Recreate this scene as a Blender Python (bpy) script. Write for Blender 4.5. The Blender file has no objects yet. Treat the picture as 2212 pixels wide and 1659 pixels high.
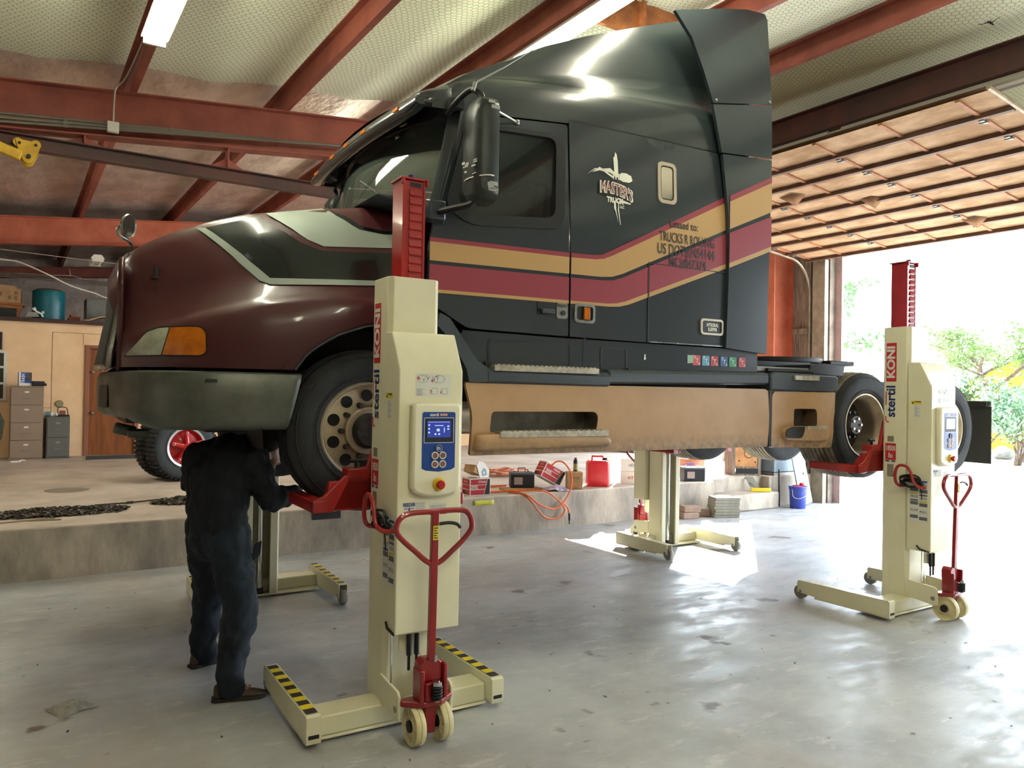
import bpy, bmesh, math, random
from mathutils import Vector, Matrix
from mathutils.geometry import delaunay_2d_cdt
sc = bpy.context.scene
col = sc.collection
PI = math.pi

# ------------------------------------------------------------------ camera
cd = bpy.data.cameras.new('camera')
cam = bpy.data.objects.new('camera', cd); col.objects.link(cam)
_R = Vector((0.838448, -0.544724, 0.016736)); _U = Vector((-0.02031, -0.000544, 0.999794)); _F = Vector((0.544603, 0.838615, 0.011519))
_F.normalize(); _R = (_R - _F * _R.dot(_F)).normalized(); _U = _R.cross(_F)
cam.matrix_world = Matrix(((_R.x, _U.x, -_F.x, 0), (_R.y, _U.y, -_F.y, 0), (_R.z, _U.z, -_F.z, 1.852), (0, 0, 0, 1)))
cd.sensor_width = 36.0; cd.lens = 36.0 * 1661.7 / 2212; cd.clip_start = 0.05; cd.clip_end = 400
sc.camera = cam

# ------------------------------------------------------------------ sky, sun, exposure
wd = bpy.data.worlds.new('world'); sc.world = wd; wd.use_nodes = True
nt = wd.node_tree; nt.nodes.clear()
wo = nt.nodes.new('ShaderNodeOutputWorld'); bg = nt.nodes.new('ShaderNodeBackground')
bg.inputs[0].default_value = (0.76, 0.88, 1.0, 1); bg.inputs[1].default_value = 5.0
nt.links.new(bg.outputs[0], wo.inputs[0])
sl = bpy.data.lights.new('sun', 'SUN'); sl.energy = 11.0; sl.angle = math.radians(0.53); sl.color = (1.0, 0.97, 0.93)
sun = bpy.data.objects.new('sun', sl); col.objects.link(sun)
_sd = Vector((1.0, 0.86, 0.593 * 1.319)).normalized()
sun.rotation_euler = _sd.to_track_quat('Z', 'Y').to_euler(); sun.location = (30, 25, 22)
sc.view_settings.view_transform = 'Standard'; sc.view_settings.look = 'None'
sc.view_settings.exposure = 1.6; sc.view_settings.gamma = 1.0
sc.view_settings.use_curve_mapping = False

# ------------------------------------------------------------------ helpers
def lin(c):
    if isinstance(c, str):
        c = [int(c[i:i + 2], 16) for i in (0, 2, 4)]
    r = []
    for v in c[:3]:
        v = v / 255.0
        r.append(v / 12.92 if v <= 0.04045 else ((v + 0.055) / 1.055) ** 2.4)
    return (r[0], r[1], r[2], 1.0)

MATS = {}
def mat(name, c, rough=0.5, metal=0.0, c2=None, nscale=6.0, namt=(0.4, 0.62), detail=6.0, bump=0.0, bscale=40.0,
        coat=0.0, emit=None, estr=0.0, trans=0.0, alpha=1.0, rough2=None, spec=0.5, stretch=None, ior=1.45):
    if name in MATS: return MATS[name]
    m = bpy.data.materials.new(name); m.use_nodes = True; n = m.node_tree; N = n.nodes; L = n.links
    p = N['Principled BSDF']
    p.inputs['Base Color'].default_value = lin(c); p.inputs['Roughness'].default_value = rough; p.inputs['Metallic'].default_value = metal
    p.inputs['Coat Weight'].default_value = coat; p.inputs['Coat Roughness'].default_value = 0.08
    p.inputs['Specular IOR Level'].default_value = spec; p.inputs['IOR'].default_value = ior
    p.inputs['Transmission Weight'].default_value = trans; p.inputs['Alpha'].default_value = alpha
    if emit: p.inputs['Emission Color'].default_value = lin(emit); p.inputs['Emission Strength'].default_value = estr
    vec = None
    if c2 is not None or bump or rough2 is not None:
        tc = N.new('ShaderNodeTexCoord'); vec = tc.outputs['Object']
        if stretch:
            mp = N.new('ShaderNodeMapping'); mp.inputs['Scale'].default_value = stretch; L.new(vec, mp.inputs[0]); vec = mp.outputs[0]
    if c2 is not None or rough2 is not None:
        no = N.new('ShaderNodeTexNoise'); no.inputs['Scale'].default_value = nscale; no.inputs['Detail'].default_value = detail
        no.inputs['Roughness'].default_value = 0.62
        L.new(vec, no.inputs['Vector'])
        mr = N.new('ShaderNodeMapRange'); mr.inputs[1].default_value = namt[0]; mr.inputs[2].default_value = namt[1]
        L.new(no.outputs[0], mr.inputs[0])
        if c2 is not None:
            mx = N.new('ShaderNodeMix'); mx.data_type = 'RGBA'
            mx.inputs[6].default_value = lin(c); mx.inputs[7].default_value = lin(c2)
            L.new(mr.outputs[0], mx.inputs[0]); L.new(mx.outputs[2], p.inputs['Base Color'])
        if rough2 is not None:
            m2 = N.new('ShaderNodeMapRange'); m2.inputs[3].default_value = rough; m2.inputs[4].default_value = rough2
            L.new(mr.outputs[0], m2.inputs[0]); L.new(m2.outputs[0], p.inputs['Roughness'])
    if bump:
        nb = N.new('ShaderNodeTexNoise'); nb.inputs['Scale'].default_value = bscale; nb.inputs['Detail'].default_value = 4
        L.new(vec, nb.inputs['Vector'])
        bp = N.new('ShaderNodeBump'); bp.inputs['Strength'].default_value = bump; bp.inputs['Distance'].default_value = 0.02
        L.new(nb.outputs[0], bp.inputs['Height']); L.new(bp.outputs[0], p.inputs['Normal'])
    MATS[name] = m
    return m

class MB:
    def __init__(s): s.bm = bmesh.new(); s.mi = 0; s.M = None
    def v(s, p):
        p = Vector(p)
        return s.bm.verts.new(s.M @ p if s.M else p)
    def f(s, vs, mi=None):
        try:
            fc = s.bm.faces.new(vs); fc.material_index = s.mi if mi is None else mi; return fc
        except ValueError: return None
    def box(s, x0, x1, y0, y1, z0, z1):
        q = [s.v((x, y, z)) for z in (z0, z1) for y in (y0, y1) for x in (x0, x1)]
        for a in ((0, 2, 3, 1), (4, 5, 7, 6), (0, 1, 5, 4), (2, 6, 7, 3), (0, 4, 6, 2), (1, 3, 7, 5)): s.f([q[i] for i in a])
        return s
    def obox(s, c, size, rot=None):
        o = s.M; m = Matrix.Translation(Vector(c))
        if rot is not None: m = m @ (rot if isinstance(rot, Matrix) else Matrix.Rotation(rot, 4, 'Z'))
        s.M = (o @ m) if o else m
        a, b, d = [k / 2 for k in size]; s.box(-a, a, -b, b, -d, d); s.M = o; return s
    def beam(s, p0, p1, w, h, up=(0, 0, 1)):
        p0 = Vector(p0); p1 = Vector(p1); d = (p1 - p0); L = d.length; d.normalize(); u = Vector(up); r = d.cross(u).normalized(); u = r.cross(d)
        m = Matrix(((d.x, r.x, u.x, 0), (d.y, r.y, u.y, 0), (d.z, r.z, u.z, 0), (0, 0, 0, 1)))
        m.translation = (p0 + p1) / 2
        o = s.M; s.M = (o @ m) if o else m; s.box(-L / 2, L / 2, -w / 2, w / 2, -h / 2, h / 2); s.M = o; return s
    def ring(s, c, a, b, r, seg): return [s.v(c + a * (r * math.cos(2 * PI * i / seg)) + b * (r * math.sin(2 * PI * i / seg))) for i in range(seg)]
    def cyl(s, p0, p1, r, r2=None, seg=16, cap=True):
        p0 = Vector(p0); p1 = Vector(p1); r2 = r if r2 is None else r2
        d = (p1 - p0).normalized(); a = d.orthogonal().normalized(); b = d.cross(a)
        A = s.ring(p0, a, b, r, seg); B = s.ring(p1, a, b, r2, seg)
        for i in range(seg): s.f([A[i], A[(i + 1) % seg], B[(i + 1) % seg], B[i]])
        if cap: s.f(A[::-1]); s.f(B)
        return s
    def lathe(s, prof, o=(0, 0, 0), ax=(0, 0, 1), seg=32, closed=False, a0=None):
        o = Vector(o); d = Vector(ax).normalized(); a = Vector(a0) if a0 else d.orthogonal().normalized(); b = d.cross(a)
        rs = []
        for r, h in prof:
            if r < 1e-5: rs.append([s.v(o + d * h)])
            else: rs.append(s.ring(o + d * h, a, b, r, seg))
        if closed: rs.append(rs[0])
        for A, B in zip(rs, rs[1:]):
            for i in range(seg):
                j = (i + 1) % seg
                if len(A) == 1 and len(B) == 1: break
                if len(A) == 1: s.f([A[0], B[j], B[i]])
                elif len(B) == 1: s.f([A[i], A[j], B[0]])
                else: s.f([A[i], A[j], B[j], B[i]])
        return s
    def tube(s, pts, r, seg=8, closed=False, smooth=0):
        P = [Vector(p) for p in pts]
        if smooth: P = spline(P, smooth, closed)
        n = len(P); rings = []; prev = None
        rr = r if isinstance(r, (list, tuple)) else None
        for i in range(n):
            t = (P[(i + 1) % n] - P[i - 1]) if closed else (P[min(i + 1, n - 1)] - P[max(i - 1, 0)])
            if t.length < 1e-9: t = Vector((0, 0, 1))
            t.normalize()
            a = t.orthogonal().normalized() if prev is None else (prev - t * prev.dot(t))
            if a.length < 1e-6: a = t.orthogonal()
            a.normalize(); prev = a
            ri = r if rr is None else (rr[0] + (rr[1] - rr[0]) * i / (n - 1))
            rings.append(s.ring(P[i], a, t.cross(a), ri, seg))
        for k in range(n if closed else n - 1):
            A = rings[k]; B = rings[(k + 1) % n]
            for i in range(seg): s.f([A[i], A[(i + 1) % seg], B[(i + 1) % seg], B[i]])
        if not closed: s.f(rings[0][::-1]); s.f(rings[-1])
        return s
    def loft(s, secs, closed=False, cap=False, ring=False):
        V = [[s.v(p) for p in sec] for sec in secs]
        n = len(V)
        for k in range(n if ring else n - 1):
            A = V[k]; B = V[(k + 1) % n]; m = len(A)
            for i in range(m if closed else m - 1): s.f([A[i], A[(i + 1) % m], B[(i + 1) % m], B[i]])
        if cap: s.f(V[0][::-1]); s.f(V[-1])
        return V
    def prism(s, poly, ax, c0, c1):
        # poly of 2D points in the two other axes (ordered), extruded along ax from c0 to c1
        def P(a, b, c): return {'x': (c, a, b), 'y': (a, c, b), 'z': (a, b, c)}[ax]
        A = [s.v(P(a, b, c0)) for a, b in poly]; B = [s.v(P(a, b, c1)) for a, b in poly]; n = len(poly)
        for i in range(n): s.f([A[i], A[(i + 1) % n], B[(i + 1) % n], B[i]])
        s.f(A[::-1]); s.f(B); return s
    def sphere(s, c, r, seg=16, rings=10):
        r = r if isinstance(r, (tuple, list)) else (r, r, r); c = Vector(c); R = []
        for j in range(rings + 1):
            t = PI * j / rings
            if j in (0, rings): R.append([s.v(c + Vector((0, 0, r[2] * math.cos(t))))])
            else: R.append([s.v(c + Vector((r[0] * math.sin(t) * math.cos(2 * PI * i / seg), r[1] * math.sin(t) * math.sin(2 * PI * i / seg), r[2] * math.cos(t)))) for i in range(seg)])
        for A, B in zip(R, R[1:]):
            for i in range(seg):
                j = (i + 1) % seg
                if len(A) == 1: s.f([A[0], B[i], B[j]])
                elif len(B) == 1: s.f([A[i], B[0], A[j]])
                else: s.f([A[i], B[i], B[j], A[j]])
        return s
    def panel(s, outline, fn, holes=(), step=0.08, th=0.0):
        polys = [resample(outline, step)] + [resample(h, step) for h in holes]
        vs = []; ed = []
        for pl in polys:
            b = len(vs); vs += [Vector(p) for p in pl]; ed += [(b + i, b + (i + 1) % len(pl)) for i in range(len(pl))]
        xs = [p[0] for p in polys[0]]; zs = [p[1] for p in polys[0]]
        nx = max(2, int((max(xs) - min(xs)) / step)); nz = max(2, int((max(zs) - min(zs)) / step))
        for i in range(1, nx):
            for j in range(1, nz):
                p = (min(xs) + (max(xs) - min(xs)) * i / nx, min(zs) + (max(zs) - min(zs)) * j / nz)
                if inside(p, polys[0]) and not any(inside(p, h) for h in polys[1:]) and all(min((p[0] - q[0]) ** 2 + (p[1] - q[1]) ** 2 for q in pl) > (step * 0.35) ** 2 for pl in polys): vs.append(Vector(p))
        ov, oe, of, *_ = delaunay_2d_cdt(vs, ed, [], 0, 1e-6)
        keep = []
        for t in of:
            cx = sum(ov[i][0] for i in t) / len(t); cz = sum(ov[i][1] for i in t) / len(t)
            if inside((cx, cz), polys[0]) and not any(inside((cx, cz), h) for h in polys[1:]): keep.append(t)
        V = [s.v(fn(p[0], p[1])) for p in ov]
        for t in keep: s.f([V[i] for i in t])
        if th:
            V2 = [s.v(Vector(fn(p[0], p[1])) + Vector(th)) for p in ov]
            for t in keep: s.f([V2[i] for i in t][::-1])
            cnt = {}
            for t in keep:
                for i in range(len(t)): cnt[(t[i], t[(i + 1) % len(t)])] = 1
            for (a, b) in list(cnt):
                if (b, a) not in cnt: s.f([V[b], V[a], V2[a], V2[b]])
        return s
    def build(s, name, m, parent=None, bevel=0.0, ang=35, sub=0, recalc=True, loc=None, seg=2, solid=0.0):
        bm = s.bm
        loose = [v for v in bm.verts if not v.link_faces]
        if loose: bmesh.ops.delete(bm, geom=loose, context='VERTS')
        if recalc: bmesh.ops.recalc_face_normals(bm, faces=bm.faces[:])
        me = bpy.data.meshes.new(name); bm.to_mesh(me); bm.free()
        for p in me.polygons: p.use_smooth = True
        try: me.set_sharp_from_angle(angle=math.radians(ang))
        except Exception: pass
        o = bpy.data.objects.new(name, me); col.objects.link(o)
        for x in (m if isinstance(m, (list, tuple)) else [m]): me.materials.append(x)
        if parent: o.parent = parent
        if loc: o.location = loc
        if solid:
            d = o.modifiers.new('solid', 'SOLIDIFY'); d.thickness = solid; d.offset = -1
        if bevel:
            b = o.modifiers.new('bevel', 'BEVEL'); b.width = bevel; b.segments = seg; b.limit_method = 'ANGLE'; b.angle_limit = math.radians(40); b.use_clamp_overlap = True
        if sub:
            q = o.modifiers.new('sub', 'SUBSURF'); q.levels = sub; q.render_levels = sub
        return o

def spline(P, k, closed=False):
    n = len(P); out = []
    for i in range(n if closed else n - 1):
        p0 = P[i - 1] if (closed or i > 0) else P[0] * 2 - P[1]
        p1 = P[i]; p2 = P[(i + 1) % n]; p3 = P[(i + 2) % n] if (closed or i + 2 < n) else P[-1] * 2 - P[-2]
        for j in range(k):
            t = j / k
            out.append(0.5 * ((2 * p1) + (p2 - p0) * t + (2 * p0 - 5 * p1 + 4 * p2 - p3) * t * t + (3 * p1 - p0 - 3 * p2 + p3) * t ** 3))
    if not closed: out.append(P[-1].copy())
    return out
def resample(poly, step):
    out = []; n = len(poly)
    for i in range(n):
        a = poly[i]; b = poly[(i + 1) % n]; L = math.hypot(b[0] - a[0], b[1] - a[1]); k = max(1, int(round(L / step)))
        for j in range(k): out.append((a[0] + (b[0] - a[0]) * j / k, a[1] + (b[1] - a[1]) * j / k))
    return out
def inside(p, poly):
    c = False; n = len(poly); j = n - 1
    for i in range(n):
        xi, yi = poly[i][0], poly[i][1]; xj, yj = poly[j][0], poly[j][1]
        if (yi > p[1]) != (yj > p[1]) and p[0] < (xj - xi) * (p[1] - yi) / (yj - yi) + xi: c = not c
        j = i
    return c
def rrect(x0, x1, y0, y1, r, k=5):
    o = []
    for cx, cy, a in ((x1 - r, y1 - r, 0), (x0 + r, y1 - r, 90), (x0 + r, y0 + r, 180), (x1 - r, y0 + r, 270)):
        for i in range(k + 1):
            t = math.radians(a + 90 * i / k); o.append((cx + r * math.cos(t), cy + r * math.sin(t)))
    return o
def rpoly(pts, r, k=4):
    o = []; n = len(pts)
    for i in range(n):
        p0 = Vector(pts[i - 1]); p1 = Vector(pts[i]); p2 = Vector(pts[(i + 1) % n]); ri = r[i] if isinstance(r, (list, tuple)) else r
        if ri <= 0: o.append((p1.x, p1.y)); continue
        a = p1 + (p0 - p1).normalized() * min(ri, (p0 - p1).length * .49); b = p1 + (p2 - p1).normalized() * min(ri, (p2 - p1).length * .49)
        for j in range(k + 1):
            t = j / k; q = a * (1 - t) ** 2 + p1 * 2 * t * (1 - t) + b * t * t; o.append((q.x, q.y))
    return o
def interp(tab, x):
    if x <= tab[0][0]: return tab[0][1]
    for (a, b), (c, d) in zip(tab, tab[1:]):
        if x <= c: return b + (d - b) * (x - a) / (c - a)
    return tab[-1][1]
def empty(name, loc=(0, 0, 0), rz=0.0, label=None, cat=None, group=None, kind=None):
    o = bpy.data.objects.new(name, None); col.objects.link(o); o.location = loc; o.rotation_euler = (0, 0, rz); o.empty_display_size = 0.2
    return tag(o, label, cat, group, kind)
def tag(o, label=None, cat=None, group=None, kind=None):
    if label: o['label'] = label
    if cat: o['category'] = cat
    if group: o['group'] = group
    if kind: o['kind'] = kind
    return o
def struct(o): o['kind'] = 'structure'; return o
def copy_tree(o, parent=None):
    c = o.copy(); col.objects.link(c); c.parent = parent
    for ch in list(o.children): copy_tree(ch, c)
    return c
def text_geo(body, size, align='CENTER', bold=0.0, squeeze=1.0, res=3):
    cu = bpy.data.curves.new('txt', 'FONT'); cu.body = body; cu.size = size; cu.align_x = align; cu.align_y = 'CENTER'; cu.offset = bold; cu.resolution_u = res
    t = bpy.data.objects.new('txt', cu); col.objects.link(t)
    bpy.context.view_layer.update()
    me = bpy.data.meshes.new_from_object(t.evaluated_get(bpy.context.evaluated_depsgraph_get()))
    vs = [(v.co.x * squeeze, v.co.y) for v in me.vertices]; fs = [tuple(p.vertices) for p in me.polygons]
    bpy.data.objects.remove(t); bpy.data.curves.remove(cu); bpy.data.meshes.remove(me)
    return vs, fs
def add_text(mb, body, size, fn, **kw):
    vs, fs = text_geo(body, size, **kw); V = [mb.v(fn(a, b)) for a, b in vs]
    for f in fs: mb.f([V[i] for i in f])
def flat(o, xd, yd, lift=0.001):
    o = Vector(o); xd = Vector(xd).normalized(); yd = Vector(yd).normalized(); n = xd.cross(yd) * lift
    return lambda a, b: o + xd * a + yd * b + n

# ------------------------------------------------------------------ materials of the building
def floor_mat():
    m = bpy.data.materials.new('floor_concrete'); m.use_nodes = True; n = m.node_tree; N = n.nodes; L = n.links; p = N['Principled BSDF']
    tc = N.new('ShaderNodeTexCoord'); ob = tc.outputs['Object']
    def noise(sc_, det, lo, hi, rough=0.65, st=None):
        v = ob
        if st: mp = N.new('ShaderNodeMapping'); mp.inputs['Scale'].default_value = st; mp.inputs['Rotation'].default_value = (0, 0, 0.5); L.new(ob, mp.inputs[0]); v = mp.outputs[0]
        a = N.new('ShaderNodeTexNoise'); a.inputs['Scale'].default_value = sc_; a.inputs['Detail'].default_value = det; a.inputs['Roughness'].default_value = rough; L.new(v, a.inputs['Vector'])
        r = N.new('ShaderNodeMapRange'); r.inputs[1].default_value = lo; r.inputs[2].default_value = hi; L.new(a.outputs[0], r.inputs[0]); return r.outputs[0]
    def mix(f, a, b):
        x = N.new('ShaderNodeMix'); x.data_type = 'RGBA'; L.new(f, x.inputs[0])
        for k, c in ((6, a), (7, b)):
            if isinstance(c, str): x.inputs[k].default_value = lin(c)
            else: L.new(c, x.inputs[k])
        return x.outputs[2]
    c = mix(noise(0.9, 8, .38, .62), 'aeafb0', '929394')
    c = mix(noise(0.35, 5, .5, .72), c, 'a0948b')
    c = mix(noise(3.2, 9, .56, .74, .7, (1, 2.6, 1)), c, 'c9c4c1')
    c = mix(noise(5.5, 10, .60, .72, .78, (.5, 4.5, 1)), c, 'd2cecb')
    c = mix(noise(4.5, 10, .62, .74, .78, (4.0, .6, 1)), c, '7c7571')
    c = mix(noise(7.5, 6, .66, .72, .6), c, '6b6058')
    c = mix(noise(1.6, 4, .665, .70, .5), c, '5d5148')
    L.new(c, p.inputs['Base Color'])
    rr = N.new('ShaderNodeMapRange'); rr.inputs[3].default_value = 0.34; rr.inputs[4].default_value = 0.62; L.new(noise(2.2, 8, .4, .62, .7, (1, 2.2, 1)), rr.inputs[0]); L.new(rr.outputs[0], p.inputs['Roughness'])
    b = N.new('ShaderNodeBump'); b.inputs['Strength'].default_value = .12; b.inputs['Distance'].default_value = .004; L.new(noise(30, 8, 0, 1), b.inputs['Height']); L.new(b.outputs[0], p.inputs['Normal'])
    return m
def wire_mat():
    # pale vinyl-faced insulation behind a hexagonal chicken wire
    m = bpy.data.materials.new('insulation_with_wire'); m.use_nodes = True; n = m.node_tree; N = n.nodes; L = n.links; p = N['Principled BSDF']
    tc = N.new('ShaderNodeTexCoord')
    mp = N.new('ShaderNodeMapping'); mp.inputs['Scale'].default_value = (1 / .06, 1 / .06, 0); mp.inputs['Location'].default_value = (1732.05, 1732.05, 0); L.new(tc.outputs['Object'], mp.inputs[0])
    no = N.new('ShaderNodeTexNoise'); no.inputs['Scale'].default_value = 1.6; no.inputs['Detail'].default_value = 2; L.new(tc.outputs['Object'], no.inputs['Vector'])
    ad = N.new('ShaderNodeVectorMath'); ad.operation = 'MULTIPLY_ADD'; ad.inputs[1].default_value = (2.5, 2.5, 0); L.new(no.outputs['Color'], ad.inputs[0]); L.new(mp.outputs[0], ad.inputs[2])
    s = (1.0, 1.7320508, 1.0); h = (.5, .8660254, .5)
    def vm(op, a, b):
        x = N.new('ShaderNodeVectorMath'); x.operation = op
        for k, q in ((0, a), (1, b)):
            if q is None: continue
            if isinstance(q, tuple): x.inputs[k].default_value = q
            else: L.new(q, x.inputs[k])
        return x
    a = vm('SUBTRACT', vm('MODULO', ad.outputs[0], s).outputs[0], h).outputs[0]
    b = vm('SUBTRACT', vm('MODULO', vm('SUBTRACT', ad.outputs[0], h).outputs[0], s).outputs[0], h).outputs[0]
    def flatz(v): return vm('MULTIPLY', v, (1, 1, 0)).outputs[0]
    a = flatz(a); b = flatz(b)
    la = vm('LENGTH', a, None).outputs['Value']; lb = vm('LENGTH', b, None).outputs['Value']
    lt = N.new('ShaderNodeMath'); lt.operation = 'LESS_THAN'; L.new(la, lt.inputs[0]); L.new(lb, lt.inputs[1])
    mv = N.new('ShaderNodeMix'); mv.data_type = 'VECTOR'; L.new(lt.outputs[0], mv.inputs[0]); L.new(b, mv.inputs[4]); L.new(a, mv.inputs[5])
    g = vm('ABSOLUTE', mv.outputs[1], None).outputs[0]
    d1 = vm('DOT_PRODUCT', g, (.5, .8660254, 0)).outputs['Value']; d2 = vm('DOT_PRODUCT', g, (1, 0, 0)).outputs['Value']
    mxm = N.new('ShaderNodeMath'); mxm.operation = 'MAXIMUM'; L.new(d1, mxm.inputs[0]); L.new(d2, mxm.inputs[1])
    r = N.new('ShaderNodeMapRange'); r.inputs[1].default_value = .44; r.inputs[2].default_value = .468; L.new(mxm.outputs[0], r.inputs[0])
    n2 = N.new('ShaderNodeTexNoise'); n2.inputs['Scale'].default_value = .8; n2.inputs['Detail'].default_value = 6; L.new(tc.outputs['Object'], n2.inputs['Vector'])
    mx = N.new('ShaderNodeMix'); mx.data_type = 'RGBA'; mx.inputs[6].default_value = lin('f2f6dc'); mx.inputs[7].default_value = lin('e6ebcc'); L.new(n2.outputs[0], mx.inputs[0])
    m2 = N.new('ShaderNodeMix'); m2.data_type = 'RGBA'; L.new(r.outputs[0], m2.inputs[0]); L.new(mx.outputs[2], m2.inputs[6]); m2.inputs[7].default_value = lin('a3a484')
    L.new(m2.outputs[2], p.inputs['Base Color']); p.inputs['Roughness'].default_value = .75
    bp = N.new('ShaderNodeBump'); bp.inputs['Strength'].default_value = .3; bp.inputs['Distance'].default_value = .03
    n3 = N.new('ShaderNodeTexNoise'); n3.inputs['Scale'].default_value = 2.4; L.new(tc.outputs['Object'], n3.inputs['Vector']); L.new(n3.outputs[0], bp.inputs['Height']); L.new(bp.outputs[0], p.inputs['Normal'])
    return m
M_floor = floor_mat(); M_wire = wire_mat()
M_foil = mat('foil_insulation', 'd6c5b8', .36, .3, c2='b8a69a', nscale=3, bump=.9, bscale=9, stretch=(1, .5, 1))
M_dock = mat('dock_concrete', 'c0b2a5', .7, c2='a09284', nscale=1.4, namt=(.36, .66), detail=9, bump=.15, bscale=25)
M_dockface = mat('dock_face_concrete', 'b0a392', .75, c2='7d746a', nscale=1.7, namt=(.4, .66), detail=9, bump=.3, bscale=12, stretch=(1.4, 1.4, .6))
M_primer = mat('red_primer_steel', '9a5342', .6, c2='824236', nscale=2.2, bump=.05)
M_primer2 = mat('orange_primer_steel', 'c06c50', .62, c2='ad5a40', nscale=2.2, bump=.05)
M_dkprimer = mat('dark_primer_steel', '57332c', .6, c2='42302b', nscale=2)
M_ply = mat('painted_plywood', 'ecc79c', .7, c2='dfb78b', nscale=1.2, detail=7)
M_trimbrown = mat('brown_trim', '4b2a22', .55, c2='3a211b')
M_doorwood = mat('door_veneer', '8a4f22', .45, c2='743e18', nscale=2.5, stretch=(6, 6, .5))
M_casing = mat('door_casing', '8d5a42', .5)
M_wallR = mat('end_wall_board', '8d8175', .8, c2='6c6157', nscale=3, bump=.2)
M_wood = mat('weathered_wood', '8a7c6c', .85, c2='5d5146', nscale=4, stretch=(10, 10, .6), bump=.3, bscale=30)
M_track = mat('galvanised_track', 'a59a88', .45, .5, c2='8c8170')
M_pink = mat('faded_pink_paint', 'c4a3a0', .7, c2='b09a94')
M_doorpanel = mat('door_fibreboard', 'bd9c7a', .8, c2='9c7853', nscale=2.2, detail=8, bump=1.0, bscale=3.2, stretch=(1.6, .8, 1.6))
M_rail = mat('door_rail', '6b4c3a', .6, c2='543b2e')
M_stile = mat('door_stile', 'a87550', .65, c2='8f5f40')
M_grey = mat('grey_metal', '8b8b88', .45, .6)
M_conduit = mat('conduit_metal', '8a8378', .4, .7)
M_cable = mat('pale_cable', 'b9b2a4', .6)
M_black = mat('black_plastic', '161616', .55)
M_white = mat('white_plastic', 'dcdad4', .45)
M_lamp = mat('lit_tube', 'ffffff', .4, emit='fdfbe2', estr=27)
M_lamp2 = mat('lit_tube_bright', 'ffffff', .4, emit='fff2d2', estr=17)
M_fixture = mat('fixture_enamel', 'c9c6bb', .5)
M_out = mat('pale_gravel', 'c6c0b4', .9, c2='b0a898', nscale=1.5, detail=9, bump=.3, bscale=20)
M_yel = mat('yellow_paint', 'd2a81c', .5, c2='b48c14')

XL, XR, YN, YF, YE, DZ = -8.0, 12.1, -5.0, 24.0, 8.56, 0.5
zb = lambda x: 4.902 + .095 * x if x <= 8.0 else 4.902 + .76 - .1 * (x - 8)      # underside of the purlins

# floor, dock, outside ground
mb = MB(); mb.box(XL, XR + .15, YN, YE + .3, -.2, 0); struct(mb.build('floor', M_floor))
mb = MB(); mb.box(-40, 75, -60, 80, -.3, -.02); struct(mb.build('ground_outside', M_out))
mb = MB(); mb.mi = 0
mb.prism([(XL, YE), (9.45, YE), (9.45, 8.78), (10.85, 8.78), (10.85, YE + .05), (XR, YE + .05), (XR, YF), (XL, YF)], 'z', -.1, DZ)
for f in mb.bm.faces:
    f.material_index = 0 if abs(f.normal.z) > .5 else 1
    f.normal_update(); f.material_index = 0 if abs(f.normal.z) > .5 else 1
struct(mb.build('dock_platform', [M_dock, M_dockface], bevel=.02))
mb = MB(); mb.box(9.45, 10.8, 8.36, 8.775, 0.001, .27); struct(mb.build('dock_step', M_dockface, bevel=.025))
# walls
mb = MB()
for y0, y1, z0, z1 in ((YN, -1.2, 0, 6.2), (-1.2, 2.4, 4.3, 6.2), (2.4, 3.7, 0, 6.2), (3.7, 8.35, 4.36, 6.2), (8.35, 10.1, 0, 6.2), (10.1, 13.4, 4.9, 6.2), (10.1, 13.4, 0, DZ), (13.4, YF, 0, 6.2)): mb.box(XR, XR + .15, y0, y1, z0, z1)  # doorway nearest the front wall is added, unseen, to let in fill light
struct(mb.build('wall_right', M_wallR))
mb = MB(); mb.box(XL - .15, XL, YN, YF, 0, 6.2); struct(mb.build('wall_left', M_foil))
mb = MB(); mb.box(XL, XR, YF, YF + .15, 0, 6.4); struct(mb.build('wall_back', M_foil))
mb = MB(); mb.box(XL, XR, YN - .15, YN, 0, 6.4); struct(mb.build('wall_front', M_wallR))
mb = MB(); mb.box(XL, 1.17, 17.0, 17.12, DZ, 3.03); mb.box(2.13, XR, 17.0, 17.12, DZ, 3.03); mb.box(1.17, 2.13, 17.0, 17.12, 2.64, 3.03)
struct(mb.build('wall_partition', M_ply))
mb = MB()
for a, b, c_, d in ((.62, .628, .6, 2.86), (.62, 1.5, 2.855, 2.863), (1.13, 1.138, 2.64, 2.86), (.3, .62, 1.42, 1.426)): mb.box(a, b, 16.996, 17.001, c_, d)
struct(mb.build('trim_1', mat('seam_line', '8b6b4c', .8)))
mb = MB(); mb.box(XL, XR, 16.9, YF, 3.03, 3.1); struct(mb.build('mezzanine_floor', M_trimbrown))
# brown door in the partition
d2 = struct(empty('door_2', (1.65, 17.0, DZ)))
mb = MB(); mb.box(-.42, .42, .01, .05, .005, 2.06); mb.build('door_leaf', M_doorwood, d2)
mb = MB(); mb.box(-.48, -.4, -.03, .08, 0, 2.14); mb.box(.4, .48, -.03, .08, 0, 2.14); mb.box(-.4, .4, -.03, .08, 2.07, 2.14); mb.build('door_casing', M_casing, d2, bevel=.008)
for i, z in enumerate((1.62, .82)):
    mb = MB(); mb.cyl((-.34, 0, z), (-.34, -.04, z), .018); mb.sphere((-.34, -.055, z), .03); mb.build('door_knob', M_grey, d2)
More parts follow.
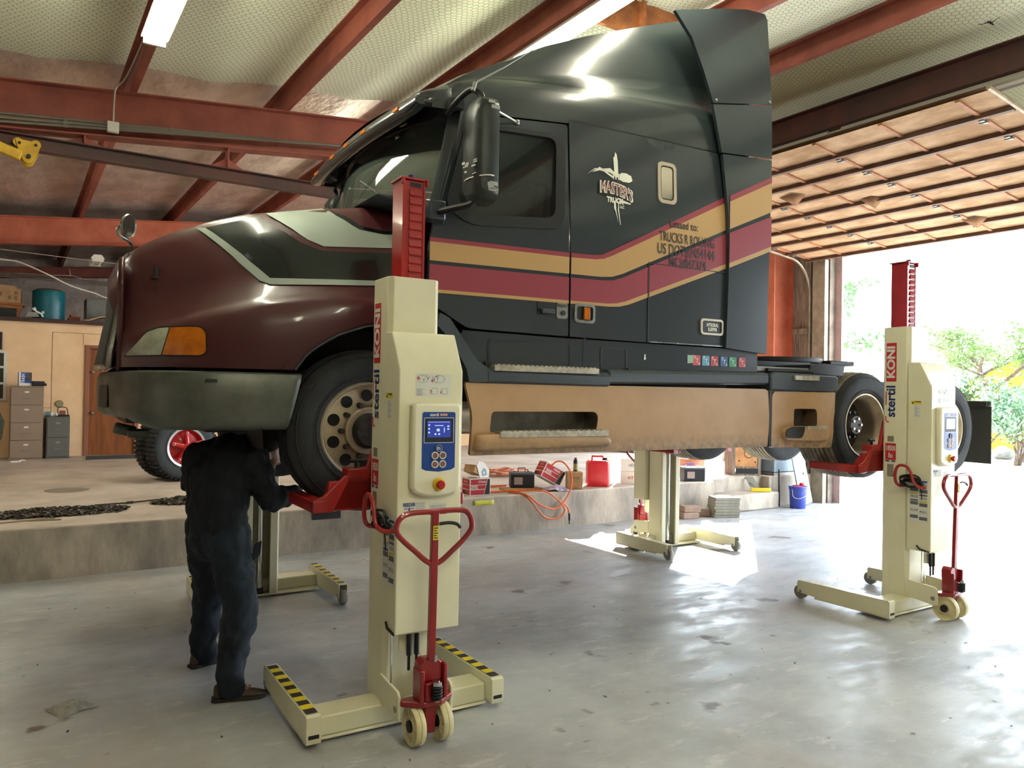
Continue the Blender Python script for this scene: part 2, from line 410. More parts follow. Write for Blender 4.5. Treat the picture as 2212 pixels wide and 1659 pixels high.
# doormat handled with the props
# ceiling
def ceil_loft(y0, y1, name, m):
    mb = MB(); secs = []
    xs = [XL + (XR - XL) * i / 200 for i in range(201)]
    px = [-7.25 + 1.645 * k for k in range(13)]
    for j in range(int((y1 - y0) / .5) + 1):
        y = y0 + (y1 - y0) * j / int((y1 - y0) / .5)
        s_ = []
        for x in xs:
            dd = min(abs(x - q) for q in px) / .82
            s_.append((x, y, zb(x) + .27 - .05 * min(1, dd) ** 2 * (1 + .3 * math.sin(y * 1.3 + x))))
        secs.append(s_)
    mb.loft(secs); return struct(mb.build(name, m, recalc=False))
ceil_loft(YN, 9.08, 'ceiling', M_wire)
ceil_loft(9.06, YF, 'ceiling_far', M_foil)
mb = MB()
mb.loft([[(x, y, zb(x) + z) for x in (XL - .3, 8, XR + .6)] for y, z in ((YN - .3, .3), (YF + .3, .3))]); mb.loft([[(x, y, zb(x) + .45) for x in (XL - .3, 8, XR + .6)] for y in (YN - .3, YF + .3)])
struct(mb.build('roof', M_grey, recalc=False))
# purlins: Z sections along the building
PX = [-7.25, -5.6, -3.95, -2.3, -.66, .985, 2.62, 4.16, 5.75, 7.28]
for i, x in enumerate(PX):
    mb = MB(); z = zb(x)
    mb.prism([(x, z), (x + .07, z), (x + .07, z + .012), (x + .012, z + .012), (x + .012, z + .22), (x - .06, z + .226), (x - .06, z + .212), (x, z + .208)], 'y', YN, YF)
    struct(mb.build('purlin', M_primer))
# header girder by the overhead door
mb = MB(); X5 = 8.95; z5 = 1.852 + 3.56
mb.prism([(X5, z5), (X5 + .16, z5), (X5 + .16, z5 + .015), (X5 + .02, z5 + .015), (X5 + .02, z5 + .30), (X5 - .1, z5 + .30), (X5 - .1, z5 + .285), (X5, z5 + .285)], 'y', YN, 9.2)
struct(mb.build('header_girder', M_dkprimer))
# rafters
def rafter(Y, dep, x0=XL, x1=XR, m=M_primer):
    mb = MB(); w = .1
    for a, b in ((x0, 8.0), (8.0, x1)):
        for (ya, yb, t0, t1) in ((-.006, .006, 0, dep), (-w, w, 0, .014), (-w, w, dep - .014, dep)):
            mb.loft([[(x, Y + ya, zb(x) - t0), (x, Y + yb, zb(x) - t0), (x, Y + yb, zb(x) - t1), (x, Y + ya, zb(x) - t1)] for x in (a, b)], closed=True, cap=True)
    for x in (-6.5, -3.2, 4.9, 7.9): mb.box(x, x + .012, Y - w, Y + w, zb(x) - dep + .014, zb(x) - .014)
    return struct(mb.build('rafter', m))
rafter(9.2, .5); rafter(16.6, .5, m=M_primer2); rafter(23.8, .28)
mb = MB(); mb.box(11.5, 12.05, 9.19, 9.2, DZ, 5.0); mb.box(12.03, 12.05, 9.05, 9.6, DZ, 5.2); mb.box(11.48, 11.5, 9.05, 9.6, DZ, 4.9); struct(mb.build('steel_column', M_primer2))
mb = MB(); mb.box(12.0, 12.09, 8.66, 9.04, 0.0, 4.6); mb.box(11.93, 12.0, 8.7, 9.0, 3.0, 3.1); struct(mb.build('wooden_post', M_wood))
mb = MB(); mb.box(11.98, 12.08, 8.37, 8.62, 0, 4.3); struct(mb.build('trim_2', M_track))
mb = MB(); mb.box(12.255, 12.32, 8.22, 8.5, 0, 4.4); struct(mb.build('trim_3', M_pink))
mb = MB(); mb.box(12.03, 12.09, 9.6, 10.0, DZ, 4.8); struct(mb.build('trim_4', M_wood))
# crane rail hung under the near rafter
mb = MB()
for z0, z1, w in ((4.225, 4.237, .06), (4.36, 4.372, .06), (4.237, 4.36, .006)): mb.box(-7, 7.5, 9.2 - w, 9.2 + w, z0, z1)
struct(mb.build('crane_rail', M_dkprimer))
mb = MB()
for x in (-1.2, .58, 2.02, 3.3, 5):
    zt = zb(x) - .5; mb.box(x - .008, x + .008, 9.13, 9.27, 4.372, zt)
    mb.prism([(x - .2, 4.373), (x, 4.373), (x, 4.373 + min(.12, zt - 4.373))], 'y', 9.195, 9.205)
    mb.prism([(x, 4.373), (x + .2, 4.373), (x, 4.373 + min(.12, zt - 4.373))], 'y', 9.195, 9.205)
struct(mb.build('rail_hanger', M_primer))
# short brace between purlins above the truck roof
mb = MB(); mb.box(4.2, 5.75, 5.5, 5.54, 5.28, 5.62); mb.box(4.95, 4.99, 5.44, 5.5, 5.3, 5.6); struct(mb.build('roof_brace', mat('rust_plate', 'a9683c', .7, c2='86512f')))

# ------------------------------------------------------------------ overhead sectional door, rolled up
d1 = struct(empty('door_1', (11.88, 0, 4.31)))
al = math.radians(6.4); dx, dz = -math.cos(al), math.sin(al)
DP = lambda s_, y, h: (dx * s_ + dz * h * -1, y, dz * s_ - math.cos(al) * h)      # h below the door leaf
NS = 8; SW = 4.25 / NS
rnd = random.Random(4)
for k in range(NS):
    a = k * SW + .012; b = (k + 1) * SW - .012
    mb = MB(); n1, n2 = 34, 6
    g = [[DP(a + (b - a) * i / n2, 3.62 + 5.0 * j / n1, .012 * math.sin(i / n2 * PI) * (0.5 + rnd.random())) for j in range(n1 + 1)] for i in range(n2 + 1)]
    mb.loft(g); mb.loft([[DP(s_, y, -.05) for y in (3.62, 8.62)] for s_ in (a, b)])
    mb.build('door_section', M_doorpanel, d1, recalc=False)
    mb = MB()
    for s0, w, h in ((k * SW + .06, .05, .06),):
        p = [DP(s0, 3.6, .0), DP(s0, 3.6, h), DP(s0 + w, 3.6, h), DP(s0 + w, 3.6, 0)]; q = [DP(s0, 8.64, .0), DP(s0, 8.64, h), DP(s0 + w, 8.64, h), DP(s0 + w, 8.64, 0)]
        mb.loft([p, q], closed=True, cap=True)
    mb.build('strut', M_rail, d1)
    mb = MB()
    for y in (3.9, 4.7, 5.5, 6.3, 7.1, 7.9, 8.5):
        p = [DP(a, y, .0), DP(a, y, .028), DP(a, y + .045, .028), DP(a, y + .045, 0)]; q = [DP(b, y, .0), DP(b, y, .028), DP(b, y + .045, .028), DP(b, y + .045, 0)]
        mb.loft([p, q], closed=True, cap=True)
    mb.build('stile', M_stile, d1)
    if k:
        mb = MB()
        for y in (3.92, 5.52, 7.12, 8.52):
            c = DP(k * SW, y, .05); mb.obox(c, (.12, .05, .025)); mb.cyl(DP(k * SW, y - .04, .06), DP(k * SW, y + .04, .06), .016, seg=8)
        mb.build('hinge', M_grey, d1)
mb = MB()
for y in (3.55, 8.68):
    pts = [(11.99 - 11.88, y, -4.3), (.11, y, -.62)] + [(.11 - .6 * (1 - math.cos(t)), y, -.62 + .62 * math.sin(t)) for t in [PI / 2 * i / 8 for i in range(1, 9)]] + [(-4.4, y, .43)]
    mb.tube(pts, .022, 6)
mb.build('track', M_track, d1)
mb = MB()
for s_, y, w in ((2.9, 6.6, .35), (3.35, 7.6, .3), (.7, 5.3, .3), (2.2, 5.9, .28)):
    p = [mb.v(DP(s_, y, .02)), mb.v(DP(s_ + .16, y + w * .3, .03)), mb.v(DP(s_ + .1, y + w, .02)), mb.v(DP(s_ - .05, y + w * .5, .13))]
    mb.f([p[0], p[1], p[3]]); mb.f([p[1], p[2], p[3]])
mb.build('torn_facing', mat('torn_paper', '8a6446', .9), d1, solid=.003)

# ------------------------------------------------------------------ lights
def fluorescent(x, y0, y1, z, label, lit=True, gap=.1, m=None):
    t = empty('fluorescent_light', (x, (y0 + y1) / 2, z), 0, label, 'ceiling light', 'shop light fixtures')
    h = (y1 - y0) / 2
    mb = MB(); mb.prism([(-.11, .0), (.11, .0), (.06, .07), (-.06, .07)], 'y', -h, h); mb.build('housing', M_fixture, t)
    for s_ in (-gap / 2, gap / 2):
        mb = MB(); mb.cyl((s_, -h + .04, -.03), (s_, h - .04, -.03), .019, seg=12); mb.build('tube', (m or M_lamp) if lit else M_white, t)
    for e in (-h, h - .03):
        mb = MB(); mb.box(-.09, .09, e, e + .03, -.055, 0); mb.build('socket', M_fixture, t)
    return t
fluorescent(.99, 4.0, 7.43, zb(.99) - .075, 'lit twin tube shop light under the roof at upper left')
fluorescent(4.28, 3.3, 7.0, zb(4.28) - .075, 'lit twin tube shop light just above the dark truck roof')
fluorescent(-1.4, 10.5, 12.9, zb(-1.4) - .075, 'added unseen twin tube fill light over the dock beyond the left edge')  # fixture added out of view to brighten dock and partition
fluorescent(1.0, -3.6, -.6, zb(1) - .075, 'added unseen twin tube fill light above the camera')  # fixture added out of view as overhead fill
fluorescent(2.66, -3.2, .4, zb(2.62) - .075, 'added unseen twin tube fill light above and behind the camera')  # fixture added out of view to light the near lift's front
fluorescent(4.36, 9.7, 12.9, zb(4.28) - .075, 'lit twin tube shop light glimpsed beyond the windscreen under the foil roof')
fluorescent(9.1, 3.6, 6.1, z5 - .075, 'unlit grey shop light under the dark girder, nearer the right edge', lit=False)
fluorescent(9.1, 6.3, 8.8, z5 - .075, 'unlit grey shop light under the dark girder, beside the truck', lit=False)

# ================================================================== the truck
# truck frame: x from the front axle backwards, y from the near side across, z above the shop floor
M_blk = mat('dark_green_black_paint', '2c3438', .24, coat=.5)
M_blkroof = mat('dark_roof_paint', '2b3334', .27, coat=.45)
M_maroon = mat('maroon_paint', '451a1d', .34, coat=.4)
M_silver = mat('silver_paint', '9ba69c', .4, .25, coat=.3)
M_hoodblk = mat('hood_black_paint', '07100f', .25, coat=.5)
M_hoodline = mat('hood_maroon_line', '5a2a2a', .35, coat=.3)
M_tan = mat('tan_stripe', 'b38f5c', .38, coat=.3)
M_redst = mat('crimson_stripe', '8a3440', .38, coat=.3)
M_trimblk = mat('black_trim_plastic', '31383c', .55, c2='363d41', nscale=9)
M_rubber = mat('rubber_seal', '0c0f0f', .5)
M_glass = mat('tint_and_reflection_glass', '333b38', .03, alpha=.45, spec=.9)  # dark tint lightened to paint a reflection onto the side windows
M_wsglass = mat('windscreen_painted_reflection', '5d6b62', .04, alpha=.42, spec=1.0, ior=1.9)  # grey-green base colour paints the reflected ceiling onto the glass
M_chrome = mat('worn_chrome', 'a7aaa4', .22, .9, c2='8d8f88', nscale=5, rough2=.4)
M_bumper = mat('dull_bumper_metal', '62645c', .36, .45, c2='505349', nscale=3.5, rough2=.5, bump=.03)
M_alu = mat('polished_aluminium', 'cfc2a9', .34, .6, c2='b3a58c', nscale=6, rough2=.45)
M_tire = mat('tyre_rubber', '1d1e20', .75, c2='2a2b2c', nscale=7, bump=.1)
M_tread = mat('dusty_tread', '8b8270', .9, c2='6c6557', nscale=12, bump=.2)
M_hub = mat('grimy_hub', '2b2826', .6, .3, c2='443f39', nscale=14)
M_frame = mat('frame_black', '101112', .6, c2='1c1a18', nscale=6)
M_amber = mat('amber_lens', 'c46a06', .2, coat=.4, c2='a85804', nscale=18)
M_clear = mat('hazed_lens', 'a9ac96', .25, coat=.4, c2='8f927e', nscale=8)
M_grille = mat('dusty_grille', '4a524f', .6, .2, c2='39403e', nscale=20)
M_step = mat('tread_plate', 'b8b1a0', .4, .5, c2='9c9585', nscale=25)
M_decal = mat('white_vinyl', 'dcdccc', .5)
M_txt = mat('dark_vinyl', '2e2b2c', .5)
M_seatred = mat('maroon_upholstery', '4a1f20', .8)
M_int = mat('cab_interior', '1b1d1d', .8)
def skirt_mat():
    m = mat('tan_skirt_paint', 'b08c66', .4, c2='a6825d', nscale=2.5, coat=.15, rough2=.5)
    n = m.node_tree; N = n.nodes; L = n.links; p = N['Principled BSDF']
    src = p.inputs['Base Color'].links[0].from_socket
    tc = N.new('ShaderNodeTexCoord'); sx = N.new('ShaderNodeSeparateXYZ'); L.new(tc.outputs['Object'], sx.inputs[0])
    r = N.new('ShaderNodeMapRange'); r.inputs[1].default_value = 1.56; r.inputs[2].default_value = 1.40; L.new(sx.outputs[2], r.inputs[0])
    no = N.new('ShaderNodeTexNoise'); no.inputs['Scale'].default_value = 22; no.inputs['Detail'].default_value = 8; L.new(tc.outputs['Object'], no.inputs['Vector'])
    r2 = N.new('ShaderNodeMapRange'); r2.inputs[1].default_value = .35; r2.inputs[2].default_value = .62; L.new(no.outputs[0], r2.inputs[0])
    mu = N.new('ShaderNodeMath'); mu.operation = 'MULTIPLY'; L.new(r.outputs[0], mu.inputs[0]); L.new(r2.outputs[0], mu.inputs[1])
    mx = N.new('ShaderNodeMix'); mx.data_type = 'RGBA'; L.new(mu.outputs[0], mx.inputs[0]); L.new(src, mx.inputs[6]); mx.inputs[7].default_value = lin('6b5c49')
    L.new(mx.outputs[2], p.inputs['Base Color']); return m
M_skirt = skirt_mat()

truck = empty('semi_truck', (1.894, 4.42, 1.1), math.radians(-2.2), 'dark semi tractor with maroon hood and tan stripes raised on four lift columns', 'truck')
def tb(mb, name, m, parent=None, **kw):
    o = mb.build(name, m, parent or truck, **kw)
    if parent is None: o.location = (0, 0, -1.1)
    return o
WID = 2.44
def ys(x, z): return .03 + .045 * max(0.0, z - 3.05)
def side(lift=0.0):
    return lambda x, z: (x, ys(x, z) - lift, z)
def mir(fn): return lambda a, b: (fn(a, b)[0], WID - fn(a, b)[1], fn(a, b)[2])

# ---- hood ---------------------------------------------------------
T = {
 'zb': [(-1.5, 1.965), (-.51, 1.965), (-.45, 2.05), (-.4, 2.095), (-.27, 2.18), (-.06, 2.255), (.31, 2.262)],
 'yA': [(-1.42, .80), (-1.38, .56), (-1.32, .40), (-1.22, .28), (-1.1, .19), (-.9, .10), (-.7, .05), (-.5, .02), (-.25, 0), (.1, .0), (.31, .02)],
 'zS': [(-1.42, 2.12), (-1.1, 2.22), (-1.0, 2.26), (-.7, 2.35), (-.3, 2.415), (.31, 2.44)],
 'yB': [(-1.42, .84), (-1.38, .63), (-1.32, .50), (-1.22, .41), (-1.1, .34), (-.9, .26), (-.7, .2), (-.5, .165), (-.25, .135), (.1, .11), (.31, .09)],
 'yC': [(-1.42, .9), (-1.38, .74), (-1.32, .66), (-1.22, .60), (-1.1, .54), (-.9, .49), (-.7, .46), (-.25, .42), (.31, .36)],
 'zC': [(-1.42, 2.42), (-1.38, 2.58), (-1.32, 2.665), (-1.22, 2.725), (-1.1, 2.785), (-.9, 2.865), (-.7, 2.93), (-.25, 3.015), (.31, 3.11)],
}
def hood_half(x):
    zb_, yA, zS, yB, yC, zC = [interp(T[k], x) for k in ('zb', 'yA', 'zS', 'yB', 'yC', 'zC')]
    P = [(yA + .012, zb_), (yA, zb_ + (zS - zb_) * .3), (yA + .002, zb_ + (zS - zb_) * .65), (yA + .022, zS - .025), (yA + (yB - yA) * .45, zS + .022), (yB, zS + .05)]
    h0 = zS + .05; h1 = zC
    P += [(yB + (yC - yB) * .22, h0 + (h1 - h0) * .35), (yB + (yC - yB) * .45, h0 + (h1 - h0) * .65), (yB + (yC - yB) * .72, h0 + (h1 - h0) * .87), (yC, zC), (yC + .12, zC + .028), (yC + .3, zC + .045), (1.22, zC + .058)]
    return P
def hood_y(x, z):
    P = hood_half(x)
    for (y0, z0), (y1, z1) in zip(P, P[1:]):
        if z0 <= z <= z1: return y0 + (y1 - y0) * (z - z0) / max(1e-6, z1 - z0)
    return P[0][0] if z < P[0][1] else P[-1][0]
def smooth_tab():
    xs = []
    x = -1.42
    while x < .305: xs.append(x); x += .03 if x < -1.2 else .06
    xs.append(.305); return xs
HX = smooth_tab()
mb = MB(); secs = []
for x in HX:
    h = hood_half(x); secs.append([(x, y, z) for y, z in h] + [(x, WID - y, z) for y, z in h[-2::-1]])
V = mb.loft(secs)
mb.f(V[0])
hood = tb(mb, 'hood', M_maroon, ang=60)
def hood_decal(name, poly, m, lift=.004, step=.05, par=hood):
    mb = MB(); mb.panel(poly, lambda a, b: (a, hood_y(a, b) - lift, b + lift * (.4 if hood_y(a, b) < .3 else 1.8)), step=step); return mb.build(name, m, par, ang=60)
blackarea = [(-.95, 2.815), (-.62, 2.515), (-.4, 2.525), (.295, 2.56), (.295, 2.745), (-.30, 2.715), (-.42, 2.755), (-.60, 2.87), (-.645, 2.915)]
hood_decal('hood_stripe', [(-1.0, 2.815), (-.985, 2.80), (-.68, 2.495), (-.62, 2.475), (.295, 2.53), (.295, 2.56), (-.4, 2.525), (-.62, 2.515), (-.95, 2.815)], M_silver)['label'] = 'silver hood stripe'
hood_decal('hood_stripe', blackarea, M_hoodblk)['label'] = 'black hood band'
hood_decal('hood_stripe', [(-.60, 2.945), (-.55, 2.90), (-.38, 2.78), (-.29, 2.745), (.295, 2.785), (.295, 2.88), (.1, 2.865), (-.05, 2.885), (-.18, 2.965), (-.235, 3.03)], M_silver)['label'] = 'silver hood panel'
hood_decal('hood_stripe', [(-.235, 3.03), (-.18, 2.965), (-.05, 2.885), (.1, 2.865), (.295, 2.88), (.295, 2.905), (.1, 2.89), (-.04, 2.912), (-.16, 2.985), (-.2, 3.04)], M_hoodblk, lift=.005)['label'] = 'black hood line'
mb = MB(); y0 = hood_y(-1.2, 2.52); mb.box(-1.225, -1.205, y0 - .006, y0 + .02, 2.5, 2.56); mb.box(-1.24, -1.19, y0 - .004, y0 + .03, 2.492, 2.503); mb.build('hood_badge', M_rubber, hood)
# wheel arch lip and wheel house
for yy in (0, 1):
    mb = MB(); pts = [(x, (interp(T['yA'], x) + .004), interp(T['zb'], x)) for x in [-.51, -.48, -.45, -.42, -.38, -.32, -.25, -.18, -.1, -.02, .1, .2, .3]]
    pts = [(a, WID - b if yy else b, c) for a, b, c in pts]
    mb.tube(pts, .007, 6); tb(mb, 'arch_lip', M_trimblk)
    mb = MB(); sec = []
    for i in range(19):
        t = PI * (-.05 + 1.1 * i / 18); sec.append([(-.05 - .64 * math.cos(t), (WID - y) if yy else y, 1.605 + .66 * math.sin(t)) for y in (.03, .5)])
    mb.loft(sec); V2 = [mb.v(q) for q in [s_[1] for s_ in sec]]; mb.f(V2)
    tb(mb, 'wheel_house', M_frame)
# headlights
HL = rpoly([(-1.372, 2.03), (-1.27, 2.165), (-1.21, 2.19), (-1.02, 2.197), (-.99, 2.17), (-.985, 2.055), (-1.01, 2.035)], .02)
for yy in (0, 1):
    fn = lambda a, b, l=.006: (a, hood_y(a, b) - l, b)
    g = (lambda f: mir(f)) if yy else (lambda f: f)
    mb = MB(); mb.panel([(a + (a + 1.18) * .03, b + (b - 2.11) * .1) for a, b in HL], g(lambda a, b: fn(a, b, .003)), step=.03); hd = tb(mb, 'headlamp', M_rubber, ang=60)
    mb = MB(); mb.panel([p for p in HL if p[0] < -1.2] + [(-1.165, 2.192), (-1.205, 2.034)], g(fn), step=.03); mb.build('clear_lens', M_clear, hd, ang=60)
    mb = MB(); mb.panel([(-1.2, 2.034), (-1.16, 2.192)] + [p for p in HL if p[0] > -1.1][::1], g(fn), step=.03); mb.build('turn_lens', M_amber, hd, ang=60)
# grille
mb = MB(); sec = []
for i in range(9):
    t = i / 8; z = 1.99 + .66 * t; hw = .47 - .06 * t
    sec.append([(-1.475 + .12 * t + .05 * (1 - math.cos((j / 10 - .5) * 2 * 1.05)) * 1.2, 1.22 - hw + 2 * hw * j / 10, z) for j in range(11)])
mb.loft(sec); gr = tb(mb, 'grille', M_grille, solid=-.02)
mb = MB()
for k in range(13):
    j = k / 12; pts = []
    for i in range(9):
        t = i / 8; hw = .45 - .06 * t; pts.append((-1.485 + .12 * t + .06 * (1 - math.cos((j - .5) * 2.1)), 1.22 - hw + 2 * hw * j, 2.0 + .63 * t))
    mb.tube(pts, .007, 5)
mb.build('grille_bars', M_grille, gr)
mb = MB(); ring = []
for t, j in [(0, k / 10) for k in range(11)] + [(k / 8, 1) for k in range(1, 9)] + [(1, k / 10) for k in range(9, -1, -1)] + [(k / 8, 0) for k in range(7, 0, -1)]:
    hw = .49 - .06 * t; ring.append((-1.475 + .12 * t + .06 * (1 - math.cos((j - .5) * 2.1)), 1.22 - hw + 2 * hw * j, 1.975 + .69 * t))
mb.tube(ring, .022, 8, closed=True); mb.build('grille_surround', M_chrome, gr)
# nose filler around the grille
mb = MB(); mb.loft([[(-1.40, y, z) for y in (.62, .8, 1.22, 1.64, 1.82)] for z in (1.93, 2.2, 2.45, 2.62)]); tb(mb, 'nose_panel', M_maroon, solid=.03)
# ---- bumper -------------------------------------------------------
BP = spline([Vector(p) for p in [(-.47, .015, 0), (-.75, .02, 0), (-1.02, .055, 0), (-1.2, .14, 0), (-1.33, .33, 0), (-1.42, .7, 0), (-1.465, 1.22, 0)]], 6)
BP = BP + [Vector((p.x, WID - p.y, 0)) for p in BP[-2::-1]]
BS = [(.03, 1.945), (.0, 1.935), (-.012, 1.90), (-.016, 1.80), (-.012, 1.69), (.0, 1.64), (.03, 1.615), (.07, 1.612)]
mb = MB(); secs = []
for i, p in enumerate(BP):
    t = (BP[min(i + 1, len(BP) - 1)] - BP[max(i - 1, 0)]).normalized(); n = Vector((t.y, -t.x, 0)) * -1
    if n.dot(p - Vector((-.3, 1.22, 0))) > 0: n = -n
    lift_ = .05 * max(0, min(1, (-1.25 - p.x) / .15))
    sl_ = max(0, min(1, (p.x + .62) / .15))
    secs.append([(p.x + n.x * o - sl_ * .08 * (1.945 - z) / .33, p.y + n.y * o, z + lift_ * (1.945 - z) / .33) for o, z in BS])
mb.loft(secs); bumper = tb(mb, 'bumper', M_bumper, ang=50, solid=.012)
mb = MB(); mb.box(-1.0, -.94, .025, .036, 1.885, 1.9); mb.build('bumper_slot', M_black, bumper)
mb = MB(); mb.panel(rrect(.72, 1.05, 1.72, 1.86, .04), lambda a, b: (-1.425 - .045 * (a - .7) / .5 - .017, a, b), step=.06); mb.build('bumper_light', M_black, bumper)
mb = MB(); mb.box(-1.36, -.3, .5, .58, 1.70, 1.78); mb.box(-1.36, -.3, 1.86, 1.94, 1.70, 1.78); mb.box(-1.36, -1.3, .45, 2.0, 1.64, 1.92); tb(mb, 'bumper_bracket', M_frame)
mb = MB(); mb.cyl((-1.40, .80, 1.60), (-1.28, .80, 1.57), .035); mb.obox((-1.27, .76, 1.565), (.12, .12, .05)); tb(mb, 'tow_fitting', M_bumper, bevel=.01)

# ---- cab side, doors, sleeper -------------------------------------
door_o = rpoly([(.335, 2.43), (.62, 2.275), (1.432, 2.262), (1.42, 3.79), (.56, 3.70), (.405, 3.12), (.335, 2.80)], [.02, .05, .02, .03, .05, .1, .05])
win_o = rpoly([(.60, 3.655), (1.395, 3.70), (1.38, 3.02), (.60, 2.955), (.44, 3.07)], [.05, .1, .12, .12, .06])
win_i = rpoly([(.635, 3.625), (1.315, 3.665), (1.30, 3.09), (.63, 3.03), (.53, 3.11)], [.04, .07, .08, .09, .05])
sleep_o = [(1.446, 2.262), (2.165, 2.255), (2.165, 2.868), (3.0, 2.868), (2.995, 3.33), (2.935, 3.845), (1.434, 3.825)]
hatch_o = [(2.176, 2.255), (2.99, 2.255), (3.0, 2.857), (2.176, 2.857)]
S = {}
S['t1'] = [(.30, 2.846), (1.43, 2.862), (1.64, 2.868), (1.72, 2.878), (1.80, 2.915), (2.97, 3.482), (3.52, 3.735)]
S['b1'] = [(.30, 2.818), (1.43, 2.830), (1.66, 2.838), (1.74, 2.850), (1.82, 2.882), (2.97, 3.432), (3.52, 3.687)]
S['c'] = [(.30, 2.696), (1.43, 2.711), (1.72, 2.715), (1.82, 2.725), (1.92, 2.757), (2.97, 3.207), (3.52, 3.436)]
S['d'] = [(.30, 2.672), (1.43, 2.686), (1.73, 2.690), (1.83, 2.700), (1.93, 2.732), (2.97, 3.177), (3.52, 3.397)]
S['e'] = [(.30, 2.512), (1.43, 2.520), (1.78, 2.523), (1.86, 2.530), (1.95, 2.552), (2.98, 2.934), (3.52, 3.142)]
S['f'] = [(.30, 2.490), (1.43, 2.497), (1.80, 2.501), (1.89, 2.508), (1.98, 2.530), (2.985, 2.897), (3.52, 3.102)]
def band(top, bot, x0, x1):
    xs = sorted(set([x0, x1] + [p[0] for p in S[top] + S[bot] if x0 < p[0] < x1]))
    return [(x, interp(S[bot], x)) for x in xs] + [(x, interp(S[top], x)) for x in xs[::-1]]
BANDS = (('t1', 'b1', M_redst, 'thin crimson stripe'), ('b1', 'c', M_tan, 'wide tan stripe'), ('d', 'e', M_redst, 'wide crimson stripe'), ('e', 'f', M_tan, 'thin tan stripe'))
def stripes(par, x0, x1, fn):
    for a, b, m, lb in BANDS:
        mb = MB(); mb.panel(band(a, b, x0, x1), fn, step=.12); mb.build('body_stripe', m, par)['label'] = lb
for yy in (0, 1):
    g = (lambda f: mir(f)) if yy else (lambda f: f)
    th = (0, -.03 if yy else .03, 0)
    mb = MB(); mb.panel(door_o, g(side()), holes=[win_i], th=th); dr = tb(mb, 'cab_door', M_blk, ang=50)
    stripes(dr, .338, 1.431, g(side(.003)))
    mb = MB(); mb.panel(win_o, g(side(.012)), holes=[win_i], th=(0, .02 if not yy else -.02, 0), step=.05); wf = mb.build('window_frame', M_rubber, dr, bevel=.006)
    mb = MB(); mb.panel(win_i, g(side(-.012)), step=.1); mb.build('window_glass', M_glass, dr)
    mb = MB(); mb.panel(sleep_o, g(side()), th=th); sp = tb(mb, 'sleeper_panel', M_blk, ang=50)
    stripes(sp, 1.447, 2.99, g(side(.003)))
    mb = MB(); mb.panel(hatch_o, g(side(-.001)), th=th); ht = tb(mb, 'luggage_hatch', M_blk, ang=50)
    if yy: continue
    near_door, near_sleeper, near_hatch = dr, sp, ht
# hatch carries the stripes too: put its dark gap lines on top of them
mb = MB()
F5 = side(.006)
mb.panel([(2.1645, 2.255), (2.1765, 2.255), (2.1765, 2.87), (2.1645, 2.87)], F5, step=.1); mb.panel([(2.17, 2.859), (2.995, 2.86), (2.995, 2.867), (2.17, 2.866)], F5, step=.1)
mb.build('panel_gap', M_rubber, near_sleeper)
mb = MB(); mb.panel([(2.18, 2.256), (2.988, 2.256), (2.988, 2.264), (2.18, 2.264)], side(.01), step=.1); mb.build('hatch_edge', M_chrome, near_hatch)
# door handle
mb = MB(); fs = side(.004); mb.panel(rrect(1.165, 1.42, 2.395, 2.495, .02), fs, step=.05); hdl = mb.build('door_handle', M_rubber, near_door)
mb = MB(); mb.box(1.19, 1.30, .0, .03, 2.41, 2.445); mb.build('pull', M_trimblk, hdl, bevel=.008)
mb = MB(); mb.panel(rrect(1.325, 1.42, 2.385, 2.497, .02), side(.007), step=.04, th=(0, .006, 0)); pl = mb.build('lock_plate', M_chrome, hdl)
mb = MB(); add_text(mb, 'VOLVO', .026, lambda a, b: side(.009)(1.372 + a, 2.475 + b), bold=.001); mb.cyl((1.38, .03, 2.425), (1.38, .015, 2.425), .018); mb.build('lock_marks', M_rubber, hdl)
# marker lamp behind the door
mb = MB(); mb.panel(rrect(1.478, 1.662, 2.365, 2.505, .03), side(.012), holes=[rrect(1.498, 1.642, 2.385, 2.485, .02)], step=.04, th=(0, .012, 0)); mk = tb(mb, 'side_marker', M_chrome)
mb = MB(); mb.panel(rrect(1.498, 1.642, 2.385, 2.485, .02), side(.003), step=.05); mb.build('marker_recess', M_rubber, mk)
mb = MB(); mb.box(1.56, 1.615, .012, .03, 2.39, 2.48); mb.build('marker_lens', M_amber, mk, bevel=.006)
# small sleeper window
mb = MB(); mb.panel(rrect(2.262, 2.452, 3.345, 3.67, .045), side(.012), holes=[rrect(2.29, 2.424, 3.373, 3.642, .03)], step=.05, th=(0, .012, 0)); sw = tb(mb, 'sleeper_window', mat('pale_window_rim', 'b9ad98', .4, .3))
mb = MB(); mb.panel(rrect(2.288, 2.426, 3.371, 3.644, .03), side(.005), holes=[rrect(2.3, 2.414, 3.383, 3.632, .022)], step=.05); mb.build('window_seal', M_rubber, sw)
mb = MB(); mb.panel(rrect(2.3, 2.414, 3.383, 3.632, .022), side(.006), step=.05); mb.build('window_pane', mat('painted_reflection_pane', 'c9bfae', .08, .7), sw)  # pale pane colour stands in for a reflected bright wall
# lettering on the sleeper
def lettering(lines, m, name='lettering', lift=.0065):
    for body, x, z, sz, sq, tilt in lines:
        mb = MB(); add_text(mb, body, sz, lambda a, b: side(lift)(x + a, z + b + a * tilt), squeeze=sq, bold=.0012)
        mb.build(name, m, near_sleeper, recalc=False)
lettering([('Leased to:', 2.53, 3.193, .085, .85, 0), ('TRUCKS R ROLLING', 2.565, 3.082, .108, .60, 0), ('US DOT#2454144', 2.555, 2.985, .115, .69, 0), ('MC#847374', 2.57, 2.893, .10, .78, 0)], M_txt)
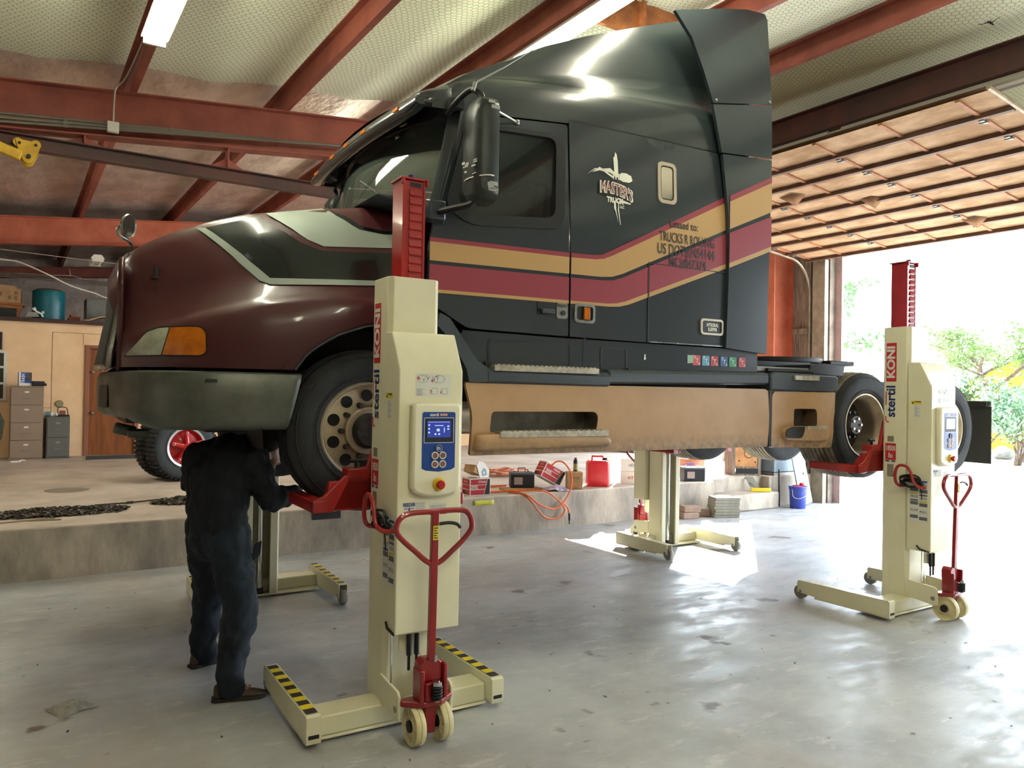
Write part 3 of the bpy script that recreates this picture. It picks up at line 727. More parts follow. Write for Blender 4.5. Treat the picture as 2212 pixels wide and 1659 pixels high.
# brush cross emblem
def emblem():
    L0 = side(.005); cx, cz = 1.86, 3.43
    def pp(pts): return [(cx + a, cz + b) for a, b in pts]
    mb = MB(); o = near_sleeper
    mb.panel(pp([(-.022, .08), (-.03, .19), (-.018, .20), (-.012, .235), (.002, .22), (.012, .17), (.016, .06), (.012, .045), (-.02, .045)]), L0, step=.05)
    mb.build('brush_stroke', M_decal, o); mb = MB(); mb.panel(pp([(-.225, .05), (-.16, .098), (-.13, .09), (-.06, .105), (-.02, .08), (-.02, .055), (-.06, .07), (-.15, .075)]), L0, step=.05)
    mb.build('brush_stroke', M_decal, o); mb = MB(); mb.panel(pp([(-.27, .03), (-.2, .075), (-.12, .07), (-.03, .03), (-.035, .05), (-.12, .083), (-.2, .083)]), L0, step=.05)
    mb.build('brush_stroke', M_decal, o); mb = MB(); mb.panel(pp([(.03, .03), (.04, .085), (.09, .09), (.14, .075), (.15, .04), (.12, .022), (.06, .02)]), L0, step=.05)
    mb.build('brush_stroke', M_decal, o); mb = MB(); mb.panel(pp([(.02, -.13), (.06, -.115), (.14, -.12), (.13, -.145), (.06, -.142), (.015, -.14)]), L0, step=.05)
    mb.build('brush_stroke', M_decal, o); mb = MB(); mb.panel(pp([(-.03, -.135), (-.012, -.135), (-.008, -.2), (.012, -.3), (-.012, -.22), (-.028, -.19)]), L0, step=.05)
    mb.panel(pp([(-.005, -.135), (.012, -.135), (.008, -.2), (.028, -.31), (.033, -.31), (.018, -.2), (.016, -.14)]), L0, step=.05)
    mb.build('brush_stroke', M_decal, o)
    arc = lambda a, b: side(.008)(cx - .005 + a, cz - .05 + b - .9 * a * a - .12 * a)
    mb = MB(); mb.panel([(-.17, -.045), (-.08, -.06), (.07, -.06), (.165, -.045), (.165, .05), (.07, .058), (-.08, .058), (-.165, .05)], lambda a, b: side(.0065)(cx - .005 + a, cz - .05 + b - .9 * a * a - .12 * a), step=.04)
    mb.build('emblem_banner', M_rubber, o)
    mb = MB(); add_text(mb, "MASTER'S", .118, arc, squeeze=.62, bold=.007); mb.build('emblem_name', M_decal, o, recalc=False)
    mb = MB(); add_text(mb, "MASTER'S", .112, lambda a, b: (arc(a, b)[0], arc(a, b)[1] - .002, arc(a, b)[2]), squeeze=.62, bold=-.0005); mb.build('emblem_shadow', M_redst, o, recalc=False)
    for wd_, sz_, ox, oz, bo in (('THE', .06, 0, .048, .003), ('TRUCK', .055, -.02, -.135, .003), ('LLC', .03, .045, -.175, .001)):
        mb = MB(); add_text(mb, wd_, sz_, lambda a, b: side(.008)(cx + ox + a, cz + oz + b), bold=bo, squeeze=.85); mb.build('emblem_word', M_decal, near_sleeper, recalc=False)
emblem()
mb = MB(); mb.panel(rrect(2.715, 2.965, 2.345, 2.475, .03), side(.012), holes=[rrect(2.732, 2.948, 2.362, 2.458, .02)], step=.04, th=(0, .012, 0)); pq = mb.build('hatch_plaque', mat('plaque_rim', 'b3a995', .4, .4), near_hatch)
mb = MB(); mb.panel(rrect(2.732, 2.948, 2.362, 2.458, .02), side(.004), step=.05); mb.build('plaque_face', M_rubber, pq)
mb = MB(); add_text(mb, 'INTEGRAL', .038, lambda a, b: side(.007)(2.845 + a, 2.425 + b), bold=.001, squeeze=.75); add_text(mb, 'SLEEPER', .038, lambda a, b: side(.007)(2.845 + a, 2.39 + b), bold=.001, squeeze=.75); mb.build('plaque_words', M_decal, pq, recalc=False)

# ---- roof and air fairing ----------------------------------------
ZT = [(.36, 3.80), (.5, 3.90), (.57, 3.955), (.73, 4.07), (1.03, 4.235), (1.3, 4.395), (1.7, 4.575), (2.15, 4.755), (2.5, 4.89), (2.9, 5.02), (3.25, 5.10), (3.44, 5.125)]
ZC = [(.36, 3.79), (.5, 3.885), (.6, 3.945), (.75, 3.995), (1.0, 4.04), (1.3, 4.08), (1.7, 4.125), (2.15, 4.165), (2.8, 4.215), (3.44, 4.25)]
mb = MB(); secs = []
for i in range(42):
    x = .36 + (3.40 - .36) * i / 41
    zt = interp(ZT, x); zc = min(interp(ZC, x), zt - .008); z0 = interp([(.36, 3.70), (.56, 3.713), (1.42, 3.805), (2.93, 3.852)], x)
    y0 = ys(x, z0) + .002; d = zt - zc; fade = max(0, 1 - (x - .36) / .9)
    half = [(y0, z0), (y0 + .006, z0 + (zc - z0) * .4), (y0 + .022, z0 + (zc - z0) * .75), (y0 + .05, zc - .004), (y0 + .075 + .03 * min(1, d / .2), zc + .06 * d), (y0 + .085 + .045 * min(1, d / .2), zc + .3 * d), (y0 + .085 + .05 * min(1, d / .2), zc + .6 * d),
            (y0 + .10 + .06 * min(1, d / .3), zc + .9 * d), (y0 + .17, zt - .005), (y0 + .28, zt + .012), (.65, zt + .03), (.95, zt + .038), (1.22, zt + .04)]
    bul = lambda y: x - .13 * fade * (1 - ((y - 1.22) / 1.2) ** 2)
    secs.append([(bul(y), y, z) for y, z in half] + [(bul(y), WID - y, z) for y, z in half[-2::-1]])
V = mb.loft(secs); mb.f(V[-1]); roof = tb(mb, 'roof_fairing', M_blkroof, ang=55)
mb = MB(); mb.panel([(1.434, 3.828), (2.93, 3.848), (2.93, 3.854), (1.434, 3.834)], side(.002), step=.2); mb.panel([(.56, 3.712), (1.42, 3.80), (1.42, 3.806), (.56, 3.718)], side(.002), step=.2); mb.build('roof_seam', M_rubber, roof)
# side extenders
def ye(x, z): return .002 + .035 * max(0, z - 4.2) ** 1.3
L1 = [(2.98, 2.25), (3.0, 2.83), (2.99, 3.32), (2.915, 3.823)]; L2 = [(2.905, 3.834), (2.80, 4.205)]; L3 = [(2.80, 4.217), (2.70, 4.45), (2.57, 4.70), (2.40, 4.87)]
for yy in (0, 1):
    g = (lambda f: mir(f)) if yy else (lambda f: f)
    fe = g(lambda a, b: (a, ye(a, b), b)); th = (0, .03 if not yy else -.03, 0)
    ex = empty('side_extender', (0, 0, -1.1)); ex.parent = truck
    if not yy: near_ext = ex
    for nm, pl in (('lower_panel', L1 + [(3.495, 3.868), (3.46, 2.215)]), ('middle_panel', L2 + [(3.487, 4.335), (3.496, 3.88)]), ('upper_panel', L3 + [(2.9, 5.02), (3.2, 5.095), (3.42, 5.115), (3.45, 5.07), (3.488, 4.347)])):
        mb = MB(); mb.panel(pl, fe, th=th, step=.1); mb.build(nm, M_blk, ex, ang=50)
    if not yy:
        for a, b, m, lb in BANDS:
            mb = MB(); mb.panel(band(a, b, 3.0, 3.495), lambda q, w: (q, ye(q, w) - .004, w), step=.12); mb.build('body_stripe', m, ex)['label'] = lb
        mb = MB()
        for q, w in ((2.83, 4.245), (3.46, 4.36)): mb.sphere((q, ye(q, w) - .003, w), .011, 10, 6)
        mb.build('rivet', M_chrome, ex)
mb = MB(); mb.box(3.28, 3.32, .10, 2.34, 2.0, 4.85); tb(mb, 'sleeper_back', M_blk)
mb = MB(); mb.box(.33, 3.3, .1, 2.34, 2.1, 2.2); tb(mb, 'cab_floor', M_int)
# windscreen, pillars, visor
def wsx(y, t): return (.42 - .32 * (1 - ((y - 1.22) / 1.1) ** 2)) * (1 - t) + (.545 - .22 * (1 - ((y - 1.22) / 1.1) ** 2)) * t
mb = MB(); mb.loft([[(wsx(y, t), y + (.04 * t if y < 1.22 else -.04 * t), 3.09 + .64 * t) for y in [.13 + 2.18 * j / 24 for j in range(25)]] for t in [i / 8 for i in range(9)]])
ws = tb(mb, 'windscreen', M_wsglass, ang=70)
mb = MB(); ringp = []
for t, j in [(0, k / 24) for k in range(25)] + [(k / 8, 1) for k in range(1, 9)] + [(1, k / 24) for k in range(23, -1, -1)] + [(k / 8, 0) for k in range(7, 0, -1)]:
    y = .13 + 2.18 * j; ringp.append((wsx(y, t) - .002, y + (.04 * t if y < 1.22 else -.04 * t), 3.09 + .64 * t))
mb.tube(ringp, .017, 6, closed=True); mb.build('windscreen_seal', M_rubber, ws)
mb = MB()
for i in range(2): mb.tube([(wsx(.5 + i * .9, 0) - .02, .5 + i * .9, 3.10), (wsx(.6 + i * .9, .3) - .025, .75 + i * .9, 3.28), (wsx(.8 + i * .9, .5) - .03, 1.05 + i * .9, 3.42)], .008, 6)
mb.build('wiper', M_rubber, ws)
for yy in (0, 1):
    m_ = (lambda p: (p[0], WID - p[1], p[2])) if yy else (lambda p: p)
    mb = MB(); mb.loft([[m_(p) for p in q] for q in ([(.38, .125, 3.05), (.45, .035, 3.05), (.40, .03, 3.05), (.345, .075, 3.05)], [(.46, .15, 3.42), (.535, .052, 3.42), (.50, .045, 3.42), (.435, .10, 3.42)], [(.53, .17, 3.73), (.60, .066, 3.73), (.56, .055, 3.73), (.50, .115, 3.73)])], closed=True, cap=True)
    tb(mb, 'windscreen_pillar', M_blk, ang=50)
mb = MB(); mb.loft([[(x, y, z) for y in (.1, .5, 1.22, 1.94, 2.34)] for x, z in ((.30, 3.03), (.0, 3.09), (.1, 3.1), (.5, 3.06))]); tb(mb, 'cowl', M_trimblk, solid=.02)
def xf(y): return .25 - .065 * (1 - ((y - 1.22) / 1.17) ** 2)
mb = MB(); secs = []
for j in range(33):
    y = .05 + 2.34 * j / 32; e = min(1, min(y - .03, 2.41 - y) / .12); e = max(.25, e) ** .5; x = xf(y); zc = 3.735
    secs.append([(x + a, y, zc + b * e) for a, b in ((.05, -.065), (.01, -.075), (-.02, -.055), (-.025, -.02), (.0, .035), (.06, .075), (.10, .075), (.09, .05), (.05, .02), (.03, -.02))])
mb.loft(secs, closed=True, cap=True); vis = tb(mb, 'sun_visor', M_blkroof, ang=50)
for yy in (0, 1):
    m_ = (lambda p: (p[0], WID - p[1], p[2])) if yy else (lambda p: p)
    mb = MB(); mb.loft([[m_(p) for p in q] for q in ([(.235, .052, 3.70), (.235, .052, 3.79), (.25, .14, 3.815), (.25, .30, 3.815), (.25, .30, 3.76), (.24, .14, 3.71)], [(.38, .052, 3.705), (.38, .06, 3.82), (.38, .15, 3.85), (.38, .34, 3.86), (.38, .34, 3.80), (.38, .15, 3.72)], [(.62, .06, 3.72), (.60, .07, 3.95), (.58, .18, 3.97), (.56, .36, 3.98), (.56, .36, 3.88), (.58, .16, 3.74)])], closed=True, cap=True)
    mb.build('visor_corner', M_blkroof, vis, ang=60, sub=1)
mb = MB()
for y in (.62, 1.0, 1.44, 1.82):
    mb = MB(); mb.beam((xf(y) + .05, y, 3.74), (xf(y) + .30, y, 3.79), .10, .03); mb.build('visor_bracket', M_blkroof, vis)
for y in (.32, .86, 1.22, 1.58, 2.12):
    mb = MB(); mb.obox((xf(y) - .018, y, 3.725), (.02, .09, .028)); mb.build('clearance_lamp', M_amber, vis, bevel=.004)
mb = MB()
for y in (.36, 1.22, 2.08): mb.obox((wsx(y, 1) + .05, y, 3.74), (.1, .7, .06))
tb(mb, 'windscreen_header', M_int)
# cab interior
mb = MB(); mb.box(.55, .75, .25, 2.2, 2.3, 3.02); mb.box(.45, .6, .2, 2.25, 2.95, 3.06); tb(mb, 'dashboard', M_int, bevel=.03)
for y in (.45, 1.55):
    st = empty('seat', (0, 0, -1.1)); st.parent = truck
    mb = MB(); mb.box(1.0, 1.5, y, y + .5, 2.55, 2.72); mb.build('seat_cushion', M_seatred, st, bevel=.04)
    mb = MB(); mb.M = Matrix.Translation((1.42, y + .25, 3.08)) @ Matrix.Rotation(.12, 4, 'Y'); mb.box(-.07, .07, -.24, .24, -.4, .4); mb.build('seat_back', M_seatred, st, bevel=.05)
mb = MB(); mb.lathe([(.22, -.015), (.235, 0), (.22, .015), (.205, 0)], (.80, .7, 3.05), (.6, 0, .8), 28, closed=True); mb.cyl((.80, .7, 3.05), (.62, .7, 2.85), .03); mb.beam((.80, .5, 3.05), (.80, .9, 3.05), .03, .02); tb(mb, 'steering_wheel', M_int)
mb = MB(); mb.box(1.62, 1.66, .15, 2.29, 2.2, 3.75); tb(mb, 'sleeper_curtain', M_seatred)

# ---- lower body ---------------------------------------------------
P0 = lambda y: (lambda a, b: (a, y, b))
for yy in (0, 1):
    g = (lambda f: mir(f)) if yy else (lambda f: f)
    s_ = -1 if yy else 1
    lp = empty('rocker_panel', (0, 0, -1.1)); lp.parent = truck
    mb = MB(); mb.panel([(.595, 2.02), (.595, 2.262), (1.43, 2.25), (3.40, 2.245), (3.40, 2.03), (2.6, 2.015)], g(P0(.05)), th=(0, .03 * s_, 0), step=.15); mb.build('panel', M_blk, lp)
    if not yy:
        mb = MB()
        for o in (rrect(.785, 1.475, 2.035, 2.215, .03), rrect(1.735, 1.99, 2.04, 2.20, .03)):
            c0 = [sum(p[i] for p in o) / len(o) for i in (0, 1)]
            mb.panel(o, P0(.046), holes=[[(c0[0] + (a - c0[0]) * (1 - .016 / (max(p[0] for p in o) - c0[0])), c0[1] + (b - c0[1]) * .92) for a, b in o]], step=.06)
        for x in (.59, 1.58): mb.panel([(x, 2.03), (x + .006, 2.03), (x + .006, 2.245), (x, 2.245)], P0(.046), step=.2)
        mb.build('hatch_outline', M_rubber, lp)
        mb = MB()
        for x, z in ((.775, 2.04), (1.49, 2.03), (2.0, 2.035)): mb.box(x - .014, x + .014, .03, .05, z - .018, z + .018)
        mb.cyl((.60, .055, 2.225), (.60, .03, 2.225), .028, seg=12); mb.build('latch', M_rubber, lp)
        for i, (x, c1) in enumerate(((2.70, 'b7474b'), (2.80, '4f8fb0'), (2.895, 'a8323a'), (3.005, '1f4f86'), (3.105, '2f8a63'), (3.215, 'b03a40'))):
            mb = MB(); mb.panel(rrect(x - .042, x + .042, 2.098, 2.178, .008), P0(.0465), step=.05); dk = mb.build('sticker', mat('sticker_%s' % c1, c1, .5), lp)
            mb = MB(); add_text(mb, 'F', .04, lambda a, b: (x - .018 + a, .0455, 2.158 + b)); add_text(mb, 'T', .05, lambda a, b: (x + .005 + a, .0455, 2.133 + b)); add_text(mb, 'A', .03, lambda a, b: (x + .028 + a, .0455, 2.112 + b)); mb.build('sticker_letters', M_decal, dk, recalc=False)
        mb = MB(); mb.panel([(2.60, 2.11), (2.66, 2.115), (2.665, 2.18), (2.63, 2.175), (2.6, 2.178)], P0(.0462), step=.05); mb.build('sticker_scrap', mat('pale_green_scrap', '8fae94', .6), lp)
        mb = MB(); mb.panel([(2.15, 2.12), (2.17, 2.125), (2.165, 2.165), (2.155, 2.165)], P0(.045), step=.05); mb.build('paint_chip', M_decal, lp)
    # ledge
    lg = empty('side_ledge', (0, 0, -1.1)); lg.parent = truck
    mb = MB(); pr = [(.06, 2.03), (.0, 2.015), (-.015, 1.995), (-.015, 1.93), (.02, 1.915), (.08, 1.915)]
    mb.loft([[(x, (WID - y) if yy else y, z + dz) for y, z in pr] for x, dz in ((.76, -.005), (1.78, -.01), (1.785, .012), (3.47, .04))], closed=True, cap=True); mb.build('ledge', M_trimblk, lg, bevel=.006)
    mb = MB(); mb.loft([[(x, WID - (y + d) if yy else y + d, z) for x, z in ((.40, 2.36), (.47, 2.33), (.58, 2.19), (.68, 2.06), (.76, 2.015), (.80, 2.01), (.80, 1.92), (.62, 1.92), (.60, 2.0), (.50, 2.17), (.38, 2.28))] for d, y in ((0, -.012), (.25, .0))], closed=True, cap=True)
    mb.build('arch_flare', M_trimblk, lg)
    if not yy:
        mb = MB(); mb.box(.80, 1.67, -.03, .06, 1.997, 2.037); sx_ = mb.build('ledge_step', M_step, lg, bevel=.004)
        mb = MB()
        for k in range(22): mb.box(.82 + k * .038, .845 + k * .038, -.03, .05, 2.037, 2.044)
        mb.build('step_teeth', M_step, lg)
    # tan skirt with a step recess
    mb = MB()
    rec = rpoly([(.785, 1.585), (.80, 1.725), (1.665, 1.725), (1.69, 1.69), (1.675, 1.585)], .03)
    sk_o = rpoly([(.645, 1.432), (.655, 1.70), (.60, 1.915), (3.475, 1.92), (3.515, 1.88), (3.515, 1.46), (3.49, 1.432)], [.02, .05, .02, .03, .03, .03, .02])
    bul = lambda a, b: .01 - .028 * math.exp(-((b - 1.66) / .16) ** 4) * (1 if b > 1.5 else 1)
    mb.panel(sk_o, g(lambda a, b: (a, .02 - .02 * math.cos((b - 1.67) / .25 * 1.2), b)), holes=[rec] if not yy else (), th=(0, .03 * s_, 0), step=.07)
    sk = tb(mb, 'side_skirt', M_skirt, ang=45)
    if not yy:
        mb = MB(); mb.loft([[(a, y, b) for a, b in rec] for y in (.005, .16)], closed=True); V = [mb.v((a, .16, b)) for a, b in rec]; mb.f(V); mb.build('step_recess', mat('recess_metal', '6f6a5c', .4, .5, c2='575248'), sk)
        mb = MB(); secs = []
        for y, e in ((.02, 0.0), (-.03, .0), (-.055, .012), (-.062, .03)):
            secs.append([(a, y, b) for a, b in rpoly([(.655 + e, 1.462 + e), (.67 + e, 1.57 - e * .4), (.80, 1.578 - e * .3), (1.74 - e, 1.558 - e * .4), (1.785 - e, 1.535 - e), (1.775 - e, 1.475 + e)], .03)])
        V = mb.loft(secs, closed=True); mb.f(V[-1]); mb.build('step_lip', M_skirt, sk, ang=50)
        mb = MB(); mb.box(.83, 1.735, -.068, .1, 1.55, 1.592); mb.build('step_board', M_step, sk, bevel=.004)
        mb = MB()
        for k in range(20): mb.box(.85 + k * .044, .878 + k * .044, -.055, .05, 1.592, 1.598)
        mb.build('board_teeth', M_step, sk)
    # rear quarter box
    mb = MB(); rec2 = rpoly([(3.815, 1.605), (3.82, 1.755), (4.10, 1.755), (4.125, 1.73), (4.125, 1.605)], .02)
    qo = rpoly([(3.535, 1.425), (3.54, 1.87), (3.57, 1.90), (4.375, 1.905), (4.365, 1.6), (4.33, 1.41), (4.25, 1.405)], [.03, .03, .02, .02, .1, .03, .03])
    mb.panel(qo, g(P0(.005)), holes=[rec2] if not yy else (), th=(0, .3 * s_, 0), step=.08); qb = tb(mb, 'rear_step_box', M_skirt, bevel=.006)
    if not yy:
        mb = MB(); mb.loft([[(a, y, b) for a, b in rec2] for y in (.005, .15)], closed=True); mb.f([mb.v((a, .15, b)) for a, b in rec2]); mb.build('step_recess', mat('recess_metal', '6f6a5c', .4, .5), qb)
        mb = MB(); mb.prism(rpoly([(3.66, 1.49), (3.66, 1.575), (3.74, 1.6), (4.21, 1.59), (4.235, 1.55), (4.225, 1.49), (4.1, 1.475)], .03), 'y', -.05, .01); mb.build('step_lip', M_skirt, qb, bevel=.012)
        mb = MB(); mb.prism(rpoly([(3.655, 1.505), (3.655, 1.58), (3.74, 1.603), (3.9, 1.6), (3.88, 1.54), (3.85, 1.5)], .03), 'y', -.054, -.045); mb.build('burnt_patch', M_rubber, qb)
        mb = MB(); mb.box(3.92, 4.19, -.062, .08, 1.575, 1.605); mb.build('step_board', M_step, qb, bevel=.003)
        mb = MB(); mb.box(3.50, 3.53, .0, .05, 1.43, 1.9); mb.build('gap_strip', M_rubber, qb)
    mb = MB(); mb.prism([(3.5, 1.91), (3.5, 2.05), (3.56, 2.07), (4.37, 2.055), (4.40, 2.03), (4.40, 1.93), (4.36, 1.91)], 'y', *((-.01, .5) if not yy else (1.94, 2.45))); ql = tb(mb, 'rear_ledge', M_trimblk, bevel=.015)
    if not yy:
        mb = MB(); mb.box(3.79, 4.11, -.03, .1, 2.005, 2.045); mb.build('ledge_step', M_step, ql, bevel=.003)
# ---- chassis ------------------------------------------------------
for y in (.82, 1.56):
    mb = MB(); mb.box(-1.2, 6.95, y, y + .06, 1.78, 2.05); tb(mb, 'frame_rail', M_frame)
for y in (.5, 1.94):
    mb = MB(); mb.cyl((1.0, y, 1.68), (3.3, y, 1.68), .2, seg=24); tb(mb, 'fuel_tank', M_alu)
mb = MB(); mb.box(-.12, .02, .3, 2.14, 1.52, 1.64); mb.cyl((-.05, .25, 1.6), (-.05, 2.19, 1.6), .05); tb(mb, 'front_axle', M_frame, bevel=.02)
mb = MB(); mb.box(-1.05, -.95, .4, 2.0, 1.9, 2.6); mb.box(-.95, .2, .85, 1.6, 1.6, 2.5); tb(mb, 'engine', M_frame, bevel=.04)
for x, z in ((4.82, 1.605), (6.15, 1.56)):
    mb = MB(); mb.cyl((x, .35, z), (x, 2.09, z), .07); mb.sphere((x, 1.22, z), (.2, .24, .22)); tb(mb, 'drive_axle', M_frame)
mb = MB(); mb.box(3.4, 4.6, .45, 2.0, 2.14, 2.19); mb.box(3.5, 4.1, .02, .4, 2.07, 2.10); tb(mb, 'catwalk', M_frame, bevel=.006)
mb = MB(); mb.box(3.3, 4.06, .05, .3, 2.075, 2.115); tb(mb, 'catwalk_step', mat('grey_step', '7d7a74', .5, .4))
mb = MB(); sec = [[(x, y, z) for x, z in ((4.08, 2.07), (4.1, 2.15), (4.3, 2.165), (4.58, 2.15), (4.56, 2.06))] for y in (.06, .5)]; mb.loft(sec, closed=True, cap=True); tb(mb, 'quarter_fender', M_rubber)
mb = MB(); pl = [(4.95 + .55 * math.cos(t), 1.22 + .48 * math.sin(t)) for t in [2 * PI * k / 28 for k in range(28)]]
mb.prism(pl, 'z', 2.22, 2.27); mb.box(4.7, 5.3, .85, 1.6, 2.05, 2.22); mb.box(5.3, 5.7, .75, 1.1, 2.2, 2.25); mb.box(5.3, 5.7, 1.34, 1.7, 2.2, 2.25); tb(mb, 'fifth_wheel', M_frame, bevel=.01)
mb = MB()
for a in ((3.35, .9, 2.3), (3.35, 1.2, 2.4), (3.35, 1.5, 2.3)): mb.tube([a, (3.7, a[1] - .1, 2.15), (4.1, a[1], 2.2), (4.35, a[1], 2.2)], .018, 6, smooth=5)
tb(mb, 'air_line', M_rubber)
mb = MB(); mb.box(6.5, 6.95, .82, 1.62, 1.78, 1.86); mb.box(6.93, 6.99, .02, 2.42, 1.79, 1.84); tb(mb, 'rear_crossmember', M_frame)
for y in (0.0, 1.8):
    fl = empty('mud_flap', (0, 0, -1.1)); fl.parent = truck
    mb = MB(); mb.box(6.99, 7.0, y, y + .62, 1.17, 1.80); mb.build('flap', mat('flap_rubber', '23241f', .7), fl)
    mb = MB(); mb.box(6.97, 7.01, y - .01, y + .63, 1.79, 1.85); mb.build('flap_bar', M_chrome, fl, bevel=.005)
# ---- wheels -------------------------------------------------------
def wheel(cx, cz, y_out, width, steer, s_):
    w = empty('wheel', (cx, y_out, cz - 1.1)); w.parent = truck
    if s_ < 0: w.rotation_euler = (0, 0, PI)
    W = width; R = .503
    # outer wall at y=0, inward is +y
    tr_ = [(.30, .015), (.315, .0), (.36, -.012), (.43, -.012), (.465, .003), (.488, .022)]
    mb = MB(); pr = list(tr_)
    mb.lathe([(.285, .05)] + pr + [(.492, .03)], (0, 0, 0), (0, 1, 0), 64); mb.lathe([(.285, W - .05)] + [(r, W - h) for r, h in pr] + [(.492, W - .03)], (0, 0, 0), (0, 1, 0), 64)
    mb.lathe([(.285, .05), (.28, W / 2), (.285, W - .05)], (0, 0, 0), (0, 1, 0), 64)
    ty = mb.build('tyre', M_tire, w, ang=30)
    mb = MB(); n = 5 if steer else 8; tp = [(.492, .03)]
    for k in range(n):
        a = .03 + (W - .06) * k / n; b = .03 + (W - .06) * (k + 1) / n; c = R - .016 * ((k + .5) / n * 2 - 1) ** 2
        tp += [(c, a + .006), (c, b - .006), (R - .03, b - .005), (R - .03, b + .005)]
    tp = tp[:-2] + [(.492, W - .03)]
    mb.lathe(tp, (0, 0, 0), (0, 1, 0), 72); mb.build('tread', M_tire if steer else M_tread, ty, ang=30)
    mb = MB()
    for r0 in (.452, .33): mb.lathe([(r0 - .004, -.010), (r0, -.016), (r0 + .004, -.010)], (0, 0, 0), (0, 1, 0), 64)
    mb.build('sidewall_ring', M_tire, ty)
    if steer:
        mb = MB(); mb.lathe([(.30, .04), (.302, .012), (.292, .004), (.283, .012), (.277, .04), (.265, .055), (.2, .045), (.15, .04), (.145, .0), (.14, -.005), (.11, -.005), (.105, .0), (.10, .02), (.0, .02)], (0, 0, 0), (0, 1, 0), 56); rm = mb.build('rim', M_alu, w, ang=30)
        for k in range(10):
            t = 2 * PI * (k + .5) / 10; c = Vector((.218 * math.cos(t), .042, .218 * math.sin(t))); mb = MB(); mb.lathe([(.0, 0), (.037, 0), (.037, .012)], c, (0, 1, 0), 18)
            mb.build('hand_hole', M_rubber, rm)
        for k in range(10):
            t = 2 * PI * k / 10; c = Vector((.165 * math.cos(t), .045, .165 * math.sin(t))); mb = MB(); mb.cyl(c, c + Vector((0, -.05, 0)), .018, .014, 8)
            mb.build('lug_nut', M_hub, rm)
        mb = MB(); mb.lathe([(.11, .02), (.105, -.04), (.09, -.06), (.0, -.065)], (0, 0, 0), (0, 1, 0), 28); mb.build('hub_cap', M_hub, rm)
    else:
        mb = MB(); mb.lathe([(.298, .045), (.302, .012), (.296, .002), (.285, .006), (.28, .03), (.262, .06), (.255, .10), (.262, .2), (.262, .26), (.21, .275), (.13, .275)], (0, 0, 0), (0, 1, 0), 56); rm = mb.build('rim', M_alu, w, ang=30)
        mb = MB(); mb.lathe([(.262, .255), (.2, .262), (.15, .25), (.145, .22), (.10, .20), (.095, .12), (.085, .10), (.0, .10)], (0, 0, 0), (0, 1, 0), 32); hb = mb.build('hub', M_hub, w, ang=30)
        for k in range(10):
            t = 2 * PI * k / 10; c = Vector((.122 * math.cos(t), .215, .122 * math.sin(t))); mb = MB(); mb.cyl(c, c + Vector((0, -.075, 0)), .019, .015, 8)
            mb.build('lug_nut', M_hub, hb)
        mb = MB()
        for k in range(5):
            t = 2 * PI * k / 5; c = Vector((.06 * math.cos(t), .105, .06 * math.sin(t))); mb.cyl(c, c + Vector((0, -.02, 0)), .012, seg=8)
        mb.build('hub_bolts', M_alu, hb)
    return w
wheel(-.05, 1.603, .03, .29, True, 1); wheel(-.05, 1.603, WID - .03, .29, True, -1)
for x, z in ((4.82, 1.603), (6.15, 1.555)):
    wheel(x, z, .0, .43, False, 1); wheel(x, z, WID, .43, False, -1)
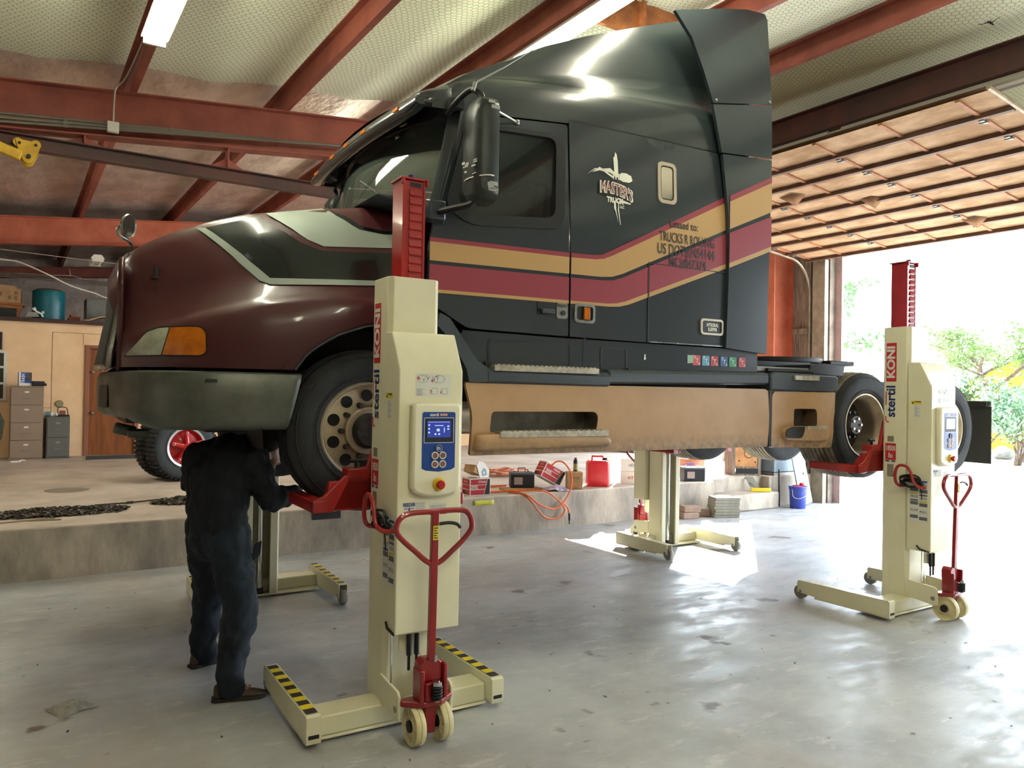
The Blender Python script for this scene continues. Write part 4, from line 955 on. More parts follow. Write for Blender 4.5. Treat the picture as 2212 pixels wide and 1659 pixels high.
# ---- mirrors and antenna -----------------------------------------
for yy in (0, 1):
    m_ = (lambda p: (p[0], WID - p[1], p[2])) if yy else (lambda p: p)
    mr = empty('door_mirror', (0, 0, -1.1)); mr.parent = truck
    mb = MB(); hs = rrect(-.125, .105, -.33, .33, .075, 6)
    mb.loft([[m_((x, -.235 + a * e, 3.36 + b * e)) for a, b in hs] for x, e in ((.465, .55), (.475, .82), (.505, .97), (.55, 1.0), (.615, 1.0), (.62, .97))], closed=True, cap=True)
    hou = mb.build('housing', mat('mirror_plastic', '1f2725', .4, c2='2a322f', nscale=10), mr, ang=45)
    mb = MB(); mb.loft([[m_((x, -.235 + a * .93, 3.36 + b * .95)) for a, b in hs] for x in (.615, .623)], closed=True, cap=True); mb.build('mirror_glass', M_chrome, mr)
    mb = MB(); mb.tube([m_(p) for p in [(.33, .0, 2.99), (.42, -.12, 3.01), (.50, -.2, 3.03), (.53, -.22, 3.06)]], .022, 10, smooth=4); mb.build('lower_arm', M_rubber, mr); mb = MB(); mb.tube([m_(p) for p in [(.46, .06, 3.67), (.48, -.05, 3.73), (.52, -.16, 3.775), (.56, -.22, 3.73), (.56, -.23, 3.68)]], .02, 10, smooth=4)
    mb.build('upper_arm', M_rubber, mr)
    mb = MB(); mb.tube([m_(p) for p in [(.59, -.2, 3.69), (.98, .05, 3.72)]], .008, 8); mb.sphere(m_((.99, .055, 3.72)), .022, 10, 8); mb.build('brace', M_chrome, mr)
    mb = MB(); mb.loft([[m_(p) for p in q] for q in ([(.27, .02, 2.93), (.43, .02, 2.93), (.43, .02, 3.09), (.29, .02, 3.09)], [(.29, -.05, 2.95), (.41, -.05, 2.95), (.41, -.05, 3.07), (.30, -.05, 3.07)])], closed=True, cap=True); mb.build('bracket', M_blk, mr, bevel=.01)
    if not yy:
        mb = MB(); mb.lathe([(.01, 0)], (0, 0, 0)) if False else None
        pts = []
        for k in range(33):
            t = 2 * PI * k / 32; pts.append((.545 + .085 * math.cos(t), -.245 + .128 * math.sin(t), 3.185 + .01 * math.cos(t)))
        mb.tube(pts[:-1], .004, 6, closed=True); mb.build('wire_tie', M_white, mr)
        mb = MB(); rn = random.Random(3)
        for k in range(16):
            mb = MB(); z = rn.choice([3.2, 3.24, 3.15, 3.1, 3.28, 3.63]) + rn.uniform(-.02, .02); y = rn.uniform(-.34, -.16); w = rn.uniform(.006, .03); h = rn.uniform(.004, .012)
            mb.panel([(y - w, z - h), (y + w, z - h * .4), (y + w * .9, z + h), (y - w * .8, z + h * .5)], lambda a, b: (.4632, a, b), step=.1) if abs(z - 3.36) < .17 else mb.box(.53 + w, .56 + w * 2, -.3605, -.355, z - h, z + h)
            mb.build('scuff', mat('scuffed_paint', 'a9aaa2', .7), mr)
        mb = MB(); pts = [(.50, -.22, 3.77), (.52, -.21, 3.80), (.75, -.16, 3.965), (1.05, -.10, 4.20), (1.35, -.04, 4.42)]
        mb.tube(pts, [.006, .0025], 6)
        for k in range(26): c = Vector(pts[1]).lerp(Vector(pts[2]), .1 + .9 * k / 26); mb.sphere(c, .0065, 6, 4)
        mb.cyl((.50, -.22, 3.74), (.525, -.205, 3.805), .013); tb(mb, 'antenna', M_grey)
hm = empty('hood_mirror', (0, 0, -1.1)); hm.parent = truck
mb = MB(); mb.tube([(-1.335, .58, 2.665), (-1.36, .52, 2.70), (-1.415, .48, 2.725), (-1.42, .49, 2.77), (-1.39, .5, 2.80)], .009, 8, smooth=5); mb.build('arm', M_chrome, hm)
mb = MB(); nrm = Vector((.80, -.58, -.1)); mb.lathe([(.0, .0), (.058, .0), (.068, .007), (.071, .0), (.068, -.01), (.04, -.026), (.0, -.03)], (-1.365, .5, 2.785), nrm, 28); mb.build('mirror_head', M_chrome, hm)
mb = MB(); mb.lathe([(.0, .006), (.035, .004), (.06, .002)], (-1.365, .5, 2.785), nrm, 28); mb.build('mirror_glass', mat('convex_glass', '4d4a44', .08, .6), hm)

# ================================================================== mobile column lifts
M_cream = mat('cream_powder_coat', 'dcd7b8', .38, c2='d6d1b1', nscale=3, coat=.15, rough2=.48)
M_cream2 = mat('cream_cover_plastic', 'e0dbbf', .42, coat=.1)
M_lred = mat('red_lift_paint', 'a3201e', .3, coat=.4, c2='93191a', nscale=5)
M_hred = mat('red_pump_paint', '8e1518', .28, coat=.4, c2='7e1115', nscale=8)
M_blue = mat('blue_panel', '123f8a', .4)
M_navy = mat('navy_letters', '1c2c66', .5)
M_redlab = mat('red_label', 'b5262c', .5)
M_screen = mat('touch_screen', '1b2350', .1, emit='2a3a8c', estr=.35)
M_ui = mat('screen_marks', '8fa0d8', .3, emit='8fa0d8', estr=.5)
M_poly = mat('ivory_polyurethane', 'd8cfa4', .4, c2='cbbf90', nscale=9)
M_roller = mat('grey_roller', '8b8880', .5, c2='75726a', nscale=12)
M_rod = mat('chrome_rod', 'c6c6c2', .08, 1.0)
M_tapey = mat('yellow_tape', 'd8c223', .5); M_tapeb = mat('black_tape', '2c2523', .5)
M_sheet = mat('white_sticker', 'd0d0c4', .5); M_pict = mat('pictogram_grey', '5c6068', .6); M_warn = mat('warning_yellow', 'd2bb2c', .5)
M_bluelab = mat('blue_sticker_bar', '2c4a86', .5); M_greylab = mat('grey_rating_plate', '8b8675', .5, .3)
lift = empty('column_lift', (0, 0, 0), 0, 'x', 'vehicle lift', 'cream mobile column lifts')
# base: cross beam, plate
mb = MB(); mb.box(-.38, .64, -.045, .24, .012, .03); mb.box(-.38, .64, -.035, .15, .03, .135); mb.build('cross_beam', M_cream, lift, bevel=.012)
for u0, u1 in ((-.455, -.375), (.635, .715)):
    mb = MB(); w = .007
    pf = [(-.115, .05), (-.115, .168), (-.10, .182), (.765, .172), (.78, .155), (.78, .06), (-.09, .032)]
    mb.prism(pf, 'x', u0, u0 + w); mb.prism(pf, 'x', u1 - w, u1); mb.prism([(-.115, .170), (-.10, .182), (.77, .172), (.77, .164), (-.1, .172)], 'x', u0, u1); mb.box(u0, u1, -.115, .6, .035, .05); mb.box(u0, u1, -.115, -.105, .04, .175)
    lg = mb.build('leg', M_cream, lift, bevel=.003)
    mb = MB(); c = (u0 + u1) / 2; mb.lathe([(.0, -.026), (.058, -.026), (.062, -.02), (.062, .02), (.058, .026), (.0, .026)], (c, .765, .063), (1, 0, 0), 24); mb.build('roller', M_roller, lg)
    mb = MB(); mb.cyl((u0 - .004, .745, .075), (u1 + .004, .745, .075), .014, seg=10); mb.build('axle_bolt', M_grey, lg)
    mb = MB(); mb.box(u0 + .012, u1 - .012, -.1165, -.115, .062, .082); mb.build('scrape', M_black, lg)
    mb = MB(); n = 13
    for k in range(n):
        a = -.085 + .82 * k / n; b = -.085 + .82 * (k + 1) / n; za = .1865 - .0115 * (a + .1) / .865; zb_ = .1865 - .0115 * (b + .1) / .865
        mb.mi = (k + 1) % 2; mb.f([mb.v((u0 + .008, a, za)), mb.v((u1 - .012, a, za)), mb.v((u1 - .012, b, zb_)), mb.v((u0 + .008, b, zb_))])
    mb.build('hazard_tape', [M_tapey, M_tapeb], lg, recalc=False)
# column
mb = MB()
sec = [(.028, 0), (.285, 0), (.312, .028), (.312, .225), (.296, .245), (.235, .245), (.235, .22), (.285, .205), (.285, .03), (.027, .03), (.027, .205), (.078, .22), (.078, .245), (.016, .245), (0, .225), (0, .028)]
mb.prism(sec, 'z', .03, 2.493); cl = mb.build('column', M_cream, lift, bevel=.004)
mb = MB(); mb.box(.027, .285, .03, .20, 2.47, 2.485); mb.build('top_cap', M_cream, cl)
mb = MB(); mb.cyl((.156, .19, .03), (.156, .19, .08), .036, seg=20); mb.build('cylinder_foot', M_black, cl)
mb = MB(); mb.cyl((.156, .19, .08), (.156, .19, 1.15), .026, seg=24); mb.build('cylinder_rod', M_rod, cl)
mb = MB(); mb.box(.03, .282, .03, .04, .04, 2.45); mb.build('inner_web', mat('painted_shade_cream', 'c4bf9f', .5), cl)  # darker copy of the cream paints shade into the column recess
# red mast
ms = empty('mast', (0, 0, 0)); ms.parent = lift
mb = MB(); mb.box(.108, .25, .095, .098, 1.2, 3.07); mb.box(.108, .122, .09, .24, 1.2, 3.075); mb.box(.236, .25, .09, .24, 1.2, 3.075); mb.box(.108, .25, .235, .24, 1.2, 3.07); mb.build('mast_channel', M_lred, ms, bevel=.004)
mb = MB()
for k in range(22): z = 1.95 + k * .049; mb.prism([(.06 + .034, z), (.084, z + .006), (.094, z + .044)], 'x', .15, .228)
mb.build('ratchet_ladder', M_lred, ms, bevel=.002)
mb = MB(); mb.box(.095, .262, .085, .25, 3.075, 3.087); mb.box(.10, .112, .075, .10, 3.045, 3.087); mb.box(.25, .265, .075, .10, 3.045, 3.087); mb.build('mast_cap', M_lred, ms, bevel=.003)
mb = MB(); mb.cyl((.175, .12, 3.087), (.175, .12, 3.108), .02, seg=12); mb.build('cap_knob', mat('blue_knob', '2b2f6a', .4), ms)
mb = MB(); mb.box(.155, .222, .0925, .0945, 3.035, 3.06); mb.build('mast_slot', M_black, ms)
# control housing
mb = MB(); mb.prism([(0.0, .555), (-.208, .555), (-.208, 1.967), (-.10, 2.175), (0.0, 2.175)], 'x', -.02, .36); hs = mb.build('housing', M_cream, lift, bevel=.006)
def vf(u, z, v=-.2095): return flat((u, v, z), (1, 0, 0), (0, 0, 1))          # on the front of the housing
def lf(v, z, u=-.0212): return flat((u, v, z), (0, -1, 0), (0, 0, 1))         # on its left side
mb = MB(); cov = [(.045, 1.775), (.06, 1.79), (.32, 1.79), (.335, 1.775), (.335, 1.335), (.318, 1.31), (.27, 1.292), (.19, 1.284), (.11, 1.292), (.062, 1.31), (.045, 1.335)]
cx_, cz_ = .19, 1.54
mb.loft([[(cx_ + (a - cx_) * e, v, cz_ + (b - cz_) * e2) for a, b in cov] for v, e, e2 in ((-.208, 1.0, 1.0), (-.238, 1.0, 1.0), (-.252, .93, .965))], closed=True, cap=True)
cv = mb.build('control_cover', M_cream2, lift, bevel=.006)
mb = MB(); bl = [(.098, 1.735), (.105, 1.742), (.288, 1.742), (.295, 1.735), (.295, 1.44), (.27, 1.428), (.197, 1.42), (.123, 1.428), (.098, 1.44)]
mb.panel(bl, lambda a, b: (a, -.2535, b), step=.06); bp_ = mb.build('keypad', M_blue, cv)
mb = MB(); mb.panel(rrect(.108, .286, 1.575, 1.712, .004), lambda a, b: (a, -.2542, b), holes=[rrect(.111, .283, 1.578, 1.709, .003)], step=.06); mb.build('keypad_line', M_sheet, bp_)
mb = MB(); mb.panel(rrect(.114, .28, 1.582, 1.706, .003), lambda a, b: (a, -.2545, b), step=.08); mb.build('screen_bezel', M_black, bp_)
mb = MB(); mb.panel(rrect(.127, .267, 1.605, 1.694, .003), lambda a, b: (a, -.2552, b), step=.08); scr = mb.build('screen', M_screen, bp_)
mb = MB(); q = lambda a, b: (a, -.2556, b)
for z in (1.672, 1.652, 1.632): mb.panel(rrect(.132, .142, z - .005, z + .005, .004), q, step=.02)
mb.panel([(.17, 1.667), (.222, 1.667), (.222, 1.671), (.17, 1.671)], q); mb.panel([(.182, 1.638), (.2, 1.638), (.2, 1.652), (.182, 1.652)], q); mb.panel([(.225, 1.63), (.228, 1.63), (.231, 1.645), (.228, 1.66), (.225, 1.66)], q)
for u in (.175, .197): mb.panel(rrect(u - .006, u + .006, 1.618, 1.628, .004), q, step=.02)
for z in (1.665, 1.65): mb.panel([(.245, z - .004), (.257, z - .004), (.257, z + .004), (.245, z + .004)], q)
mb.panel([(.13, 1.687), (.26, 1.687), (.26, 1.689), (.13, 1.689)], q); mb.build('screen_marks', M_ui, bp_)
mb = MB(); add_text(mb, 'stertil', .022, lambda a, b: (.168 + a, -.2545, 1.727 + b), bold=.0008); mb.build('keypad_word', M_sheet, bp_, recalc=False)
mb = MB(); mb.panel([(.2, 1.72), (.247, 1.72), (.247, 1.734), (.2, 1.734)], lambda a, b: (a, -.2543, b)); kb = mb.build('keypad_tag', M_redlab, bp_)
mb = MB(); add_text(mb, 'KONI', .015, lambda a, b: (.2235 + a, -.2552, 1.727 + b), bold=.0006, squeeze=1.1); mb.build('keypad_tag_word', M_sheet, bp_, recalc=False)
for i, (u, z) in enumerate(((.197, 1.547), (.174, 1.508), (.220, 1.508), (.174, 1.461), (.220, 1.461))):
    mb = MB(); mb.lathe([(.021, 0), (.0205, -.006), (.016, -.007)] + ([(.014, -.002), (.0, -.002)] if i == 0 else [(.015, -.004), (.0, -.004)]), (u, -.2535, z), (0, 1, 0), 24); bt = mb.build('button', M_sheet if i else M_blue, cv)
    mb = MB()
    if i: mb.lathe([(.0, -.008), (.013, -.008), (.014, -.005)], (u, -.2535, z), (0, 1, 0), 20); mb.build('button_face', mat('button_red_brown', '8a5548', .4), bt)
    else:
        mb.lathe([(.0185, -.0075), (.0165, -.0078), (.0165, -.007)], (u, -.2535, z), (0, 1, 0), 24); add_text(mb, '((i))', .017, lambda a, b: (u + a, -.2565, z + b), bold=.0006, squeeze=.9); mb.build('button_face', M_sheet, bt)
mb = MB(); mb.lathe([(.036, 0), (.036, -.006), (.03, -.012), (.0, -.012)], (.2, -.2525, 1.352), (0, 1, 0), 28); es = mb.build('emergency_stop', mat('estop_yellow', 'd9b416', .4), cv)
mb = MB(); mb.lathe([(.016, -.01), (.016, -.022), (.024, -.025), (.024, -.036), (.018, -.042), (.0, -.042)], (.2, -.2525, 1.352), (0, 1, 0), 24); mb.build('stop_knob', mat('estop_red', 'b01e1a', .35), es)
# stickers on the front
mb = MB(); mb.panel([(.075, 1.825), (.285, 1.825), (.285, 1.948), (.075, 1.948)], lambda a, b: (a, -.2086, b)); st = mb.build('instruction_sheet', M_sheet, hs)
mb = MB(); rn = random.Random(8)
q = lambda a, b: (a, -.2091, b)
for u0 in (.115, .215): mb.panel(rrect(u0 - .03, u0 + .03, 1.9, 1.94, .018), q, holes=[rrect(u0 - .0285, u0 + .0285, 1.9015, 1.9385, .017)], step=.03)
for u0 in (.185, .19): pass
for u0, z0 in ((.172, 1.90), (.172, 1.838), (.233, 1.838)): mb.panel([(u0, z0), (u0 + .032, z0), (u0 + .032, z0 + .033), (u0, z0 + .033)], q, holes=[[(u0 + .0015, z0 + .0015), (u0 + .0305, z0 + .0015), (u0 + .0305, z0 + .0315), (u0 + .0015, z0 + .0315)]], step=.05)
for k in range(7): mb.panel([(.08, 1.83 + k * .0055), (.08 + rn.uniform(.03, .062), 1.83 + k * .0055), (.11, 1.832 + k * .0055), (.08, 1.832 + k * .0055)], q)
for k in range(14): a, b = rn.uniform(.095, .27), rn.uniform(1.905, 1.935); mb.panel([(a, b), (a + .003, b), (a + rn.uniform(-.006, .008), b + .012), (a - .001, b + .011)], q)
mb.build('sheet_drawings', M_pict, st)
mb = MB()
for u0, z0, d in ((.165, 1.84, 1), (.226, 1.84, -1)):
    z1, z2 = (z0, z0 + .022) if d > 0 else (z0 + .022, z0); mb.panel([(u0 - .002, z1), (u0 + .002, z1), (u0 + .002, z2 - .008 * d), (u0 + .006, z2 - .008 * d), (u0, z2), (u0 - .006, z2 - .008 * d), (u0 - .002, z2 - .008 * d)][::1], q)
mb.panel(rrect(.082, .098, 1.915, 1.931, .007), q, holes=[rrect(.087, .093, 1.92, 1.926, .0025)], step=.02); mb.panel(rrect(.166, .18, 1.905, 1.915, .004), q, step=.02); mb.build('sheet_red_marks', M_redlab, st)
mb = MB(); mb.panel([(.02, 1.20), (.145, 1.20), (.145, 1.258), (.02, 1.258)], lambda a, b: (a, -.2086, b)); st = mb.build('dealer_sticker', M_sheet, hs)
mb = MB(); add_text(mb, 'REEDER', .026, lambda a, b: (.05 + a, -.2092, 1.243 + b), bold=.001, squeeze=.8); mb.panel([(.022, 1.222), (.08, 1.222), (.08, 1.225), (.022, 1.225)], q); mb.panel([(.045, 1.213), (.056, 1.213), (.05, 1.236)], q); mb.build('dealer_marks', M_navy, st, recalc=False)
mb = MB()
for k in range(5): mb.panel([(.09, 1.212 + k * .009), (.14, 1.212 + k * .009), (.14, 1.214 + k * .009), (.09, 1.214 + k * .009)], q)
mb.panel([(.022, 1.203), (.14, 1.203), (.14, 1.206), (.022, 1.206)], q); mb.build('dealer_lines', M_pict, st)
mb = MB(); mb.panel([(.168, 1.19), (.272, 1.19), (.272, 1.245), (.168, 1.245)], lambda a, b: (a, -.2086, b)); st = mb.build('notice_sticker', M_sheet, hs)
mb = MB(); mb.panel([(.168, 1.182), (.272, 1.182), (.272, 1.193), (.168, 1.193)], q); mb.build('notice_band', M_redlab, st)
mb = MB()
for k in range(5): mb.panel([(.174, 1.202 + k * .007), (.266 - .02 * (k % 2), 1.202 + k * .007), (.266 - .02 * (k % 2), 1.2035 + k * .007), (.174, 1.2035 + k * .007)], q)
mb.build('notice_lines', M_pict, st)
# stickers on the left side of the housing
L_ = lambda a, b: (-.0206, -a, b)
mb = MB(); mb.panel([(.03, 1.812), (.12, 1.812), (.12, 1.842), (.03, 1.842)], L_); st = mb.build('warning_sticker', M_warn, hs)
mb = MB(); mb.panel([(.036, 1.817), (.056, 1.817), (.046, 1.837)], lambda a, b: (-.0211, -a, b)); mb.panel([(.062, 1.83), (.115, 1.83), (.115, 1.837), (.062, 1.837)], lambda a, b: (-.0211, -a, b)); mb.build('warning_mark', M_black, st)
mb = MB(); mb.panel([(.055, 1.70), (.115, 1.70), (.115, 1.808), (.055, 1.808)], L_); st = mb.build('note_sticker', M_sheet, hs)
mb = MB()
for k in range(9): mb.panel([(.06, 1.71 + k * .0105), (.108 - .012 * (k % 3), 1.71 + k * .0105), (.108 - .012 * (k % 3), 1.7125 + k * .0105), (.06, 1.7125 + k * .0105)], lambda a, b: (-.0211, -a, b))
mb.build('note_lines', M_pict, st)
mb = MB(); mb.panel([(.025, .80), (.185, .80), (.185, 1.175), (.025, 1.175)], L_); st = mb.build('pictogram_sheet', M_sheet, hs)
m1, m2, m3, m4 = MB(), MB(), MB(), MB()
rn = random.Random(2)
L2_ = lambda a, b: (-.0212, -a, b)
for c in range(2):
    a0 = .03 + c * .08
    for r in range(6):
        z0 = 1.125 - r * .058 - c * .012; t = (m1, m2, m4, m3, m4, m3)[(r + c) % 6] if r else m1
        if r in (0, 2, 3): t.panel([(a0, z0 + .03), (a0 + .068, z0 + .03), (a0 + .068, z0 + .044), (a0, z0 + .044)], L2_)
        if r % 2: m3.panel([(a0, z0 - .002), (a0 + .07, z0 - .002), (a0 + .07, z0 + .026), (a0, z0 + .026)], L2_)
        else:
            for k in range(5): a = a0 + .006 + k * .013; m3.panel([(a, z0), (a + .006, z0), (a + rn.uniform(.001, .01), z0 + .022), (a, z0 + .02)], L2_)
m1.build('sheet_blue_bars', M_bluelab, st); m2.build('sheet_red_bar', M_redlab, st); m3.build('sheet_pictures', M_pict, st); m4.build('sheet_yellow_bars', M_warn, st)
# lettering on the column side
C_ = lambda o=.0006: (lambda a, b: (-o, .165 - b * -1 * -1 if False else .165 + -b * -1, a))
def colside(o): return lambda a, b: (-o, .165 - b, a)
mb = MB(); mb.panel([(2.009, -.047), (2.353, -.047), (2.353, .047), (2.009, .047)], colside(.0006), step=.1); kn = mb.build('brand_panel', M_redlab, cl)
cs = lambda o, z0: (lambda a, b: (-o, .165 + b, z0 + a))
mb = MB(); add_text(mb, 'KONI', .098, cs(.0012, 2.182), bold=.004, squeeze=1.18); mb.build('brand_letters', M_sheet, kn, recalc=False)
mb = MB(); add_text(mb, 'stertil', .118, cs(.0008, 1.834), bold=.003, squeeze=1.02); mb.build('brand_word', M_navy, cl, recalc=False)
mb = MB(); mb.panel([(1.80, -.052), (1.92, -.052), (1.92, -.042), (1.80, -.042)], lambda a, b: (-.0008, .165 - b, a)); mb.tube([(-.002, .213, 1.70), (-.002, .211, 1.665), (-.002, .20, 1.652), (-.002, .185, 1.648)], .005, 6); mb.build('brand_swash', M_redlab, cl)
mb = MB(); mb.panel([(1.313, -.05), (1.461, -.05), (1.461, .05), (1.313, .05)], lambda a, b: (-.0006, .165 - b, a), step=.1); ld = mb.build('load_plate', M_redlab, cl)
up = lambda z0: (lambda a, b: (-.0012, .165 - a, z0 + b))
mb = MB(); add_text(mb, '18500', .062, up(1.415), bold=.0015, squeeze=.58); add_text(mb, 'lbs', .062, up(1.352), bold=.0015, squeeze=.62); mb.build('load_words', M_sheet, ld, recalc=False)
mb = MB(); mb.panel([(1.475, -.03), (1.525, -.03), (1.525, .03), (1.475, .03)], lambda a, b: (-.0006, .165 - b, a)); mb.build('small_plate', M_greylab, cl)
mb = MB(); mb.panel([(1.296, -.048), (1.31, -.048), (1.31, -.01), (1.296, -.01)], lambda a, b: (-.0006, .165 - b, a)); mb.panel([(1.296, .01), (1.31, .01), (1.31, .045), (1.296, .045)], lambda a, b: (-.0006, .165 - b, a)); mb.build('blue_tabs', M_bluelab, cl)
mb = MB(); mb.panel([(1.165, -.03), (1.275, -.03), (1.275, .03), (1.165, .03)], lambda a, b: (-.0006, .165 - b, a)); mb.build('rating_plate', M_greylab, cl)
# cable hook with coiled cable
mb = MB(); mb.tube([(-.018, -.16, 1.10), (-.075, -.15, 1.105), (-.10, -.11, 1.14), (-.10, -.075, 1.23), (-.10, -.04, 1.275), (-.10, .02, 1.28), (-.10, .055, 1.24), (-.10, .06, 1.15), (-.08, .04, 1.105), (-.0, .03, 1.10)], .0125, 10, smooth=5); hk = mb.build('cable_hook', M_lred, lift)
mb = MB(); rn = random.Random(5)
for k in range(5):
    pts = [(-.05 + rn.uniform(-.02, .02), -.05 + (.085 + rn.uniform(-.02, .02)) * math.cos(2 * PI * i / 10), 1.125 + .02 * k * .3 + (.022 + .008 * k) * math.sin(2 * PI * i / 10)) for i in range(10)]
    mb.tube(pts, .0075, 6, closed=True, smooth=3)
mb.tube([(-.06, -.13, 1.12), (-.06, -.15, 1.06), (-.055, -.15, 1.0)], .004, 6); mb.build('coiled_cable', M_black, hk)
# bits below the housing
mb = MB(); mb.tube([(-.005, -.13, .56), (-.005, -.13, .30), (-.005, -.15, .27), (.03, -.21, .22)], .0055, 8, smooth=4); mb.build('lever_rod', M_rod, lift)
mb = MB(); mb.prism([(.04, .56), (.25, .56), (.25, .40), (.2, .37), (.16, .42), (.04, .45)], 'y', -.13, -.12); mb.build('pump_plate', M_cream, lift)
for u in (.09, .135):
    mb = MB(); mb.cyl((u, -.15, .53), (u, -.15, .42), .014, seg=12); mb.cyl((u, -.15, .42), (u, -.15, .34), .008, seg=10); mb.build('gas_strut', M_black, lift)
mb = MB(); mb.tube([(-.022, -.09, .60), (-.028, -.12, .575), (-.022, -.2, .56)], .008, 6); mb.build('black_grip', M_black, lift)
# steering head with pump, wheels and drawbar
for u0, u1 in ((-.02, -.005), (.285, .30)):
    mb = MB(); mb.prism([(0.0, .15), (0.0, .295), (-.25, .275), (-.272, .255), (-.272, .13), (-.25, .118), (-.2, .125)], 'x', u0, u1); mb.build('steering_bracket', M_cream, lift, bevel=.004)
    mb = MB(); c = (u0 + u1) / 2; mb.cyl((c - .012, -.235, .18), (c + .012, -.235, .18), .018, seg=12); mb.build('bracket_bolt', M_grey, lift)
hd = empty('pump_head', (0, 0, 0)); hd.parent = lift
mb = MB(); mb.prism(rpoly([(-.01, -.24), (-.01, -.29), (.09, -.36), (.19, -.36), (.285, -.29), (.285, -.24)], .01), 'z', .205, .235); mb.prism(rpoly([(.085, -.27), (.085, -.33), (.10, -.36), (.185, -.36), (.20, -.33), (.20, -.27)], .01), 'z', .235, .33)
mb.prism(rpoly([(.08, .33), (.20, .33), (.21, .36), (.20, .425), (.17, .445), (.10, .445), (.075, .42), (.075, .36)], .01), 'y', -.33, -.25); mb.prism([(.105, .21), (.175, .21), (.165, .06), (.115, .06)], 'y', -.335, -.265); mb.box(.065, .09, -.36, -.26, .23, .40); mb.box(.20, .222, -.36, -.28, .24, .42)
mb.build('pump_body', M_hred, hd, bevel=.006)
mb = MB()
pts = []
for k in range(60): t = k / 59; pts.append((.148 + .024 * math.cos(t * 2 * PI * 5), -.385 + .024 * math.sin(t * 2 * PI * 5), .245 + .075 * t))
mb.tube(pts, .006, 6); mb.build('spring', M_black, hd)
mb = MB(); mb.cyl((.148, -.385, .24), (.148, -.385, .35), .014, seg=12); mb.cyl((.148, -.385, .325), (.148, -.385, .345), .026, seg=16); mb.build('spring_pin', M_rod, hd)
mb = MB(); mb.cyl((.16, -.33, .43), (.16, -.33, .465), .012, seg=10); mb.build('pivot_pin', M_rod, hd)
for u in (.06, .215):
    mb = MB(); mb.lathe([(.03, -.022), (.045, -.028), (.06, -.018), (.085, -.02), (.098, -.028), (.102, -.022), (.102, -.004), (.098, .0), (.102, .004), (.102, .022), (.098, .028), (.085, .02), (.06, .018), (.045, .028), (.03, .022)], (u, -.30, .103), (1, 0, 0), 40)
    for k in range(8):
        t = 2 * PI * k / 8; c = Vector((u, -.30, .103)); d = Vector((0, math.cos(t), math.sin(t))); mb.beam(c + d * .04 + Vector((-.02, 0, 0)), c + d * .088 + Vector((-.02, 0, 0)), .006, .008, (1, 0, 0))
    wh = mb.build('steer_wheel', M_poly, hd, ang=40)
    mb = MB(); mb.cyl((u - .034, -.30, .103), (u + .034, -.30, .103), .03, seg=18); mb.build('wheel_bearing', M_black, wh)
db = empty('drawbar', (0, 0, 0)); db.parent = lift
mb = MB(); mb.loft([[(.138 + a, -.325 - .02 * t + b, .44 + .79 * t) for a, b in ((-.02, -.014), (.02, -.014), (.02, .014), (-.02, .014))] for t in (0, 1)], closed=True, cap=True); mb.build('drawbar_tube', M_hred, db, bevel=.003)
mb = MB(); mb.tube([(.135, -.345, 1.222), (.27, -.345, 1.222), (.33, -.345, 1.205), (.358, -.345, 1.15), (.345, -.345, 1.10), (.26, -.342, 1.02), (.14, -.338, .945), (.02, -.342, 1.03), (-.065, -.345, 1.11), (-.078, -.345, 1.16), (-.05, -.345, 1.205), (.01, -.345, 1.222)], .0145, 10, closed=True, smooth=5); mb.build('loop_handle', M_hred, db)
mb = MB(); mb.tube([(.155, -.345, 1.155), (.22, -.348, 1.158), (.265, -.35, 1.148), (.285, -.352, 1.128)], .009, 8, smooth=4); mb.build('release_lever', M_black, db)
mb = MB(); mb.panel([(.122, 1.075), (.154, 1.075), (.154, 1.15), (.122, 1.15)], lambda a, b: (a, -.3585 - .02 * (b - 1.07), b)); yl = mb.build('yellow_label', M_warn, db)
mb = MB()
for k in range(5): mb.panel([(.126, 1.083 + k * .013), (.149 - .006 * (k % 2), 1.083 + k * .013), (.149 - .006 * (k % 2), 1.088 + k * .013), (.126, 1.088 + k * .013)], lambda a, b: (a, -.3592 - .02 * (b - 1.07), b))
mb.build('label_print', M_black, yl)
# carriage and forks
cg = empty('carriage', (0, 0, 0)); cg.parent = lift
mb = MB(); mb.box(.06, .25, .14, .27, 1.10, 1.62); mb.prism([(-.245, 1.16), (-.245, 1.22), (-.12, 1.35), (.41, 1.35), (.535, 1.22), (.535, 1.16)], 'y', .27, .30)
mb.loft([[(u, v, z) for v, z in ((.27, 1.165), (.40, 1.165), (.40, 1.20), (.30, 1.33), (.27, 1.33))] for u in (-.235, .53)], closed=True, cap=True)
mb.box(-.13, .44, .255, .36, 1.345, 1.40)
mb.prism([(-.02, 1.40), (.05, 1.62), (.26, 1.62), (.33, 1.40)], 'y', .25, .28); mb.build('carriage_plate', M_lred, cg, bevel=.005)
mb = MB()
for k in range(9): mb.cyl((-.14 + .07 * k, .362, 1.31), (-.14 + .07 * k, .345, 1.31), .013, seg=10)
mb.build('adjuster_holes', M_black, cg)
for s_, u0 in ((-1, -.245), (1, .535)):
    u1 = u0 + s_ * .085; a, b = min(u0, u1), max(u0, u1)
    mb = MB(); mb.box(a, b, .25, .76, 1.155, 1.225); i0 = u0
    mb.loft([[(u, v, z) for u, z in ((i0, 1.155), (i0 - s_ * .045, 1.16), (i0 - s_ * .0, 1.215))] for v in (.42, .76)], closed=True, cap=True)
    mb.prism([(i0 - s_ * .03, 1.155), (u1, 1.155), (u1, 1.225), (i0 + s_ * .02, 1.25), (i0 - s_ * .10, 1.36), (i0 - s_ * .14, 1.36)], 'y', .255, .285)
    mb.build('fork', M_lred, cg, bevel=.006)
